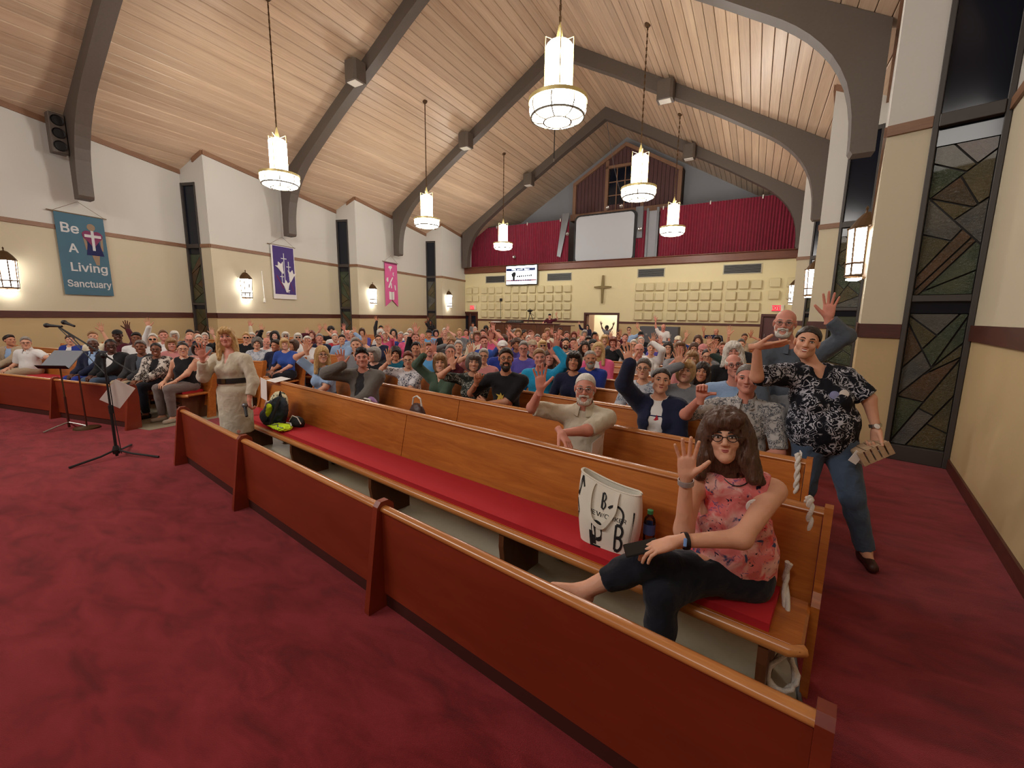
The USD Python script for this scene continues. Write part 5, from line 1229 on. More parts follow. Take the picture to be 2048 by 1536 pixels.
C('person in dark green printed T-shirt, fifth from left in third row, right block', 'R', -3.065, 4.508, -.00, .972, .09, .42, (.82, .01, -.08), 'f light bob', 'salt', 'print_tshirt', 'pants gray', 'grin', .98, {'R': ((.07, .312, 1.187), (.19, .1, .98), (-.72, .68, .1))}, lod=1, sleeve=0.45, badge2=1)
C('person in navy top sitting still, seventh from left in fourth row, right block', 'R', -1.969, 5.164, -.00, 1.000, .06, .29, (.45, .1, -.08), 'f tan bob', 'dark', 'navy', 'charcoal', 'smile', .98, 0, lod=1)
C('person in white leaf print blouse, third from left in third row, right block', 'R', -4.360, 4.727, .00, .888, .10, .50, (.84, -.02, -.01), 'f light short', 'red', 'print_white_leaf', 'pants gray', np.str_('smile'), 1.12, {'R': ((.077, .305, 1.141), (-.0, .1, .99), (-.81, .57, .09))}, lod=2, glasses=1)
C('person in rose top sitting still, fifth from left in sixth row, right block', 'R', -.730, 6.674, -.00, .973, .07, .15, (.29, .04, .01), 'f light bob', 'sand', 'rose', 'denim', np.str_('smile'), 1.12, 0, lod=1)
C('person in black T-shirt with arms crossed, sixth from left in third row, right block', 'R', -2.535, 4.409, -.00, 1.076, .06, .38, (.74, .07, -.04), 'm tan short', 'dark', 'black', 'pants gray', 'neutral', 1.08, {'R': ((.216, .291, 1.022), (-.3, .2, .9), (-.6, .5, .0)), 'L': ((.13, .24, .764), (.9, .1, .2), (.0, -1.0, .0))}, lod=1, glasses=1, beard='full', beardc='dark', gold=1, handR='grip', handL='clasp')
C('person in royal jacket sitting still, sixth from left in fifth row, right block', 'R', -2.044, 6.037, -.00, .946, .06, .27, (.61, .01, .02), 'm tan crop', 'gray', 'royal', 'tan', 'neutral', 1.1, {'R': ((.158, .549, .985), (.1, .1, 1.0), (-.53, .84, .12))}, lod=2, beard='full', beardc='gray', sleeve=1.0)
C('person in gray jacket waving a hand, second from left in second row, right block', 'R', -4.335, 3.848, -.00, 1.000, .04, .55, (.98, .07, .05), 'm pink spiky', 'black', 'charcoal', 'pants black', 'neutral', 1.1, {'R': ((.061, .267, 1.164), (.01, .1, .99), (-.87, .49, .1))}, lod=1, turtle=1, outer='jacket gray', outsleeve=1.0)
C('person in navy top waving a hand, fifth from left in fifth row, right block', 'R', -2.750, 6.141, -.00, .888, .06, .32, (.6, .1, -.06), 'f pink long', 'brown', 'navy', 'tan', np.str_('grin'), 1.05, {'L': ((-.109, .095, 1.221), (-.15, .1, .98), (-.55, .83, .08))}, lod=2)
C('person in turquoise T-shirt waving a hand, sixth from left in fourth row, right block', 'R', -2.491, 5.271, -.00, 1.011, .07, .34, (.68, .01, .1), 'm pink short', 'sand', 'turquoise', 'charcoal', 'smile', 1.1, {'L': ((-.237, -.004, 1.384), (-.16, .1, .98), (-.54, .84, .06))}, lod=1, sleeve=1.0)
C('person in rose top waving a hand, fifth from left in fourth row, right block', 'R', -3.509, 5.404, -.00, .943, .03, .41, (.73, .05, -.06), 'f light short', 'silver', 'rose', 'tan', np.str_('smile'), 1.05, {'R': ((.04, .225, 1.234), (.12, .1, .99), (-.7, .71, .08))}, lod=2, glasses=1)
C('person in dark green top waving a hand, eighth from left in seventh row, right block', 'R', -.584, 7.512, -.00, .961, .07, .14, (.21, -.03, .14), 'f light pulled', 'dark', 'dark green', 'pants black', np.str_('smile'), 1.12, {'L': ((-.09, .128, 1.231), (-.15, .1, .98), (-.23, .97, .07))}, lod=2, glasses=1, sleeve=1.0)
C('person in teal top sitting still, first from left in fourth row, right block', 'R', -5.641, 5.756, -.05, .860, .03, .52, (.92, .1, -.01), 'f tan curly', 'dark', 'teal', 'pants black', 'smile', .98, 0, lod=2, sleeve=1.0)
C('person in light blue T-shirt waving a hand, first from left in second row, right block', 'R', -5.343, 4.021, -.00, .974, .07, .55, (1.26, .01, -.04), 'f light long', 'blond', 'light blue', 'denim', 'grin', 1.05, {'R': ((.016, .232, 1.268), (.11, .1, .99), (-.9, .43, .07))}, lod=1, glasses=1, sleeve=0.45)
C('person in black top sitting still, second from left in third row, right block', 'R', -5.210, 4.848, -.00, .904, .06, .54, (.3, .06, -.09), 'f pale bob', 'gray', 'black', 'navy', 'smile', .98, 0, lod=2)
C('person in rose print blouse sitting still, seventh from left in second row, left block', 'L', -9.369, 4.280, -.05, .860, .08, .54, (1.04, .0, .05), 'f pink bob', 'dark', 'print_rose', 'pants gray', np.str_('grin'), 1.12, 0, lod=2, glasses=1, sleeve=1.0)
C('person in maroon top waving a hand, fourth from left in fourth row, right block', 'R', -4.220, 5.552, -.00, .965, .09, .45, (.84, .12, -.01), 'f pink short', 'gray', 'maroon', 'pants black', np.str_('grin'), 1.05, {'R': ((-.144, .157, 1.016), (.05, .1, .99), (-.73, .68, .1))}, lod=2, glasses=1, sleeve=1.0)
C('person in black shirt sitting still, sixth from left in sixth row, right block', 'R', -.199, 6.592, .02, 1.130, .06, .11, (.28, .04, .08), 'm pink shag', 'white', 'black', 'navy', 'grin', 1.12, 0, lod=1)
C('person in rose cap and gray shirt, eighth from left in eighth row, right block', 'R', -.757, 8.387, -.00, .967, .07, .14, (.24, -.01, -.03), 'm pink cap', '', 'gray', 'pants black', np.str_('grin'), 1.05, 0, lod=2, hatcol='rose')
C('person in white shirt sitting still, sixth from left in seventh row, right block', 'R', -1.715, 7.668, -.00, .992, .03, .21, (.47, .07, .04), 'm pink none', 'white', 'white', 'tan', 'smile', .98, 0, lod=2, glasses=1)
C('person in zebra print cardigan sitting still, sixth from left in front row, left block', 'L', -9.011, 3.465, -.00, .869, .04, .55, (.94, .05, -.02), 'f brown crop', 'black', 'black', 'pants black', np.str_('grin'), 1.05, 0, lod=2, glasses=1, sleeve=1.0, outer='print_zebra', outsleeve=1.0)
C('person in sky blue T-shirt waving a hand, third from left in fourth row, right block', 'R', -4.727, 5.626, -.00, .975, .06, .48, (.92, .12, .06), 'm pink short', 'lightbrown', 'sky blue', 'charcoal', np.str_('grin'), 1.12, {'L': ((-.177, .069, 1.197), (-.07, .1, .99), (-.75, .65, .07))}, lod=2)
C('person in pink jacket sitting still, fourth from left in sixth row, right block', 'R', -2.210, 6.921, -.00, 1.035, .07, .26, (.37, .11, .0), 'f light long', 'blond', 'white', 'navy', np.str_('smile'), 1.05, 0, lod=2, sleeve=1.0, outer='pink', outsleeve=1.0)
C('person in black sleeveless top sitting still, seventh from left in front row, left block', 'L', -8.353, 3.595, -.00, .915, .07, .55, (1.0, .04, -.02), 'f light pulled', 'dark', 'black', 'pants gray', 'grin', 1.12, 0, lod=2, glasses=1, sleeve=0, neckr=0.062, shoes='shoe_tan', clerical=1)
C('person in black top sitting still, second from left in fourth row, right block', 'R', -5.075, 5.696, -.00, .962, .09, .49, (.76, .08, -.02), 'f tan short', 'black', 'black', 'pants black', 'smile', .98, 0, lod=2)
C('person in purple shirt sitting still, fourth from left in fifth row, right block', 'R', -3.260, 6.223, -.00, 1.043, .03, .36, (.61, .01, -.06), 'm pink short', 'gray', 'purple', 'navy', 'smile', .98, {'R': ((-.05, .24, .831), (-.9, .1, .2), (.0, -1.0, .0)), 'L': ((.05, .26, .791), (.9, .1, .2), (.0, -1.0, .0))}, lod=2, glasses=1, sleeve=1.0, handR='clasp', handL='clasp')
C('person in white top waving a hand, seventh from left in eighth row, right block', 'R', -1.679, 8.513, -.00, .964, .03, .20, (.43, .04, -.05), 'f light short', 'gray', 'white', 'charcoal', np.str_('grin'), 1.05, {'L': ((-.052, .112, 1.338), (-.22, .1, .97), (-.35, .94, .04))}, lod=2, sleeve=1.0)
C('person in maroon top waving a hand, eighth from left in ninth row, right block', 'R', -1.002, 9.298, .00, .956, .11, .15, (.26, -.01, -.07), 'f tan long', 'brown', 'maroon', 'navy', np.str_('smile'), 1.12, {'R': ((.049, .32, 1.049), (.06, .1, .99), (-.28, .96, .07))}, lod=2)
C('person in gray top waving a hand, seventh from left in seventh row, right block', 'R', -1.024, 7.586, -.00, 1.081, .08, .17, (.42, .1, .04), 'f pink bob', 'lightbrown', 'gray', 'pants black', np.str_('smile'), 1.05, {'R': ((-.042, .223, 1.169), (.1, .1, .99), (-.3, .95, .07))}, lod=2)
C('person in white cap and royal shirt, third from left in fifth row, right block', 'R', -3.706, 6.338, -.00, 1.025, .10, .38, (.66, .02, -.0), 'm light cap', '', 'royal', 'pants black', np.str_('smile'), 1.05, 0, lod=2, hatcol='white')
C('person in gray top waving a hand, ninth from left in ninth row, right block', 'R', -.464, 9.165, -.00, 1.002, .04, .12, (.29, .1, .09), 'f pink short', 'lightbrown', 'gray', 'navy', np.str_('smile'), .98, {'R': ((.08, .263, 1.22), (.15, .1, .98), (-.23, .97, .06))}, lod=2, sleeve=1.0)
C('person in gray scarf and blouse sitting still, sixth from left in fourth row, left block', 'L', -9.009, 6.029, -.05, .860, .04, .45, (.01, .06, -.0), 'f tan bob', 'brown', 'print_soft', 'navy', 'smile', 1.05, 0, lod=2)
C('person in navy top waving a hand, seventh from left in ninth row, right block', 'R', -1.503, 9.373, -.00, .942, .10, .18, (.3, .06, .04), 'f light long', 'dark', 'navy', 'pants gray', np.str_('grin'), 1.12, {'L': ((-.078, .214, .94), (-.08, .1, .99), (-.32, .94, .08))}, lod=2, glasses=1)
C('person in charcoal jacket sitting still, fifth from left in front row, left block', 'L', -9.411, 3.406, -.00, .906, .05, .55, (.89, .06, .02), 'm brown short', 'salt', 'slate', 'tan', 'smile', 1.05, 0, lod=2, outer='charcoal', outsleeve=1.0)
C('person in dark floral blouse sitting still, second from left in fifth row, right block', 'R', -4.746, 6.472, -.00, .965, .05, .44, (.76, .08, .01), 'f light short', 'silver', 'print_black_lace', 'navy', np.str_('smile'), 1.05, 0, lod=2, sleeve=1.0)
C('person in cream top waving a hand, fifth from left in seventh row, right block', 'R', -2.782, 7.892, .00, .989, .11, .28, (.61, .03, .08), 'f light long', 'dark', 'cream', 'pants gray', np.str_('grin'), 1.12, {'R': ((.046, .29, 1.187), (.01, .1, .99), (-.5, .86, .06))}, lod=2)
C('person in tan cap and black shirt, third from left in sixth row, right block', 'R', -3.548, 7.163, -.00, 1.008, .10, .35, (.72, .01, -.0), 'm pink cap', '', 'black', 'pants black', np.str_('grin'), .98, 0, lod=2, hatcol='tan')
C('person in dark glasses and black top, fourth from left in seventh row, right block', 'R', -3.747, 8.008, -.00, .939, .04, .33, (.71, .1, .04), 'f light bob', 'blond', 'black', 'denim', np.str_('smile'), .98, 0, lod=2, shades=1)
C('person in black jacket sitting still, fourth from left in front row, left block', 'L', -10.228, 3.270, -.00, .904, .07, .55, (1.11, .02, -.01), 'm dark crop', 'black', 'white', 'denim', np.str_('grin'), 1.12, 0, lod=2, glasses=1, sleeve=1.0, outer='black', outsleeve=1.0)
C('person in navy shirt sitting still, fifth from left in third row, left block', 'L', -8.452, 5.288, -.00, .869, .05, .46, (-.01, -.02, -.03), 'm tan short', 'dark', 'navy', 'pants gray', 'smile', 1.15, 0, lod=2, collar=1, badge=1)
C('person in gray shirt waving a hand, first from left in third row, right block', 'R', -5.687, 4.937, -.00, 1.065, .05, .55, (.95, .05, .09), 'm light short', 'gray', 'gray', 'tan', np.str_('grin'), 1.12, {'L': ((-.232, .015, 1.313), (-.11, .1, .99), (-.84, .53, .05))}, lod=2)
C('person in gray top sitting still, sixth from left in eighth row, right block', 'R', -2.904, 8.747, -.00, .969, .08, .27, (.52, .06, .14), 'f light long', 'black', 'gray', 'pants black', np.str_('smile'), 1.12, 0, lod=2, glasses=1)
C('person in white shirt sitting still, sixth from left in ninth row, right block', 'R', -2.252, 9.483, -.00, .957, .08, .22, (.4, .08, -.07), 'm light short', 'white', 'white', 'pants gray', np.str_('grin'), 1.12, 0, lod=2, glasses=1)
C('person in dark green top waving a hand, seventh from left in tenth row, right block', 'R', -.780, 10.074, -.00, .999, .03, .13, (.35, -.01, -.04), 'f light bob', 'sand', 'dark green', 'denim', np.str_('grin'), .98, {'R': ((-.018, .178, 1.264), (-.04, .1, .99), (-.24, .97, .04))}, lod=2)
C('person in navy jacket sitting still, third from left in front row, left block', 'L', -10.735, 3.170, -.00, .902, .04, .55, (1.14, .07, .02), 'm dark crop', 'gray', 'light blue', 'royal', np.str_('grin'), 1.05, 0, lod=2, collar=1, outer='navy', outsleeve=1.0)
C('person in rose top sitting still, sixth from left in second row, left block', 'L', -10.095, 4.161, -.00, .880, .10, .55, (1.05, .01, .02), 'f pink bob', 'sand', 'rose', 'pants gray', np.str_('grin'), 1.05, 0, lod=2, sleeve=1.0)
C('person in black shirt waving a hand, eighth from left in eleventh row, right block', 'R', -.201, 10.849, -.00, .996, .08, .10, (.22, .06, .03), 'm light short', 'salt', 'black', 'charcoal', np.str_('grin'), .98, {'R': ((.207, .329, 1.49), (.02, .1, .99), (-.21, .98, .02))}, lod=2)
C('person in blue top sitting still, sixth from left in third row, left block', 'L', -8.251, 5.346, .00, .921, .10, .46, (.88, .0, .05), 'f pale bob', 'blond', 'blue', 'pants black', np.str_('grin'), .98, 0, lod=2)
C('person in purple top waving a hand, third from left in seventh row, right block', 'R', -4.429, 8.155, -.00, .952, .10, .37, (.67, .06, -.01), 'f tan curly', 'brown', 'purple', 'pants gray', np.str_('smile'), 1.05, {'R': ((-.001, .27, 1.083), (.09, .1, .99), (-.63, .77, .07))}, lod=2)
C('person in purple top waving a hand, sixth from left in tenth row, right block', 'R', -1.891, 10.268, -.00, .955, .06, .19, (.44, -.03, -.12), 'f pink bob', 'red', 'purple', 'denim', np.str_('grin'), 1.05, {'L': ((-.109, .131, 1.219), (.02, .1, .99), (-.34, .94, .05))}, lod=2)
C('person in pale printed T-shirt sitting still, fourth from left in third row, left block', 'L', -8.975, 5.186, -.00, .899, .07, .48, (.89, .06, -.14), 'f light curly', 'salt', 'print_soft', 'denim', 'smile', 1.05, 0, lod=2)
C('person in gray shirt sitting still, fifth from left in eighth row, right block', 'R', -3.582, 8.849, -.00, .965, .08, .30, (.62, .11, -.08), 'm light short', 'dark', 'gray', 'charcoal', np.str_('grin'), 1.12, 0, lod=2, beard='short', beardc='dark')
C('person in white shirt sitting still, second from left in front row, left block', 'L', -12.920, 2.809, -.01, .860, .09, .55, (1.14, .05, -.02), 'm light short', 'gray', 'white', 'tan', 'smile', 1.12, {'L': ((-.644, -.095, .826), (-.7, .3, -.45), (.0, .3, -1.0))}, lod=2, glasses=1, collar=1, handL='rest')
C('person in dark green shirt sitting still, fourth from left in ninth row, right block', 'R', -3.728, 9.732, -.00, .917, .07, .29, (.52, -.01, .09), 'm pink short', 'brown', 'dark green', 'charcoal', np.str_('grin'), 1.12, 0, lod=2)
C('person in white shirt sitting still, fifth from left in fourth row, left block', 'L', -9.805, 5.882, -.02, .860, .04, .47, (.84, .07, -.1), 'm pink fringe', 'white', 'white', 'tan', np.str_('grin'), .98, 0, lod=2)
C('person in gray top waving a hand, first from left in sixth row, right block', 'R', -5.676, 7.474, -.00, .975, .03, .45, (.78, .04, -.02), 'f light curly', 'sand', 'gray', 'navy', np.str_('grin'), 1.12, {'R': ((-.008, .2, 1.165), (-.01, .1, .99), (-.74, .67, .06))}, lod=2, sleeve=1.0)
C('person in black top waving a hand, fifth from left in ninth row, right block', 'R', -2.723, 9.562, -.00, 1.012, .05, .24, (.38, -.08, .04), 'f pink bob', 'red', 'black', 'pants gray', np.str_('smile'), .98, {'L': ((-.161, .109, 1.072), (-.19, .1, .98), (-.42, .91, .07))}, lod=2, sleeve=1.0)
C('person in white shirt sitting still, seventh from left in fourth row, left block', 'L', -8.628, 6.128, -.00, .919, .09, .43, (.84, -.0, .06), 'm pink short', 'white', 'white', 'denim', np.str_('smile'), .98, 0, lod=2)
C('person in blue T-shirt waving a hand, second from left in sixth row, right block', 'R', -4.729, 7.333, -.00, 1.049, .04, .41, (.81, .03, .14), 'm pink short', 'red', 'blue', 'denim', np.str_('grin'), .98, {'L': ((-.189, .037, 1.325), (-.1, .1, .99), (-.66, .75, .04))}, lod=2)
C('person in navy shirt sitting still, sixth from left in eleventh row, right block', 'R', -2.466, 11.213, -.00, .940, .06, .21, (.33, .08, .11), 'm pale short', 'white', 'navy', 'navy', np.str_('grin'), .98, 0, beard='full', beardc='white')
C('person in cream cap and tan shirt, seventh from left in eleventh row, right block', 'R', -1.588, 11.084, -.00, 1.000, .09, .17, (.33, .04, -.15), 'm tan cap', '', 'tan', 'pants black', np.str_('grin'), 1.05, 0, lod=2, hatcol='cream')
C('person in red top sitting still, fourth from left in tenth row, right block', 'R', -3.659, 10.578, -.00, .935, .10, .27, (.56, .1, -.02), 'f light bob', 'dark', 'red', 'pants gray', np.str_('smile'), 1.12, 0)
C('person in tan jacket sitting still, first from left in front row, left block', 'L', -13.479, 2.696, -.00, .885, .06, .55, (1.7, .14, -.05), 'm tan short', 'dark', 'light blue', 'charcoal', 'smile', .98, 0, lod=2, outer='tan', outsleeve=1.0)
C('person in gray top waving a hand, fourth from left in eighth row, right block', 'R', -4.561, 9.008, -.00, .989, .05, .35, (.68, .08, .09), 'f pale short', 'white', 'gray', 'pants gray', np.str_('smile'), .98, {'L': ((-.125, .092, 1.258), (-.11, .1, .99), (-.59, .81, .05))}, lod=2)
C('person in royal blue jacket sitting still, first from left in second row, left block', 'L', -13.362, 3.565, -.00, .860, .03, .55, (1.13, .04, .0), 'f light short', 'brown', 'white', 'denim', 'smile', 1.12, 0, lod=2, outer='royal', outsleeve=1.0)
C('person in cream shirt sitting still, second from left in third row, left block', 'L', -10.978, 4.845, -.00, .913, .08, .54, (.94, .0, -.14), 'm pink fringe', 'gray', 'cream', 'navy', np.str_('grin'), 1.05, 0, lod=2, glasses=1, sleeve=1.0)
C('person in gray top sitting still, third from left in third row, left block', 'L', -10.665, 4.915, -.00, .925, .09, .53, (.96, .03, -.02), 'f light short', 'white', 'gray', 'tan', np.str_('grin'), 1.05, 0, lod=2)
C('person in purple top sitting still, third from left in eighth row, right block', 'R', -5.340, 9.134, -.00, .960, .05, .38, (.61, .01, -.03), 'f pink curly', 'brown', 'purple', 'navy', np.str_('grin'), 1.12, 0, lod=2)
C('person in black shirt sitting still, fourth from left in eleventh row, right block', 'R', -4.175, 11.500, -.00, .891, .08, .28, (.39, .07, -.12), 'm pink fringe', 'white', 'black', 'pants black', np.str_('smile'), .98, 0)
C('person in blue top waving a hand, fourth from left in twelfth row, right block', 'R', -1.189, 11.894, .00, 1.025, .10, .15, (.23, -.03, .09), 'f light long', 'brown', 'blue', 'tan', np.str_('grin'), 1.05, {'R': ((.199, .392, 1.33), (.09, .1, .99), (-.29, .96, .03))})
C('person in dark glasses and black top, fourth from left in thirteenth row, right block', 'R', -.803, 12.670, -.00, 1.000, .09, .13, (.17, -.02, .01), 'f tan bob', 'dark', 'black', 'pants gray', np.str_('grin'), 1.12, {'R': ((.042, .3, 1.103), (.06, .1, .99), (-.24, .97, .05))}, shades=1)
C('person in dark glasses and white top, fifth from left in second row, left block', 'L', -10.614, 4.064, -.00, .985, .07, .55, (.96, .07, .02), 'f light short', 'white', 'white', 'charcoal', np.str_('smile'), .98, {'R': ((-.068, .108, 1.524), (.06, .1, .99), (-.86, .51, .02))}, lod=2, shades=1, sleeve=1.0)
C('person in light blue polo sitting still, seventh from left in fifth row, left block', 'L', -8.552, 6.957, -.00, .930, .03, .39, (.77, .03, -.07), 'm light short', 'dark', 'light blue', 'denim', 'smile', 1.12, 0, lod=2, collar=1)
C('person in navy shirt sitting still, sixth from left in sixth row, left block', 'L', -8.269, 7.865, -.00, .895, .03, .35, (.66, .09, .14), 'm light short', 'brown', 'navy', 'charcoal', np.str_('grin'), .98, 0, glasses=1, sleeve=1.0)
C('person in slate top waving a hand, fifth from left in tenth row, right block', 'R', -3.210, 10.517, -.00, 1.013, .09, .26, (.47, -.02, .05), 'f light bob', 'blond', 'slate', 'tan', np.str_('grin'), .98, {'L': ((-.18, .079, 1.29), (-.13, .1, .99), (-.43, .9, .04))})
C('person in cream shirt sitting still, third from left in ninth row, right block', 'R', -4.773, 9.898, -.00, .979, .05, .34, (.58, .02, .07), 'm pink short', 'gray', 'cream', 'pants black', np.str_('smile'), .98, 0, sleeve=1.0)
C('person in navy jacket sitting still, sixth from left in fifth row, left block', 'L', -9.223, 6.866, -.00, .937, .09, .42, (.77, .09, -.05), 'm pink short', 'gray', 'charcoal', 'charcoal', 'smile', 1.05, 0, lod=2, sleeve=1.0, outer='navy', outsleeve=1.0)
C('person in white shirt sitting still, fourth from left in second row, left block', 'L', -11.138, 3.952, -.00, 1.007, .05, .55, (1.09, -.03, -.19), 'm brown short', 'black', 'white', 'tan', np.str_('smile'), 1.05, 0, lod=2, sleeve=1.0)
C('person in red top sitting still, fourth from left in sixth row, left block', 'L', -9.625, 7.638, -.00, .893, .04, .40, (.74, .04, .12), 'f light short', 'white', 'red', 'tan', np.str_('grin'), 1.12, 0, sleeve=1.0)
C('person in black top waving a hand, first from left in fifth row, right block', 'R', -5.970, 6.677, -.00, 1.112, .03, .49, (.92, .07, .05), 'f pink short', 'lightbrown', 'black', 'tan', np.str_('grin'), 1.05, {'R': ((-.12, .096, 1.448), (.24, .1, .97), (-.78, .62, .03))}, lod=2)
C('person in black top sitting still, fifth from left in eleventh row, right block', 'R', -2.913, 11.294, -.00, 1.033, .09, .23, (.47, .19, -.07), 'f pink short', 'lightbrown', 'black', 'pants gray', np.str_('grin'), .98, 0, sleeve=1.0)
C('person in black top waving a hand, third from left in fourth row, left block', 'L', -11.780, 5.555, -.00, .909, .04, .53, (.96, .02, .03), 'f pale short', 'white', 'black', 'denim', np.str_('smile'), 1.05, {'L': ((-.311, .043, 1.258), (.03, .1, .99), (-.81, .58, .04))})
C('person in dark glasses and black top, fourth from left in fourth row, left block', 'L', -10.446, 5.796, -.00, .963, .07, .49, (.91, .01, -.08), 'f light short', 'blond', 'black', 'tan', np.str_('smile'), 1.05, 0, lod=2, shades=1, sleeve=1.0)
C('person in dark glasses and white top, fifth from left in fifth row, left block', 'L', -9.869, 6.734, -.00, .941, .03, .44, (.81, .04, .01), 'f light bob', 'white', 'white', 'pants black', np.str_('smile'), 1.12, 0, shades=1)
C('person in gray shirt sitting still, sixth from left in eighth row, left block', 'L', -8.329, 9.586, -.00, .881, .10, .30, (.54, .05, -.09), 'm pink fringe', 'gray', 'gray', 'pants gray', np.str_('smile'), .98, 0, sleeve=1.0)
C('person in tan top waving a hand, alone in fifteenth row, right block', 'R', -.199, 14.252, -.00, 1.034, .06, .10, (.2, .01, -.03), 'f tan short', 'brown', 'tan', 'navy', np.str_('smile'), .98, {'L': ((-.16, .06, 1.314), (-.22, .1, .97), (-.17, .99, .03))})
C('person in dark glasses and charcoal shirt, second from left in fifth row, left block', 'L', -11.402, 6.479, -.00, .901, .06, .49, (.85, -.02, -.03), 'm light short', 'white', 'charcoal', 'navy', np.str_('grin'), 1.12, 0, shades=1)
C('person in pink top sitting still, fifth from left in seventh row, left block', 'L', -8.173, 8.784, .00, .949, .10, .32, (.49, -.08, .04), 'f pale short', 'white', 'pink', 'denim', np.str_('grin'), 1.12, 0)
C('person in maroon shirt sitting still, third from left in tenth row, right block', 'R', -5.001, 10.799, -.00, .995, .07, .33, (.58, -.01, -.02), 'm tan fringe', 'gray', 'maroon', 'pants gray', np.str_('smile'), 1.05, 0)
C('person in cream top waving a hand, second from left in second row, left block', 'L', -12.546, 3.745, -.00, .993, .09, .55, (1.12, .05, .08), 'f light short', 'sand', 'cream', 'charcoal', np.str_('grin'), .98, {'L': ((-.351, .052, 1.358), (-.04, .1, .99), (-.89, .45, .03))}, lod=2)
C('person in black top waving a hand, third from left in fifth row, left block', 'L', -10.713, 6.616, -.00, .945, .10, .47, (.78, .07, -.03), 'f light short', 'brown', 'black', 'charcoal', np.str_('grin'), .98, {'R': ((.134, .217, 1.342), (.03, .1, .99), (-.76, .65, .03))}, sleeve=1.0)
C('person in dark glasses and white top, second from left in sixth row, left block', 'L', -11.313, 7.348, -.00, .900, .06, .45, (.87, .01, .0), 'f light bob', 'white', 'white', 'tan', np.str_('grin'), 1.12, 0, shades=1)
C('person in pink top waving both hands, fourth from left in seventh row, left block', 'L', -8.845, 8.661, .00, .958, .09, .34, (.61, -.06, .08), 'f light short', 'white', 'pink', 'pants gray', np.str_('grin'), 1.12, {'L': ((-.106, .143, 1.33), (-.16, .1, .98), (-.58, .81, .03)), 'R': ((-.206, .106, 1.398), (.15, .1, .98), (-.58, .81, .03))})
C('person in blue shirt waving a hand, fifth from left in eighth row, left block', 'L', -9.053, 9.428, -.00, .910, .04, .33, (.67, -.02, -.19), 'm pink short', 'silver', 'blue', 'tan', np.str_('grin'), 1.05, {'R': ((.017, .203, .997), (.24, .1, .97), (-.57, .82, .06))}, sleeve=1.0)
C('person in cream top sitting still, first from left in seventh row, right block', 'R', -5.577, 8.344, -.00, 1.113, .08, .42, (.75, .05, .04), 'f pink bob', 'lightbrown', 'cream', 'charcoal', np.str_('grin'), 1.12, 0, lod=2, sleeve=1.0)
C('person in maroon top waving a hand, third from left in twelfth row, right block', 'R', -4.087, 12.334, -.00, 1.000, .07, .27, (.55, .14, -.02), 'f tan bob', 'black', 'maroon', 'tan', np.str_('smile'), .98, {'L': ((-.156, .108, 1.132), (.05, .1, .99), (-.46, .89, .04))})
C('person in black hat and black shirt, third from left in thirteenth row, right block', 'R', -2.869, 12.986, -.00, 1.026, .05, .21, (.45, .04, .1), 'm pink hat', 'black', 'black', 'charcoal', np.str_('grin'), .98, 0, hatcol='black')
C('person in black cap and maroon shirt, third from left in second row, left block', 'L', -11.707, 3.870, -.00, 1.049, .05, .55, (1.09, .05, .02), 'm dark cap', 'black', 'maroon', 'charcoal', np.str_('grin'), 1.05, {'L': ((-.361, .024, 1.402), (-.02, .1, .99), (-.88, .48, .03))}, lod=2, sleeve=1.0, hatcol='black')
C('person in white shirt sitting still, first from left in third row, left block', 'L', -11.790, 4.724, -.00, 1.011, .09, .55, (1.05, .08, .04), 'm pink short', 'lightbrown', 'white', 'charcoal', np.str_('grin'), .98, 0, lod=2, sleeve=1.0)
C('person in gray top sitting still, first from left in fourth row, left block', 'L', -12.877, 5.388, .00, .938, .07, .55, (.95, -.1, .07), 'f light bob', 'white', 'gray', 'denim', np.str_('grin'), 1.12, 0, glasses=1, sleeve=1.0)
C('person in green top sitting still, first from left in fifth row, left block', 'L', -13.421, 6.133, -.00, .879, .08, .53, (1.04, .04, -.05), 'f light short', 'brown', 'green', 'pants black', np.str_('grin'), 1.12, 0, sleeve=1.0)
C('person in white shirt sitting still, first from left in sixth row, left block', 'L', -11.871, 7.244, -.00, .896, .04, .47, (.82, .03, .04), 'm pale short', 'white', 'white', 'tan', np.str_('smile'), .98, 0, glasses=1)
C('person in gray top sitting still, fourth from left in fifth row, left block', 'L', -10.612, 6.611, -.00, .978, .05, .46, (.75, .06, -.02), 'f pale long', 'black', 'gray', 'pants gray', np.str_('grin'), .98, 0)
C('person in slate top sitting still, second from left in eleventh row, left block', 'L', -8.348, 12.147, -.01, .860, .10, .24, (.37, .06, .05), 'f light long', 'gray', 'slate', 'charcoal', np.str_('grin'), .98, 0)
C('person in maroon shirt sitting still, third from left in eleventh row, right block', 'R', -4.654, 11.600, -.00, 1.029, .09, .30, (.55, .08, .1), 'm pink short', 'brown', 'maroon', 'tan', np.str_('grin'), 1.05, 0)
C('person in white top waving a hand, second from left in twelfth row, right block', 'R', -4.781, 12.464, -.00, .986, .08, .29, (.54, .04, -.04), 'f pink bob', 'red', 'white', 'denim', np.str_('grin'), 1.05, {'L': ((-.17, .071, 1.257), (-.21, .1, .97), (-.5, .87, .04))})
C('person in maroon top waving a hand, third from left in sixth row, left block', 'L', -10.410, 7.527, -.00, .970, .09, .43, (.74, .08, .1), 'f pale long', 'red', 'maroon', 'pants gray', np.str_('grin'), .98, {'R': ((-.004, .188, 1.242), (-.02, .1, .99), (-.71, .71, .04))}, sleeve=1.0)
C('person in light blue top waving a hand, fifth from left in sixth row, left block', 'L', -9.070, 7.734, -.00, 1.014, .04, .38, (.67, .05, .03), 'f light short', 'white', 'light blue', 'charcoal', np.str_('smile'), 1.05, {'L': ((-.15, .107, 1.298), (.02, .1, .99), (-.64, .77, .04))}, sleeve=1.0)
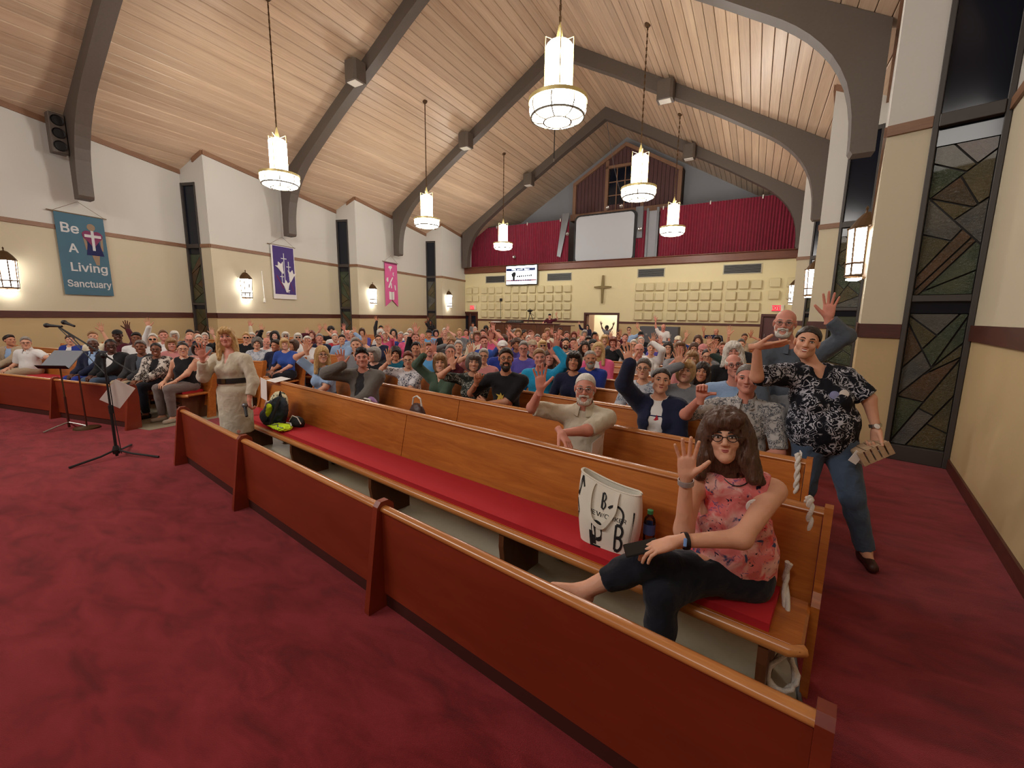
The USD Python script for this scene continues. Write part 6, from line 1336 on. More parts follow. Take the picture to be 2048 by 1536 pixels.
C('person in black top waving a hand, first from left in twelfth row, right block', 'R', -5.440, 12.577, -.00, .973, .09, .32, (.55, .08, .01), 'f pink short', 'brown', 'black', 'pants black', np.str_('grin'), 1.12, {'L': ((-.158, .089, 1.234), (-.14, .1, .99), (-.54, .84, .04))})
C('person in navy shirt sitting still, second from left in fourth row, left block', 'L', -12.304, 5.481, -.00, .988, .07, .54, (.93, .02, .05), 'm light short', 'dark', 'navy', 'tan', np.str_('grin'), 1.12, 0, sleeve=1.0)
C('person in cream shirt waving a hand, first from left in seventh row, left block', 'L', -13.423, 7.843, -.01, .860, .07, .48, (.86, -.01, .09), 'm pink short', 'brown', 'cream', 'tan', np.str_('smile'), 1.05, {'R': ((.179, .174, 1.535), (-.0, .1, .99), (-.78, .63, .01))}, sleeve=1.0)
C('person in tan shirt sitting still, second from left in eighth row, right block', 'R', -5.515, 9.168, -.00, 1.124, .05, .39, (.72, .07, .01), 'm tan short', 'brown', 'tan', 'pants black', np.str_('grin'), .98, 0)
C('person in white shirt waving a hand, second from left in seventh row, left block', 'L', -10.525, 8.335, -.00, .965, .05, .40, (.69, .02, -.05), 'm pink fringe', 'gray', 'white', 'pants black', np.str_('grin'), 1.05, {'L': ((-.351, .025, 1.337), (-.07, .1, .99), (-.65, .76, .03))}, glasses=1)
C('person in pink top sitting still, second from left in eighth row, left block', 'L', -11.008, 9.099, -.00, .914, .04, .39, (.77, .05, .08), 'f light bob', 'white', 'pink', 'tan', np.str_('smile'), .98, 0)
C('person in blue shirt sitting still, third from left in seventh row, left block', 'L', -10.057, 8.440, -.00, .984, .09, .39, (.74, .05, -.01), 'm pink fringe', 'white', 'blue', 'navy', np.str_('grin'), .98, 0, glasses=1, sleeve=1.0)
C('person in black hat and sky blue shirt, third from left in ninth row, left block', 'L', -8.730, 10.350, -.00, .960, .06, .29, (.54, .12, -.04), 'm tan hat', 'black', 'sky blue', 'tan', np.str_('grin'), 1.12, 0, hatcol='black')
C('person in maroon shirt sitting still, first from left in eighth row, right block', 'R', -6.011, 9.251, -.00, 1.116, .06, .41, (.68, .11, .01), 'm pink short', 'brown', 'maroon', 'denim', np.str_('smile'), 1.05, 0, sleeve=1.0)
C('person in pink top waving a hand, second from left in seventh row, right block', 'R', -5.144, 8.281, .05, 1.130, .09, .40, (.74, .01, -.0), 'f pink bob', 'red', 'pink', 'pants black', np.str_('smile'), 1.05, {'L': ((-.142, .13, 1.427), (.04, .1, .99), (-.66, .75, .03))}, lod=2)
C('person in black shirt sitting still, second from left in tenth row, right block', 'R', -5.726, 10.866, -.00, 1.065, .04, .90, (2.2, .05, -.03), 'm tan short', 'dark', 'black', 'pants black', np.str_('grin'), .98, 0)
C('person in gray top waving a hand, first from left in eleventh row, right block', 'R', -5.936, 11.781, -.00, 1.020, .03, .35, (.7, .03, .02), 'f pink short', 'red', 'gray', 'navy', np.str_('grin'), 1.12, {'L': ((-.154, .091, 1.16), (-.03, .1, .99), (-.59, .81, .04))})
C('person in dark glasses and maroon shirt waving a hand, alone in fourteenth row, right block', 'R', -3.815, 14.021, -.00, 1.027, .10, .24, (.4, .04, -.02), 'm tan short', 'dark', 'maroon', 'denim', np.str_('smile'), 1.05, {'L': ((-.105, .154, 1.239), (-.07, .1, .99), (-.42, .91, .03))}, shades=1)
C('person in white top sitting still, fourth from left in eighth row, left block', 'L', -9.730, 9.339, -.00, .980, .06, .35, (.6, .02, .07), 'f light curly', 'white', 'white', 'tan', np.str_('smile'), 1.05, 0)
C('person in white top sitting still, second from left in thirteenth row, right block', 'R', -4.756, 13.310, -.00, 1.036, .06, .28, (.52, -.05, -.09), 'f light bob', 'gray', 'white', 'tan', np.str_('grin'), .98, 0)
C('person in maroon shirt waving a hand, first from left in ninth row, right block', 'R', -5.688, 10.050, -.00, 1.116, .05, .38, (.65, .06, .0), 'm pink short', 'gray', 'maroon', 'charcoal', np.str_('grin'), 1.05, {'L': ((-.075, .128, 1.383), (-.16, .1, .98), (-.63, .78, .03))})
C('person in light blue top waving a hand, first from left in tenth row, left block', 'L', -9.095, 11.139, -.00, .956, .06, .28, (.59, .12, .02), 'f pink bob', 'black', 'light blue', 'denim', np.str_('grin'), 1.12, {'L': ((-.249, .092, 1.102), (-.18, .1, .98), (-.48, .88, .04))})
C('person in black top sitting still, first from left in tenth row, right block', 'R', -6.029, 10.983, -.00, 1.091, .09, .37, (.59, .01, -.04), 'f light bob', 'gray', 'black', 'denim', np.str_('grin'), 1.12, 0)
C('person in charcoal top sitting still, second from left in ninth row, right block', 'R', -5.395, 10.027, .02, 1.130, .08, .36, (.63, .02, .06), 'f light bob', 'sand', 'charcoal', 'denim', np.str_('grin'), 1.12, 0, sleeve=1.0)
C('person in gray top sitting still, first from left in ninth row, left block', 'L', -10.010, 10.155, -.00, .981, .10, .33, (.59, .1, -.02), 'f light long', 'black', 'gray', 'tan', np.str_('grin'), 1.12, 0, sleeve=1.0)
C('person in white shirt sitting still, second from left in ninth row, left block', 'L', -9.398, 10.236, -.00, .998, .04, .31, (.48, .04, -.02), 'm light short', 'white', 'white', 'charcoal', np.str_('smile'), 1.05, 0, glasses=1, beard='short')
C('person in gray top sitting still, second from left in tenth row, left block', 'L', -8.264, 11.306, -.00, 1.008, .08, .25, (.46, .04, -.01), 'f light short', 'blond', 'gray', 'tan', np.str_('smile'), 1.05, 0, sleeve=1.0)
C('person in pink top waving a hand, alone in twelfth row, left block', 'L', -9.108, 12.855, -.00, .920, .06, .25, (.45, -.02, .02), 'f pink short', 'brown', 'pink', 'navy', np.str_('smile'), 1.05, {'L': ((-.111, .185, .909), (-.12, .1, .99), (-.43, .9, .05))})
C('person in purple top sitting still, third from left in eighth row, left block', 'L', -10.400, 9.237, -.00, 1.018, .09, .37, (.65, .03, .03), 'f light bob', 'brown', 'purple', 'navy', np.str_('grin'), 1.12, 0)
C('person in black shirt waving a hand, fourth from left in ninth row, left block', 'L', -8.187, 10.462, -.00, 1.059, .06, .27, (.45, .04, .02), 'm pale short', 'white', 'black', 'navy', np.str_('smile'), 1.05, {'L': ((-.15, .12, 1.334), (-.08, .1, .99), (-.47, .88, .03))})
C('person in cream top waving a hand, second from left in eleventh row, right block', 'R', -5.321, 11.730, .00, 1.130, .10, .33, (.51, .04, .08), 'f pink bob', 'sand', 'cream', 'navy', np.str_('smile'), 1.12, {'L': ((-.182, .1, 1.305), (-.13, .1, .99), (-.55, .83, .03))})
C('person in charcoal shirt sitting still, first from left in thirteenth row, right block', 'R', -5.666, 13.443, -.00, 1.076, .03, .31, (.67, .02, .01), 'm tan short', 'dark', 'charcoal', 'charcoal', np.str_('grin'), .98, 0, sleeve=1.0)
C('person in black shirt waving both hands, first from left in eighth row, left block', 'L', -11.527, 9.019, -.00, 1.038, .04, .41, (.81, .05, .1), 'm light curly', 'black', 'black', 'pants gray', np.str_('grin'), .98, {'R': ((.233, .251, 1.287), (.04, .1, .99), (-.69, .72, .03)), 'L': ((.069, .187, 1.305), (-.07, .1, .99), (-.68, .73, .03))})
C('person in pink top sitting still, alone in thirteenth row, left block', 'L', -9.272, 13.679, -.00, 1.007, .06, .23, (.42, .07, .01), 'f pale short', 'white', 'pink', 'navy', np.str_('grin'), 1.05, 0, sleeve=1.0)
C('person in dark glasses and light blue shirt, alone in seventeenth row, right block', 'R', -4.136, 16.605, -.00, 1.106, .05, .23, (.27, .07, .08), 'm light short', 'brown', 'light blue', 'pants gray', np.str_('grin'), 1.05, {'L': ((-.287, -.055, 1.421), (-.03, .1, .99), (-.38, .92, .02))}, shades=1)
C('person in charcoal shirt waving a hand, first from left in eleventh row, left block', 'L', -11.968, 11.500, -.00, 1.020, .05, .35, (.7, .02, .01), 'm tan short', 'black', 'charcoal', 'pants gray', np.str_('smile'), 1.05, {'R': ((.071, .156, 1.55), (.23, .1, .97), (-.6, .8, .01))}, sleeve=1.0)
C('person in tan top sitting still, alone in fourteenth row, left block', 'L', -9.319, 14.530, -.00, 1.034, .07, .22, (.37, .03, .01), 'f brown curly', 'black', 'tan', 'charcoal', np.str_('smile'), .98, 0)
# ================================================================ the people in front, each posed by hand
def look_frame(f, roll=0.0):
    y = unit(f); x = unit(np.cross(y, [0, 0, 1.])); z = np.cross(x, y); return np.stack([x, y, z], 1) @ rot('y', roll)
def hero(W, face, hands, o, label, roll=0.0, group=None):
    J = {k: np.array(v, float) for k, v in W.items()}
    loc = np.array([J['pelvis'][0], J['pelvis'][1], 0.])
    for k in J: J[k] = J[k] - loc
    J['RH'] = look_frame(face, roll)
    for s in 'RL': J['hd'+s] = hand_frame(*hands[s], s)
    return person(J, o, label, tuple(loc)) + (loc,)
# --- the woman on the front pew
p, fr, loc = hero(dict(pelvis=(.00, 2.26, .565), neck=(-.02, 2.26, 1.055), head=(-.070, 2.215, 1.245), shR=(-.185, 2.19, 1.005), shL=(.155, 2.245, 1.015), elR=(-.20, 2.03, .815), wrR=(-.205, 1.985, 1.095), elL=(.035, 1.985, .865), wrL=(-.215, 1.85, .845),
    hipR=(-.09, 2.24, .55), hipL=(.085, 2.22, .555), knR=(-.26, 1.90, .545), anR=(-.235, 1.86, .10), toeR=(-.28, 1.72, .035), knL=(-.345, 1.93, .665), anL=(-.625, 1.86, .455), toeL=(-.755, 1.80, .47)),
    (.02, -1, .18), {'R': ((-.02, -.05, 1), (.1, -1, .05)), 'L': ((-.85, -.30, -.42), (.1, .25, -1))},
    dict(S=.99, lod=0, sex='f', skin='light', hair='shag', hairc='brown', browc='dark', top='print_floral', topname='blouse', sleeve=0, neckr=.07, hem=-.17, boxy=1.22, pants='pants black', pantlen=.62, fat=1.12, glasses=1, mouth='smile', handR='open', handL='rest', shoes='shoe_dark', noshoes=True),
    'person in pink floral sleeveless top waving from the near end of the front pew', roll=.10)
J = fr['J']; S = fr['S']; RT = fr['RT']; tf = fr['tf']; tu = fr['tu']; TL = fr['TL']
def ringband(a, b, t, r, w, mt, nm, lab=None, par=None):
    c = a*(1-t) + b*t; d = unit(b-a); e = unit(np.cross(d, [0, 0, 1.])+1e-6)
    return obj(nm, moved(lathe([(r, -w), (r+.004, -w), (r+.005, 0), (r+.004, w), (r, w)], 24), M4(np.stack([e, np.cross(d, e), d], 1), c)), mt, par or p, smooth=40, label=lab)
ringband(J['wrR'], J['elR'], .10, .031, .011, 'bead_gray', 'bracelet', 'beaded bracelet') if False else None
plain('bead_gray', lin(170, 160, 158), .4, metal=.3, bump=(200, .5, .003)); plain('band_black', lin(20, 20, 26), .4); plain('screen_blue', lin(120, 160, 220), .3); plain('sandal_black', lin(26, 24, 26), .5); plain('rope_white', lin(226, 222, 214), .85, bump=(160, .8, .006))
ringband(J['wrR'], J['elR'], .09, .0305, .012, 'bead_gray', 'bracelet')
wb_ = ringband(J['wrL'], J['elL'], .16, .0325, .011, 'band_black', 'wrist_band')
cw = J['wrL']*.84+J['elL']*.16
obj('band_screen', moved(box((0, 0, 0), (.014, .036, .008), .003), M4(look_frame((0.1, -1, .3)) @ rot('x', math.pi/2) , cw + unit((.1, -1, .3))*.036)), 'screen_blue', wb_)
nk = [J['neck'] + RT@np.array([.085*math.sin(t), .075*math.cos(t)+.035*(math.cos(t) > 0)*math.cos(t), .055-.075*max(0, math.cos(t))**1.5]) for t in np.linspace(-2.4, 2.4, 25)]
obj('necklace', tube(nk, .0028, 5), 'sandal_black', p)
bd = obj('badge', moved(lathe([(.036, -.004), (.037, 0), (.034, .004), (0, .006)], 24), M4(np.stack([-RT[:, 0], RT[:, 2], tf], 1) @ rot('x', .0), TL(-.075, .135, .395))), 'paper', p, label='round white badge with dark script', smooth=40)
obj('print', moved(cat_([tube([(-.02+.008*k, -.012+.02*(k % 2), .0065) for k in range(6)], .0018, 4), tube([(-.02, .015, .0065), (.0, .021, .0065), (.02, .014, .0065)], .0016, 4)]), M4(np.stack([-RT[:, 0], RT[:, 2], tf], 1), TL(-.075, .135, .395))), 'ink_red', bd)
for s in 'RL':   # sandals with toes showing
    a, t = J['an'+s], J['toe'+s]; d = unit(t-a); n = unit(np.cross(np.cross(d, [0, 0, 1.]), d)); n = n if n[2] > 0 else -n; x = np.cross(d, n)
    out = sg.Polygon([(-.032, -.10), (.03, -.10), (.036, .02), (.044, .09), (.03, .135), (-.01, .145), (-.036, .12), (-.042, .05), (-.036, -.02)]).buffer(.008)
    FMs = M4(np.stack([x, d, n], 1), a + d*.055 - n*.052)
    sd = obj('sandal', moved(extrude(out, .018), FMs), 'sandal_black', p)
    obj('strap', moved(cat_([tube([(-.04, -.0, .01), (-.036, .03, .05), (0, .06, .058), (.036, .03, .05), (.042, 0, .01)], .007, 6), tube([(0, .06, .058), (0, .10, .022)], .005, 5)]), FMs), 'sandal_black', sd)
    obj('toes', moved(cat_([tube([(-.028+k*.0145, .085, .026), (-.030+k*.0155, .118-.005*k, .026), (-.031+k*.016, .130-.006*k, .022)], [.0085-.0006*k, .0085-.0006*k, .006], 6) for k in range(5)]), FMs), skin('light'), p, smooth=True)
t = thing('phone', 'black phone held in the hand resting on her knee', 'phone')
obj('case', moved(box((0, 0, 0), (.075, .15, .01), .004), M4(hand_frame((-.85, -.35, -.3), (.05, .35, -1), 'L'), loc + J['wrL'] + np.array([-.135, -.02, -.058]))), 'black_gloss', t)
# --- the woman standing in the side aisle
p, fr, loc = hero(dict(pelvis=(.545, 3.93, .90), neck=(.435, 3.92, 1.43), head=(.36, 3.88, 1.635), shR=(.225, 3.85, 1.385), shL=(.625, 3.955, 1.375), elR=(.055, 3.66, 1.375), wrR=(.035, 3.55, 1.605), elL=(.775, 3.92, 1.24), wrL=(.835, 3.885, 1.03),
    hipR=(.455, 3.90, .885), hipL=(.64, 3.94, .885), knR=(.46, 3.95, .50), anR=(.47, 4.09, .09), toeR=(.42, 3.94, .035), knL=(.76, 3.90, .49), anL=(.885, 3.92, .09), toeL=(.90, 3.76, .035)),
    (-.10, -1, .04), {'R': ((.95, -.12, .16), (0, .5, .85)), 'L': ((.1, -.25, -1), (-.75, -.6, .1))},
    dict(S=1.04, lod=0, sex='f', skin='light', hair='pulled', hairc='dark', top='print_navy_swirl', topname='blouse', sleeve=.5, neckr=.068, vneck=.10, hem=-.16, boxy=1.32, ease=.024, pants='denim', pantlen=.985, pantease=.016, legw=1.0, fat=1.14, mouth='grin', handR='flat', handL='grip', shoes='shoe_brown'),
    'person in black swirl print blouse and jeans standing, holding a slatted box', roll=-.16)
J = fr['J']; TL = fr['TL']; RT = fr['RT']; tf = fr['tf']
for x, m_, l_ in ((-.09, 'paper', 'white round badge'), (-.035, 'badge_blue', 'pale blue badge')):
    if 'badge_blue' not in M: plain('badge_blue', lin(150, 160, 210), .4)
    obj('badge', moved(lathe([(.030, -.003), (.030, .003), (0, .006)], 20), M4(np.stack([-RT[:, 0], RT[:, 2], tf], 1), TL(x, .158, .335))), m_, p, label=l_)
c = J['wrL']*.88 + J['elL']*.12; d = unit(J['wrL']-J['elL']); e = unit(np.cross(d, [0, 1, 0]))
w_ = obj('wrist_watch', moved(lathe([(.034, -.012), (.038, -.012), (.038, .012), (.034, .012)], 20), M4(np.stack([e, np.cross(d, e), d], 1), c)), 'steel', p)
obj('watch_face', moved(lathe([(.017, 0), (.018, .008), (0, .010)], 16), M4(np.stack([unit((1, .2, 0)), unit(d), unit((.1, -1, .1))], 1), c + np.array([.0, -.037, .004]))), 'paper', w_)
t = thing('box', 'small slatted wooden box with a white paper tucked in it, held at her side', 'box')
o = loc + J['wrL'] + np.array([-.02, -.055, -.155]); FB = M4(rot('z', .35) @ rot('y', -.55), o)
wood('slat_wood', lin(206, 178, 146), lin(160, 128, 100), (6, 1, 1), .5, 5)
obj('bottom', moved(box((0, 0, -.045), (.20, .11, .01)), FB), 'slat_wood', t)
for sy in (-1, 1):
    for k in range(5): obj('slat', moved(box((-.088+k*.044, sy*.055, 0), (.034, .008, .10), .002), FB), 'slat_wood', t)
for sx in (-1, 1):
    for k in range(3): obj('slat', moved(box((sx*.098, -.036+k*.036, 0), (.008, .030, .10), .002), FB), 'slat_wood', t)
obj('lid', moved(cat_([box((-.075+k*.05, 0, .053), (.045, .115, .006), .002) for k in range(4)]), FB), 'slat_wood', t)
obj('leaflet', moved(box((-.09, -.03, .075), (.09, .004, .06)), FB @ M4(rot('y', -.5), (0, 0, 0))), 'paper', t)
# --- the bald man behind her
p, fr, loc = hero(dict(pelvis=(.34, 4.66, 1.0), neck=(.31, 4.66, 1.545), head=(.245, 4.60, 1.765), shR=(.10, 4.62, 1.475), shL=(.535, 4.68, 1.50), elR=(.10, 4.52, 1.19), wrR=(.17, 4.42, .98), elL=(.70, 4.62, 1.665), wrL=(.555, 4.58, 1.82),
    hipR=(.24, 4.64, .98), hipL=(.44, 4.67, .98), knR=(.24, 4.60, .54), anR=(.24, 4.68, .09), toeR=(.2, 4.52, .035), knL=(.46, 4.64, .54), anL=(.47, 4.70, .09), toeL=(.49, 4.54, .035)),
    (-.12, -1, .02), {'R': ((.15, -.25, -1), (.6, .4, 0)), 'L': ((-.02, -.05, 1), (-.1, -1, .0))},
    dict(S=1.07, lod=0, sex='m', skin='pink', hair='none', top='slate', topname='shirt', sleeve=.93, hem=-.14, collar=1, pants='gray', pantlen=.99, fat=1.0, glasses='thin', mouth='grin', beard='short', beardc='white', browc='gray', hairc='white', handL='open', handR='relaxed'),
    'person in slate gray long-sleeved shirt standing in the side aisle, arm raised high', roll=-.05)
# --- the woman in the beige suit in the gap of the front pew
p, fr, loc = hero(dict(pelvis=(-5.02, 2.60, .93), neck=(-5.05, 2.615, 1.335), head=(-5.085, 2.60, 1.525), shR=(-5.225, 2.545, 1.275), shL=(-4.885, 2.68, 1.28), elR=(-5.16, 2.37, 1.10), wrR=(-5.06, 2.335, 1.315), elL=(-4.77, 2.68, 1.045), wrL=(-4.735, 2.60, .865),
    hipR=(-5.10, 2.57, .90), hipL=(-4.93, 2.63, .90), knR=(-5.08, 2.52, .49), anR=(-5.08, 2.57, .09), toeR=(-5.02, 2.45, .035), knL=(-4.92, 2.57, .49), anL=(-4.91, 2.62, .09), toeL=(-4.83, 2.51, .035)),
    (.82, -.57, .05), {'R': ((.05, -.05, 1), (.85, -.5, 0)), 'L': ((.0, -.1, -1), (.3, .9, 0))},
    dict(S=.90, lod=0, sex='f', skin='pink', hair='longbangs', hairc='blond', browc='sand', top='beige', topname='jacket', sleeve=.90, vneck=.13, hem=-.16, boxy=1.05, skirt=.46, pants='beige', fat=1.0, mouth='smile', handR='open', handL='grip', shoes='shoe_dark'),
    'person in beige skirt suit with dark belt standing and waving, microphone in hand', roll=.06)
J = fr['J']; RT = fr['RT']; pel = fr['pel']; tu = fr['tu']
obj('belt', moved(lathe([(.15, -.028), (.162, -.028), (.164, 0), (.162, .028), (.15, .028)], 28), M4(RT @ np.diag([1, .84, 1]), pel + tu*.115)), 'shoe_dark', p, smooth=40, label='dark brown belt')
obj('buckle', moved(box((0, 0, 0), (.05, .05, .01), .004), M4(np.stack([-RT[:, 0], RT[:, 2], RT[:, 1]], 1), pel + tu*.115 + fr['tf']*.138)), 'bronze_metal', p)
for k in range(2): obj('button', moved(lathe([(.011, 0), (.010, .005), (0, .006)], 12), M4(np.stack([-RT[:, 0], RT[:, 2], RT[:, 1]], 1), fr['TL'](-.02, .138-.02*k, .24-.27*k))), 'shoe_dark', p)
t = thing('microphone', 'black handheld microphone in the hand of the person in beige', 'microphone')
q = loc + J['wrL'] + np.array([.0, -.05, -.085])
obj('handle', tube([q, q+np.array([.07, -.03, -.085])], [.017, .014], 10), 'black_matte', t); obj('grille', eb(q + np.array([-.014, .006, .018]), (.028, .028, .028), None, EYE_L), 'gray_metal', t, smooth=True)
# --- people standing or sitting far back
def stander(x, y, S, label, look, wr=None, hands=None, face=None, lift=0):
    a = math.atan2(x, -y) if face is None else face
    rz = math.atan2(-(-x), -y); rz = math.atan2(x, -y)
    kw = dict(S=S, sit=False, lean=.03, wr=wr or {}, hands=hands or {}, hint={'R': (.6, -.2, -.6), 'L': (-.6, -.2, -.6)} if wr else None, head=(0, .0, 0))
    if kw['hint'] is None: kw.pop('hint')
    return person(figure(**kw), look, label, (x, y, lift), rz)
UPH = lambda g: ((g*.25, 0, 1), (0, 1, .0))
H2 = {'R': UPH(1), 'L': UPH(-1)}
stander(-7.05, 23.3, .76, 'person in gray top standing in the open doorway with both arms raised', dict(sex='f', skin='dark', hair='curly', hairc='black', top='gray', lod=3, mouth='grin', sleeve=.3, pants='navy', handR='open', handL='open'), {'R': (.36, .06, 1.50), 'L': (-.40, .06, 1.48)}, H2)
stander(-7.72, 22.0, .80, 'person with glasses in navy top standing at the left side of the open doorway', dict(sex='f', skin='light', hair='long', hairc='dark', top='navy', lod=3, glasses=1, mouth='smile', sleeve=1.0, handR='open'), {'R': (.42, .1, 1.36)}, H2)
stander(-2.95, 16.9, .91, 'person in white T-shirt standing beyond the right-hand pews with one arm straight up', dict(sex='m', skin='pink', hair='fringe', hairc='white', top='white', lod=3, mouth='smile', sleeve=.4, handR='open'), {'R': (.30, .02, 1.72)}, H2)
stander(-1.17, 17.35, .83, 'person in navy polo shirt standing at the far right with one hand raised', dict(sex='m', skin='tan', hair='fringe', hairc='gray', top='navy', lod=3, mouth='smile', sleeve=.5, collar=1, handR='open', fat=1.2), {'R': (.42, .06, 1.33)}, H2)
stander(-16.0, 19.1, .87, 'person in black shirt standing by the far left wall with one arm up', dict(sex='f', skin='brown', hair='long', hairc='black', top='black', lod=3, mouth='smile', sleeve=.4, handR='open'), {'R': (.12, .08, 1.50)}, H2)
stander(-15.5, 22.6, .76, 'person in gray shirt standing before the glazed left door', dict(sex='m', skin='tan', hair='short', hairc='black', top='gray', lod=3, mouth='smile', sleeve=.5))

# ---------------------------------------------------------------- sound desk at the back
YD = 21.2
def dk(x, z, db=0): return np.array([x, yb(YD+db, x), z])
t = thing('platform', 'low carpeted platform under the sound desk', 'platform')
obj('deck', moved(span(0, 5.2, 0, 2.0, 0, .25, .01), M4(rot('z', -KS), dk(-13.6, 0))), 'dark_trim', t)
t = thing('sound_desk', 'long brown wooden sound desk at the back of the hall', 'desk')
DK = M4(rot('z', -KS), dk(-13.5, 0, -.3))
for k in range(4): obj('front_panel', moved(span(k*1.03+.01, (k+1)*1.03-.01, 0, .04, .0, 1.36, .004), DK), 'pew_dark', t)
obj('worktop', moved(span(-.05, 4.2, -.06, .75, 1.36, 1.41, .01), DK), 'dark_trim', t)
obj('side_panel', moved(span(4.12, 4.16, .04, .7, 0, 1.36), DK), 'pew_dark', t); obj('side_panel', moved(span(.0, .04, .04, .7, 0, 1.36), DK), 'pew_dark', t)
obj('front_panel', moved(span(4.18, 5.1, .05, .09, 0, 1.30, .004), DK), 'pew_dark', t); obj('worktop', moved(span(4.18, 5.12, .02, .6, 1.30, 1.34, .01), DK), 'dark_trim', t)
stander(-10.0, YD+.95, .98, 'person in maroon T-shirt and black cap standing behind the sound desk', dict(sex='m', skin='light', hair='cap', hairc='black', hatcol='black', top='maroon', lod=3, mouth='smile', sleeve=.45, handL='open', handR='relaxed'), {'L': (-.36, .12, 1.62), 'R': (.34, .22, 1.22)}, {'L': UPH(-1), 'R': ((.2, .8, -.3), (0, 0, -1))}, lift=.25)
q = dk(-11.0, 1.41, .05)
t = thing('video_camera', 'black video camera on a tripod standing on the sound desk', 'camera', tuple(q))
obj('camera_body', box((0, -.04, .68), (.12, .26, .13), .02), 'black_matte', t); obj('lens', moved(lathe([(0, 0), (.045, 0), (.05, .1), (0, .1)], 14), M4(rot('x', math.pi/2), (0, -.16, .68))), 'black_gloss', t); obj('handle', tube([(.0, -.1, .75), (0, -.06, .8), (0, .05, .8), (0, .08, .75)], .012, 6), 'black_matte', t); obj('viewfinder', box((.12, -.02, .70), (.1, .02, .07), .005), 'black_matte', t)
obj('tripod_head', lathe([(0, .5), (.05, .5), (.05, .61), (0, .61)], 12), 'black_matte', t); obj('pan_bar', tube([(0, .05, .56), (.12, .25, .42)], .012, 6), 'black_matte', t)
for k in range(3): a = k*2.094+.5; obj('leg', tube([(.03*math.cos(a), .03*math.sin(a), .52), (.24*math.cos(a), .24*math.sin(a), .01)], .016, 6), 'black_matte', t)
t = thing('microphone_stand', 'thin stand with a small black box on the left end of the sound desk', 'stand', tuple(dk(-13.0, 1.41, .1)))
obj('pole', tube([(0, 0, 0), (0, 0, 1.25)], .012, 6), 'black_matte', t); obj('foot', lathe([(0, 0), (.14, 0), (.13, .02), (0, .03)], 16), 'black_matte', t); obj('box', box((.02, 0, 1.3), (.13, .12, .16), .01), 'black_matte', t)
t = thing('mixing_console', 'dark mixing console on the middle of the sound desk', 'console', tuple(dk(-12.0, 1.41, .05)))
obj('console', moved(extrude([(-.25, 0), (.25, 0), (.25, .14), (-.25, .05)], .9), np.array([[0, 0, 1, -.45], [1, 0, 0, 0], [0, 1, 0, 0], [0, 0, 0, 1.]])), 'vent_dark', t)
for k in range(10): obj('fader', box((-.4+k*.09, -.05, .10), (.02, .06, .03), .004), 'steel', t)
t = thing('paper_stack', 'pale stack of paper on the left end of the sound desk', 'paper', tuple(dk(-13.15, 1.415, -.15))); obj('sheets', box((0, 0, .03), (.5, .3, .06), .004), 'paper', t)
t = thing('equipment_case', 'dark gray equipment case beyond the right-hand pews by the back wall', 'case', tuple(bw(-4.2, 0, -1.3)), -KS)
obj('case', box((0, 0, .68), (1.9, .6, 1.36), .02), 'slate_case' if 'slate_case' in M else plain('slate_case', lin(84, 86, 90), .6), t)
for k in range(3): obj('latch', box((-.6+k*.6, -.305, .95), (.1, .02, .1), .004), 'steel', t)

# ---------------------------------------------------------------- stands on the red carpet
t = thing('microphone_stand', 'black boom microphone stand with two microphones on the red carpet', 'microphone stand', (-6.75, 2.06, 0))
obj('pole', tube([(0, 0, .02), (-.0, 0, .60)], .016, 10), 'black_matte', t); obj('upper_pole', tube([(0, 0, .58), (-.0, .0, 1.27)], .011, 10), 'black_matte', t); obj('clutch', tube([(0, 0, .56), (0, 0, .66)], .022, 10), 'black_matte', t)
obj('hub', lathe([(0, .05), (.035, .05), (.04, .1), (.025, .15), (0, .15)], 14), 'black_matte', t)
for a, L in ((.50, .52), (2.55, .52), (-1.45, .45)): obj('leg', tube([(0, 0, .10), (L*.35*math.cos(a), L*.35*math.sin(a), .055), (L*math.cos(a), L*math.sin(a), .014)], [.012, .012, .014], 8), 'black_matte', t)
b0, b1 = np.array([-.62, -.19, 1.60]), np.array([.36, .16, 1.05])
obj('boom', tube([b0, b1], .009, 8), 'black_matte', t); obj('boom_joint', eb((0, 0, 1.265), (.03, .03, .03), None, EYE_L), 'black_matte', t, smooth=True)
for dx, lab in ((0, ''), (1, '')):
    if dx == 0: a, b = b0 + [-.14, -.06, .01], b0 + [.06, .02, .0]
    else: a, b = b0 + [.04, .05, .05], b0 + [.17, .10, .005]
    mi = obj('microphone_body', tube([a, a*.4+b*.6, b], [.022, .014, .012], 10), 'black_matte', t); obj('grille', eb(a if dx == 0 else a, (.030, .03, .028), None, EYE_L), 'vent_dark', mi, smooth=True)
obj('gooseneck', tube([b0+[.0, .0, .0], b0+[.12, .06, -.10], b0+[.25, .11, -.24]], .006, 6), 'black_matte', t)
obj('cable', tube([b0+[.02, 0, -.02], b0+[.35, .10, -.30], (.0, .02, 1.0), (.02, .02, .5), (.05, .03, .05)], .005, 5), 'black_matte', t)
t = thing('paper', 'white sheet of paper clipped to the microphone stand', 'paper', (-6.75, 2.06, 0))
obj('sheet', moved(T3([[-.11, 0, -.15], [.11, 0, -.15], [.11, 0, .15], [-.11, 0, .15], [-.11, .004, -.15], [.11, .004, -.15], [.11, .004, .15], [-.11, .004, .15]], [[0, 1, 2], [0, 2, 3], [4, 6, 5], [4, 7, 6], [0, 4, 5], [0, 5, 1], [1, 5, 6], [1, 6, 2], [2, 6, 7], [2, 7, 3], [3, 7, 4], [3, 4, 0]]), M4(rot('z', 1.0) @ rot('y', .62), (-.05, .10, .78))), 'paper', t)
t = thing('music_stand', 'gray music stand with a tilted tray on the red carpet', 'music stand', (-9.04, 2.25, 0), .5)
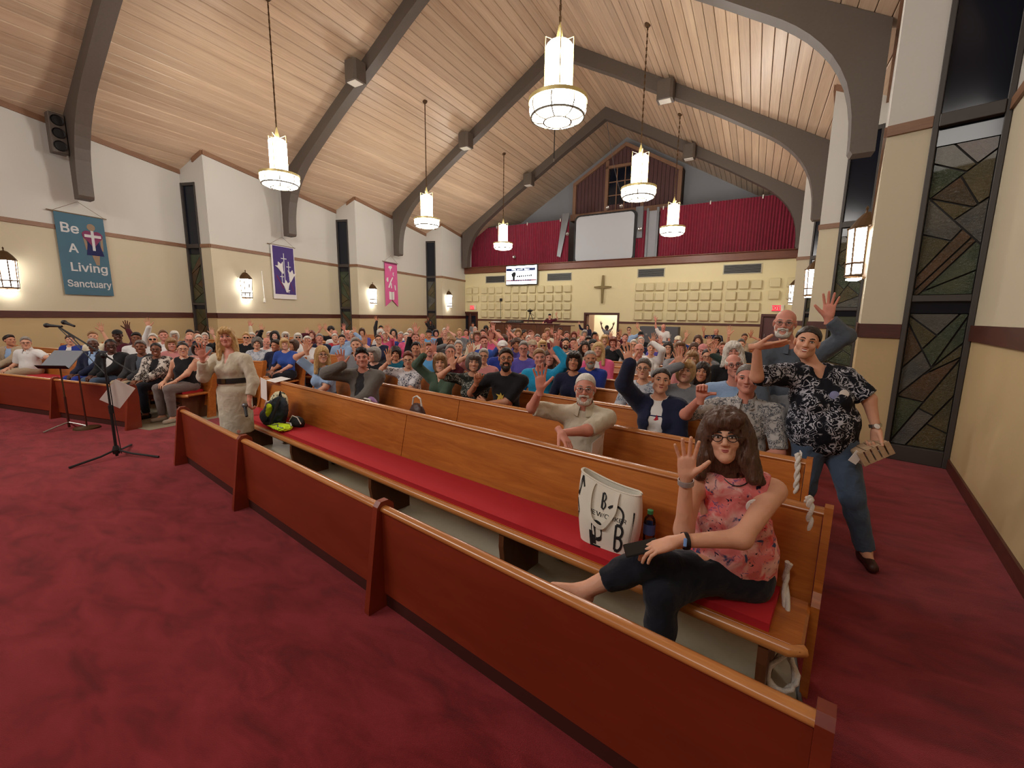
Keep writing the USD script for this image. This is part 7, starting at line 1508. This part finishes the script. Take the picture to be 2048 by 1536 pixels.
obj('pole', tube([(0, 0, .02), (0, 0, .5)], .015, 8), 'cherry_dark', t); obj('upper_pole', tube([(0, 0, .48), (0, 0, .98)], .010, 8), 'bronze_metal', t)
obj('tray', moved(box((0, 0, 0), (.46, .015, .36), .004), M4(rot('x', -.82), (0, .04, 1.06))), 'gray_stand', t); obj('lip', moved(box((0, -.035, -.18), (.46, .07, .012), .003), M4(rot('x', -.82), (0, .04, 1.06))), 'black_matte', t)
for a in (.2, 2.3, 4.4): obj('leg', tube([(0, 0, .10), (.15*math.cos(a), .15*math.sin(a), .06), (.30*math.cos(a), .30*math.sin(a), .012)], .011, 6), 'steel', t)
t = thing('round_base_stand', 'slim brown stand on a round base behind the music stand', 'stand', (-8.83, 2.39, 0))
obj('base', lathe([(0, 0), (.16, 0), (.155, .02), (.04, .035), (0, .035)], 24), 'bronze_metal', t, smooth=40); obj('pole', tube([(0, 0, .03), (-.02, .0, .82)], .011, 8), 'cherry_dark', t)

# ---------------------------------------------------------------- things on the front pew
plain('canvas', lin(226, 220, 206), .9, bump=(240, .35, .003), vary=.05); plain('ink_black', lin(18, 18, 20), .7); plain('canvas_inside', lin(206, 196, 176), .9)
# the tote: a slumped canvas bag, built as a grid of cloth around an oval
q0 = np.array([-.635, 2.325, .49]); ux = unit((.95, -.14, 0)); un = np.array([ux[1], -ux[0], 0]); un = un if un[1] < 0 else -un
t = thing('tote_bag', 'white canvas tote bag printed with bold black letters on the front pew', 'tote bag', tuple(q0))
nu, nv = 64, 22; V = []
for j in range(nv+1):
    v = j/nv; hgt = .385*v; w = .165*(1+.10*math.sin(v*3.0)) + .02*v; dpt = .085*(1-.45*v) + .02*math.sin(v*3.1)
    for i in range(nu):
        a = 2*math.pi*i/nu; c, s = math.cos(a), math.sin(a); se = lambda z, e: math.copysign(abs(z)**e, z)
        x = w*se(c, .55); y = dpt*se(s, .7)
        nz = meshkit.noise(np.array([[x*9+3, y*9+s, hgt*8]]), 4)[0]-.5
        zz = hgt*(1 - .10*(x/.17+1)*v*.8) - .02*v*(1-abs(c)) 
        lean = .05*v + .02*v*v
        P_ = ux*(x - .03*v) + un*(y + nz*.035*v*(1-v)*4*.4 - lean*0) - un*lean*.9
        V.append([P_[0], P_[1], zz + nz*.012*v])
V = np.array(V); F = []
for j in range(nv):
    for i in range(nu): a, b = j*nu+i, j*nu+(i+1) % nu; F += [[a, b, b+nu], [a, b+nu, a+nu]]
tm = T3(V, F); inner = T3(V*np.array([1, 1, 1]), F)
cen = np.array([V[j*nu:(j+1)*nu].mean(0) for j in range(nv+1)]).repeat(nu, 0); Vi = cen + (V-cen)*.95; Vi[:nu, 2] += .01
rimF = [[nv*nu+i, nv*nu+(i+1) % nu, len(V)+nv*nu+(i+1) % nu] for i in range(nu)] + [[nv*nu+i, len(V)+nv*nu+(i+1) % nu, len(V)+nv*nu+i] for i in range(nu)]
bot = [[0, (i+1) % nu, i] for i in range(1, nu-1)]; boti = [[len(V), len(V)+i, len(V)+(i+1) % nu] for i in range(1, nu-1)]
bag = T3(np.vstack([V, Vi]), np.array(F + [[f[0]+len(V), f[2]+len(V), f[1]+len(V)] for f in F] + rimF + bot + boti))
obj('bag_body', bag, 'canvas', t, smooth=60)
def on_bag(u, v, off=.003):
    """a point on the front of the bag: u across (-1..1), v up (0..1)"""
    j = min(max(v, 0), 1)*nv; j0 = int(min(j, nv-1)); fj = j-j0; th = math.acos(max(-1, min(1, math.copysign(abs(u)**(1/.55), u)))); i = th/(2*math.pi)*nu; i0 = int(i) % nu; fi = i-int(i)
    g = lambda jj, ii: V[jj*nu+ii % nu]
    P_ = (g(j0, i0)*(1-fi)+g(j0, i0+1)*fi)*(1-fj) + (g(j0+1, i0)*(1-fi)+g(j0+1, i0+1)*fi)*fj
    return P_ + un*off
def print_on_bag(shape, u0, v0, su, sv, nm='print', m_='ink_black'):
    """lays a flat outline on the curved front of the bag"""
    for g in getattr(shape, 'geoms', [shape]):
        g = g.segmentize(.06); v2, f2 = trimesh.creation.triangulate_polygon(g, engine='earcut')
        W = np.array([on_bag(max(-.97, min(.97, u0+x*su)), v0+y*sv) for x, y in v2]); f2 = np.array(f2)
        W2 = W - un*.0035
        e_ = trimesh.Trimesh(np.c_[v2, np.zeros(len(v2))], f2, process=False); n_ = len(W)
        obj(nm, T3(np.vstack([W, W2]), np.vstack([f2, f2[:, ::-1]+n_])), m_, t)
def bar(x0, y0, x1, y1, w=.12): return sg.LineString([(x0, y0), (x1, y1)]).buffer(w/2, cap_style=2)
def arcs(cx, cy, r, a0, a1, w=.12): return sg.LineString([(cx+r*math.cos(a), cy+r*math.sin(a)) for a in np.linspace(a0, a1, 18)]).buffer(w/2, cap_style=2)
B_ = bar(0, 0, 0, 1).union(arcs(.12, .75, .25, -1.57, 1.57)).union(arcs(.12, .25, .27, -1.57, 1.57)).union(bar(0, 1, .14, 1)).union(bar(0, .5, .14, .5)).union(bar(0, 0, .14, 0))
big = [(bar(.1, 0, .3, 1, .17).union(bar(.3, 1, .55, .55, .12)), -.95, .66, .42, .30), (B_, -.12, .64, .55, .24), (bar(0, 0, 0, 1, .2).union(arcs(.1, .62, .38, -1.5, 1.57, .16)).union(bar(0, .99, .2, .99, .14)), -.30, .04, .62, .36),
       (bar(0, 0, 0, 1, .2).union(bar(0, .05, .5, .05, .14)).union(bar(0, .5, .35, .5, .12)), -.38, .0, .55, .24), (B_, .45, .05, .55, .40), (arcs(.2, .5, .5, -.2, 2.6, .12).union(bar(.7, .4, .6, 0, .14)), .30, .45, .45, .30), (bar(0, 0, .35, .5, .1).union(bar(.35, .5, .1, 1, .12)), -.98, .28, .35, .32), (bar(0, 0, .1, 1, .12), .86, .1, .3, .6)]
for shp, u0, v0, su, sv in big: print_on_bag(shp, u0, v0, su, sv)
def text_shape(txt, h):
    m_ = meshkit.text_mesh(txt, h, .01, False); tri = m_.triangles[m_.face_normals[:, 2] > .9][:, :, :2]
    return shapely.ops.unary_union([sg.Polygon(x).buffer(1e-4) for x in tri if sg.Polygon(x).area > 1e-9])
import shapely.ops
print_on_bag(text_shape('THE', 1.0), -.08, .60, .05, .032, 'lettering'); print_on_bag(text_shape('NEW YORKER', 1.0), -.50, .50, .135, .070, 'lettering')
for sgn, uo in ((1, -.42), (1, .42)): pass
st_ = [on_bag(-.40, .97, .008), on_bag(-.46, .80, .014), on_bag(-.44, .58, .016), on_bag(-.30, .42, .018), on_bag(-.05, .36, .02), on_bag(.2, .44, .02), on_bag(.33, .62, .018), on_bag(.38, .80, .014), on_bag(.40, .97, .008)]
from scipy.interpolate import CubicSpline
_c = CubicSpline(np.linspace(0, 1, len(st_)), np.array(st_))(np.linspace(0, 1, 40)); tg = np.gradient(_c, axis=0); tg /= np.linalg.norm(tg, axis=1, keepdims=True); sd = np.cross(tg, un); sd /= np.linalg.norm(sd, axis=1, keepdims=True)
sv_ = np.concatenate([_c+sd*.012+un*.002, _c-sd*.012+un*.002, _c-sd*.012-un*.002, _c+sd*.012-un*.002]); n_ = 40; Fs = []
for i in range(n_-1):
    for k in range(4): a, b = k*n_+i, ((k+1) % 4)*n_+i; Fs += [[a, a+1, b+1], [a, b+1, b]]
obj('handle', T3(sv_, Fs), 'canvas', t, smooth=40)
hem_ = [V[nv*nu+i] + np.array([0, 0, -.004]) for i in range(nu)] + [V[nv*nu]]; obj('hem', tube(hem_, .006, 6, False), 'canvas', t, smooth=50)

mat('bottle_clear', {'t': ('transparent_bsdf', {'color': (.82, .86, .90)}), 'g': ('glossy_bsdf', {'roughness': .08}), 'f': ('fresnel', {'IOR': 1.45}), 'm': ('mix_closure', {})}, [('f.fac', 'm.fac'), ('t.BSDF', 'm.closure1'), ('g.BSDF', 'm.closure2')], 'm.closure')
mat('bottle_pink', {'t': ('transparent_bsdf', {'color': (.80, .55, .78)}), 'g': ('glossy_bsdf', {'roughness': .1}), 'f': ('fresnel', {'IOR': 1.45}), 'm': ('mix_closure', {})}, [('f.fac', 'm.fac'), ('t.BSDF', 'm.closure1'), ('g.BSDF', 'm.closure2')], 'm.closure')
plain('cap_green', lin(60, 150, 90), .4); plain('label_blue', lin(70, 96, 150), .5); plain('cap_pink', lin(226, 190, 190), .4); plain('label_purple', lin(150, 110, 160), .5)
def bottle(loc, lab, bm, cm, lm, sc=1.0):
    t = thing('water_bottle', lab, 'bottle', loc)
    pr = np.array([(0, 0), (.030, 0), (.034, .008), (.032, .05), (.034, .06), (.034, .135), (.030, .155), (.014, .178), (.013, .19), (0, .19)])*sc
    obj('bottle', lathe(pr, 20), bm, t, smooth=40); obj('cap', lathe(np.array([(0, .186), (.017, .186), (.017, .208), (0, .21)])*sc, 16), cm, t); obj('label', lathe(np.array([(.0345, .065), (.0348, .068), (.0348, .125), (.0345, .128)])*sc, 20), lm, t, smooth=40)
bottle((-.425, 2.425, .495), 'clear water bottle with green cap beside the tote bag', 'bottle_clear', 'cap_green', 'label_blue')
bottle((-5.54, 3.03, .495), 'clear bottle with pale cap at the far end of the front pew', 'bottle_pink', 'cap_pink', 'label_purple', 1.15)

def blob(parts, h=.012, amp=.02, sc=16, seed=3):
    pts = np.array([p[0] for p in parts]); rr = max(max(p[1]) for p in parts)
    f = Field(pts.min(0)-rr-.05, pts.max(0)+rr+.05, h)
    for c, r, *R in parts: f.ell(c, r, R[0] if R else None, .03)
    f.rough(amp, sc*3.2, seed)
    f.half((0, 0, .0), (0, 0, -1)); return f.mesh()
plain('pack_navy', lin(36, 50, 66), .7, bump=(60, .3, .004), vary=.2); plain('pack_black', lin(26, 26, 30), .7); plain('neon_yellow', lin(214, 250, 40), .8, bump=(30, .3, .01))
mat('print_cream', {'tc': ('texture_coordinate', {}), 'n': ('noise_texture', {'scale': 26, 'detail': 2}), 'r': ('rgb_ramp', {'ramp': [(.56, lin(232, 226, 192)), (.6, lin(70, 84, 70))]}), 'p': ('principled_bsdf', {'roughness': .9})}, [('tc.object', 'n.vector'), ('n.fac', 'r.fac'), ('r.color', 'p.base_color')])
t = thing('backpack', 'dark navy backpack with neon cloth showing, slumped on the front pew', 'backpack', (-4.90, 2.98, .49), -.35)
obj('pack_body', blob([((0, 0, .12), (.20, .12, .16)), ((.10, .03, .2), (.11, .09, .14)), ((-.14, -.02, .09), (.12, .10, .10))]), 'pack_navy', t, smooth=True)
obj('pocket', blob([((-.02, -.11, .09), (.13, .05, .08))], amp=.012), 'pack_navy', t, smooth=True); obj('base_panel', blob([((0, -.02, .03), (.215, .125, .05))], amp=.01), 'pack_black', t, smooth=True)
obj('strap', tube([(.1, .05, .33), (.2, .0, .30), (.24, -.06, .18), (.2, -.1, .04)], .016, 6), 'pack_black', t, smooth=50); obj('haul_loop', tube([(.06, .04, .33), (.09, .05, .39), (.13, .05, .33)], .009, 6), 'pack_black', t)
obj('neon_cloth', blob([((.12, -.09, .17), (.03, .035, .08), rot('y', .5)), ((.15, -.09, .24), (.035, .03, .035))], amp=.012, h=.008), 'neon_yellow', t, smooth=True)
t = thing('cloth_bag', 'cream leaf print cloth bag behind the backpack', 'bag', (-5.12, 3.16, .49), -.2)
obj('bag', blob([((0, 0, .14), (.15, .09, .19)), ((.06, .01, .22), (.14, .07, .12))], amp=.03), 'print_cream', t, smooth=True); obj('handle', tube([(-.05, -.02, .22), (-.22, -.06, .18), (-.30, -.05, .12)], .012, 6), 'rope_white', t, smooth=50)
t = thing('safety_vest', 'neon yellow vest lying crumpled on the red cushion', 'vest', (-4.66, 2.86, .488), -.25)
obj('cloth', blob([((0, 0, .02), (.15, .07, .03)), ((.12, .02, .025), (.10, .08, .035)), ((-.16, -.03, .012), (.09, .04, .018))], amp=.035, sc=26, h=.008), 'neon_yellow', t, smooth=True)
obj('reflective_trim', tube([(-.02, -.06, .045), (.05, -.02, .06), (.12, -.05, .05), (.2, -.02, .045)], .006, 5), 'gray_metal', t); obj('reflective_trim', tube([(.02, .08, .055), (.12, .09, .065), (.2, .07, .05)], .008, 5), 'silver_cloth', t)
t = thing('handbag', 'small black handbag with white trim beside the yellow vest', 'handbag', (-4.55, 3.02, .488))
obj('bag', blob([((0, 0, .05), (.11, .06, .075))], amp=.008), 'pack_black', t, smooth=True); obj('trim', tube([(-.10, -.03, .06), (-.04, -.03, .13), (.05, -.03, .12), (.11, -.03, .05)], .007, 6), 'rope_white', t)
t = thing('handbag', 'pale handbag with purple side on the second pew, behind the front backrest', 'handbag', tuple(RP(-4.62, 2.98))+(.485,), -E9)
obj('bag', blob([((0, 0, .13), (.13, .07, .17))], amp=.01), 'label_purple', t, smooth=True); obj('trim', tube([(-.12, -.05, .15), (-.06, -.06, .28), (.06, -.06, .28), (.12, -.05, .15)], .012, 6), 'rope_white', t)
t = thing('handbag', 'brown handbag with a pale curved handle on the second pew', 'handbag', tuple(RP(-3.72, 2.97))+(.485,), -E9)
obj('bag', blob([((0, 0, .16), (.13, .07, .19))], amp=.008), 'shoe_brown', t, smooth=True); obj('handle', tube([(-.08, 0, .32), (-.06, 0, .40), (.0, 0, .425), (.06, 0, .40), (.08, 0, .32)], .010, 6), 'rope_white', t)
t = thing('paper', 'white papers draped over the left end of the front backrest', 'paper', (-5.72, 3.47, .86), -E9)
obj('sheet', moved(box((.06, .06, .02), (.30, .21, .006), .002), M4(rot('x', .15))), 'paper', t)
obj('sheet', moved(box((-.16, -.05, -.14), (.20, .006, .30), .002), M4(rot('y', .12))), 'paper', t)
def rope(pts, lab, r=.017, nm='rope'):
    t = thing(nm, lab, 'rope'); c_ = CubicSpline(np.linspace(0, 1, len(pts)), np.array(pts, float))(np.linspace(0, 1, 30)); g_ = np.gradient(c_, axis=0); g_ /= np.linalg.norm(g_, axis=1, keepdims=True)
    for k in range(2):
        ph = np.linspace(0, 26, 30) + k*math.pi; n1 = np.cross(g_, [.3, .2, .9]); n1 /= np.linalg.norm(n1, axis=1, keepdims=True); n2 = np.cross(g_, n1)
        obj('strand', tube(c_ + .008*(np.cos(ph)[:, None]*n1 + np.sin(ph)[:, None]*n2), r*.68, 7), 'rope_white', t, smooth=50)
rope([(.335, 2.50, .60), (.33, 2.48, .84), (.325, 2.53, .905), (.33, 2.60, .80)], 'white rope draped over the end of the front backrest behind the pink top')
rope([(.255, 2.36, .62), (.25, 2.33, .50), (.262, 2.22, .40), (.26, 2.16, .28), (.20, 2.12, .19), (.245, 2.10, .12), (.31, 2.12, .19), (.275, 2.16, .28), (.268, 2.22, .36), (.29, 2.18, .31)], 'white rope loop hanging from the near end of the front pew')
rope([(.345, 3.30, .64), (.34, 3.30, .80), (.335, 3.34, .905), (.34, 3.42, .70)], 'white rope draped over the end of the second pew backrest')
t = thing('paper', 'white sheet hanging over the end of the second pew backrest', 'paper', (.36, 3.42, .78)); obj('sheet', moved(box((0, 0, 0), (.006, .12, .26), .002), M4(rot('x', -.12))), 'paper', t)
t = thing('paper', 'white sheet propped beside the beige polo shirt', 'paper', (-1.02, 3.26, .70), -E9); obj('sheet', moved(box((0, 0, 0), (.006, .20, .30), .002), M4(rot('x', .2) @ rot('y', .15))), 'paper', t)
t = thing('floor_outlet', 'dark oval vent set in the base under the front pew', 'vent', (.0, 2.42, .27), -E9)
obj('plate', moved(lathe([(0, 0), (.075, 0), (.078, .004), (.07, .008), (0, .008)], 24), M4(rot('x', math.pi/2) @ np.diag([1, .62, 1]), (0, 0, 0))), 'vent_dark', t)
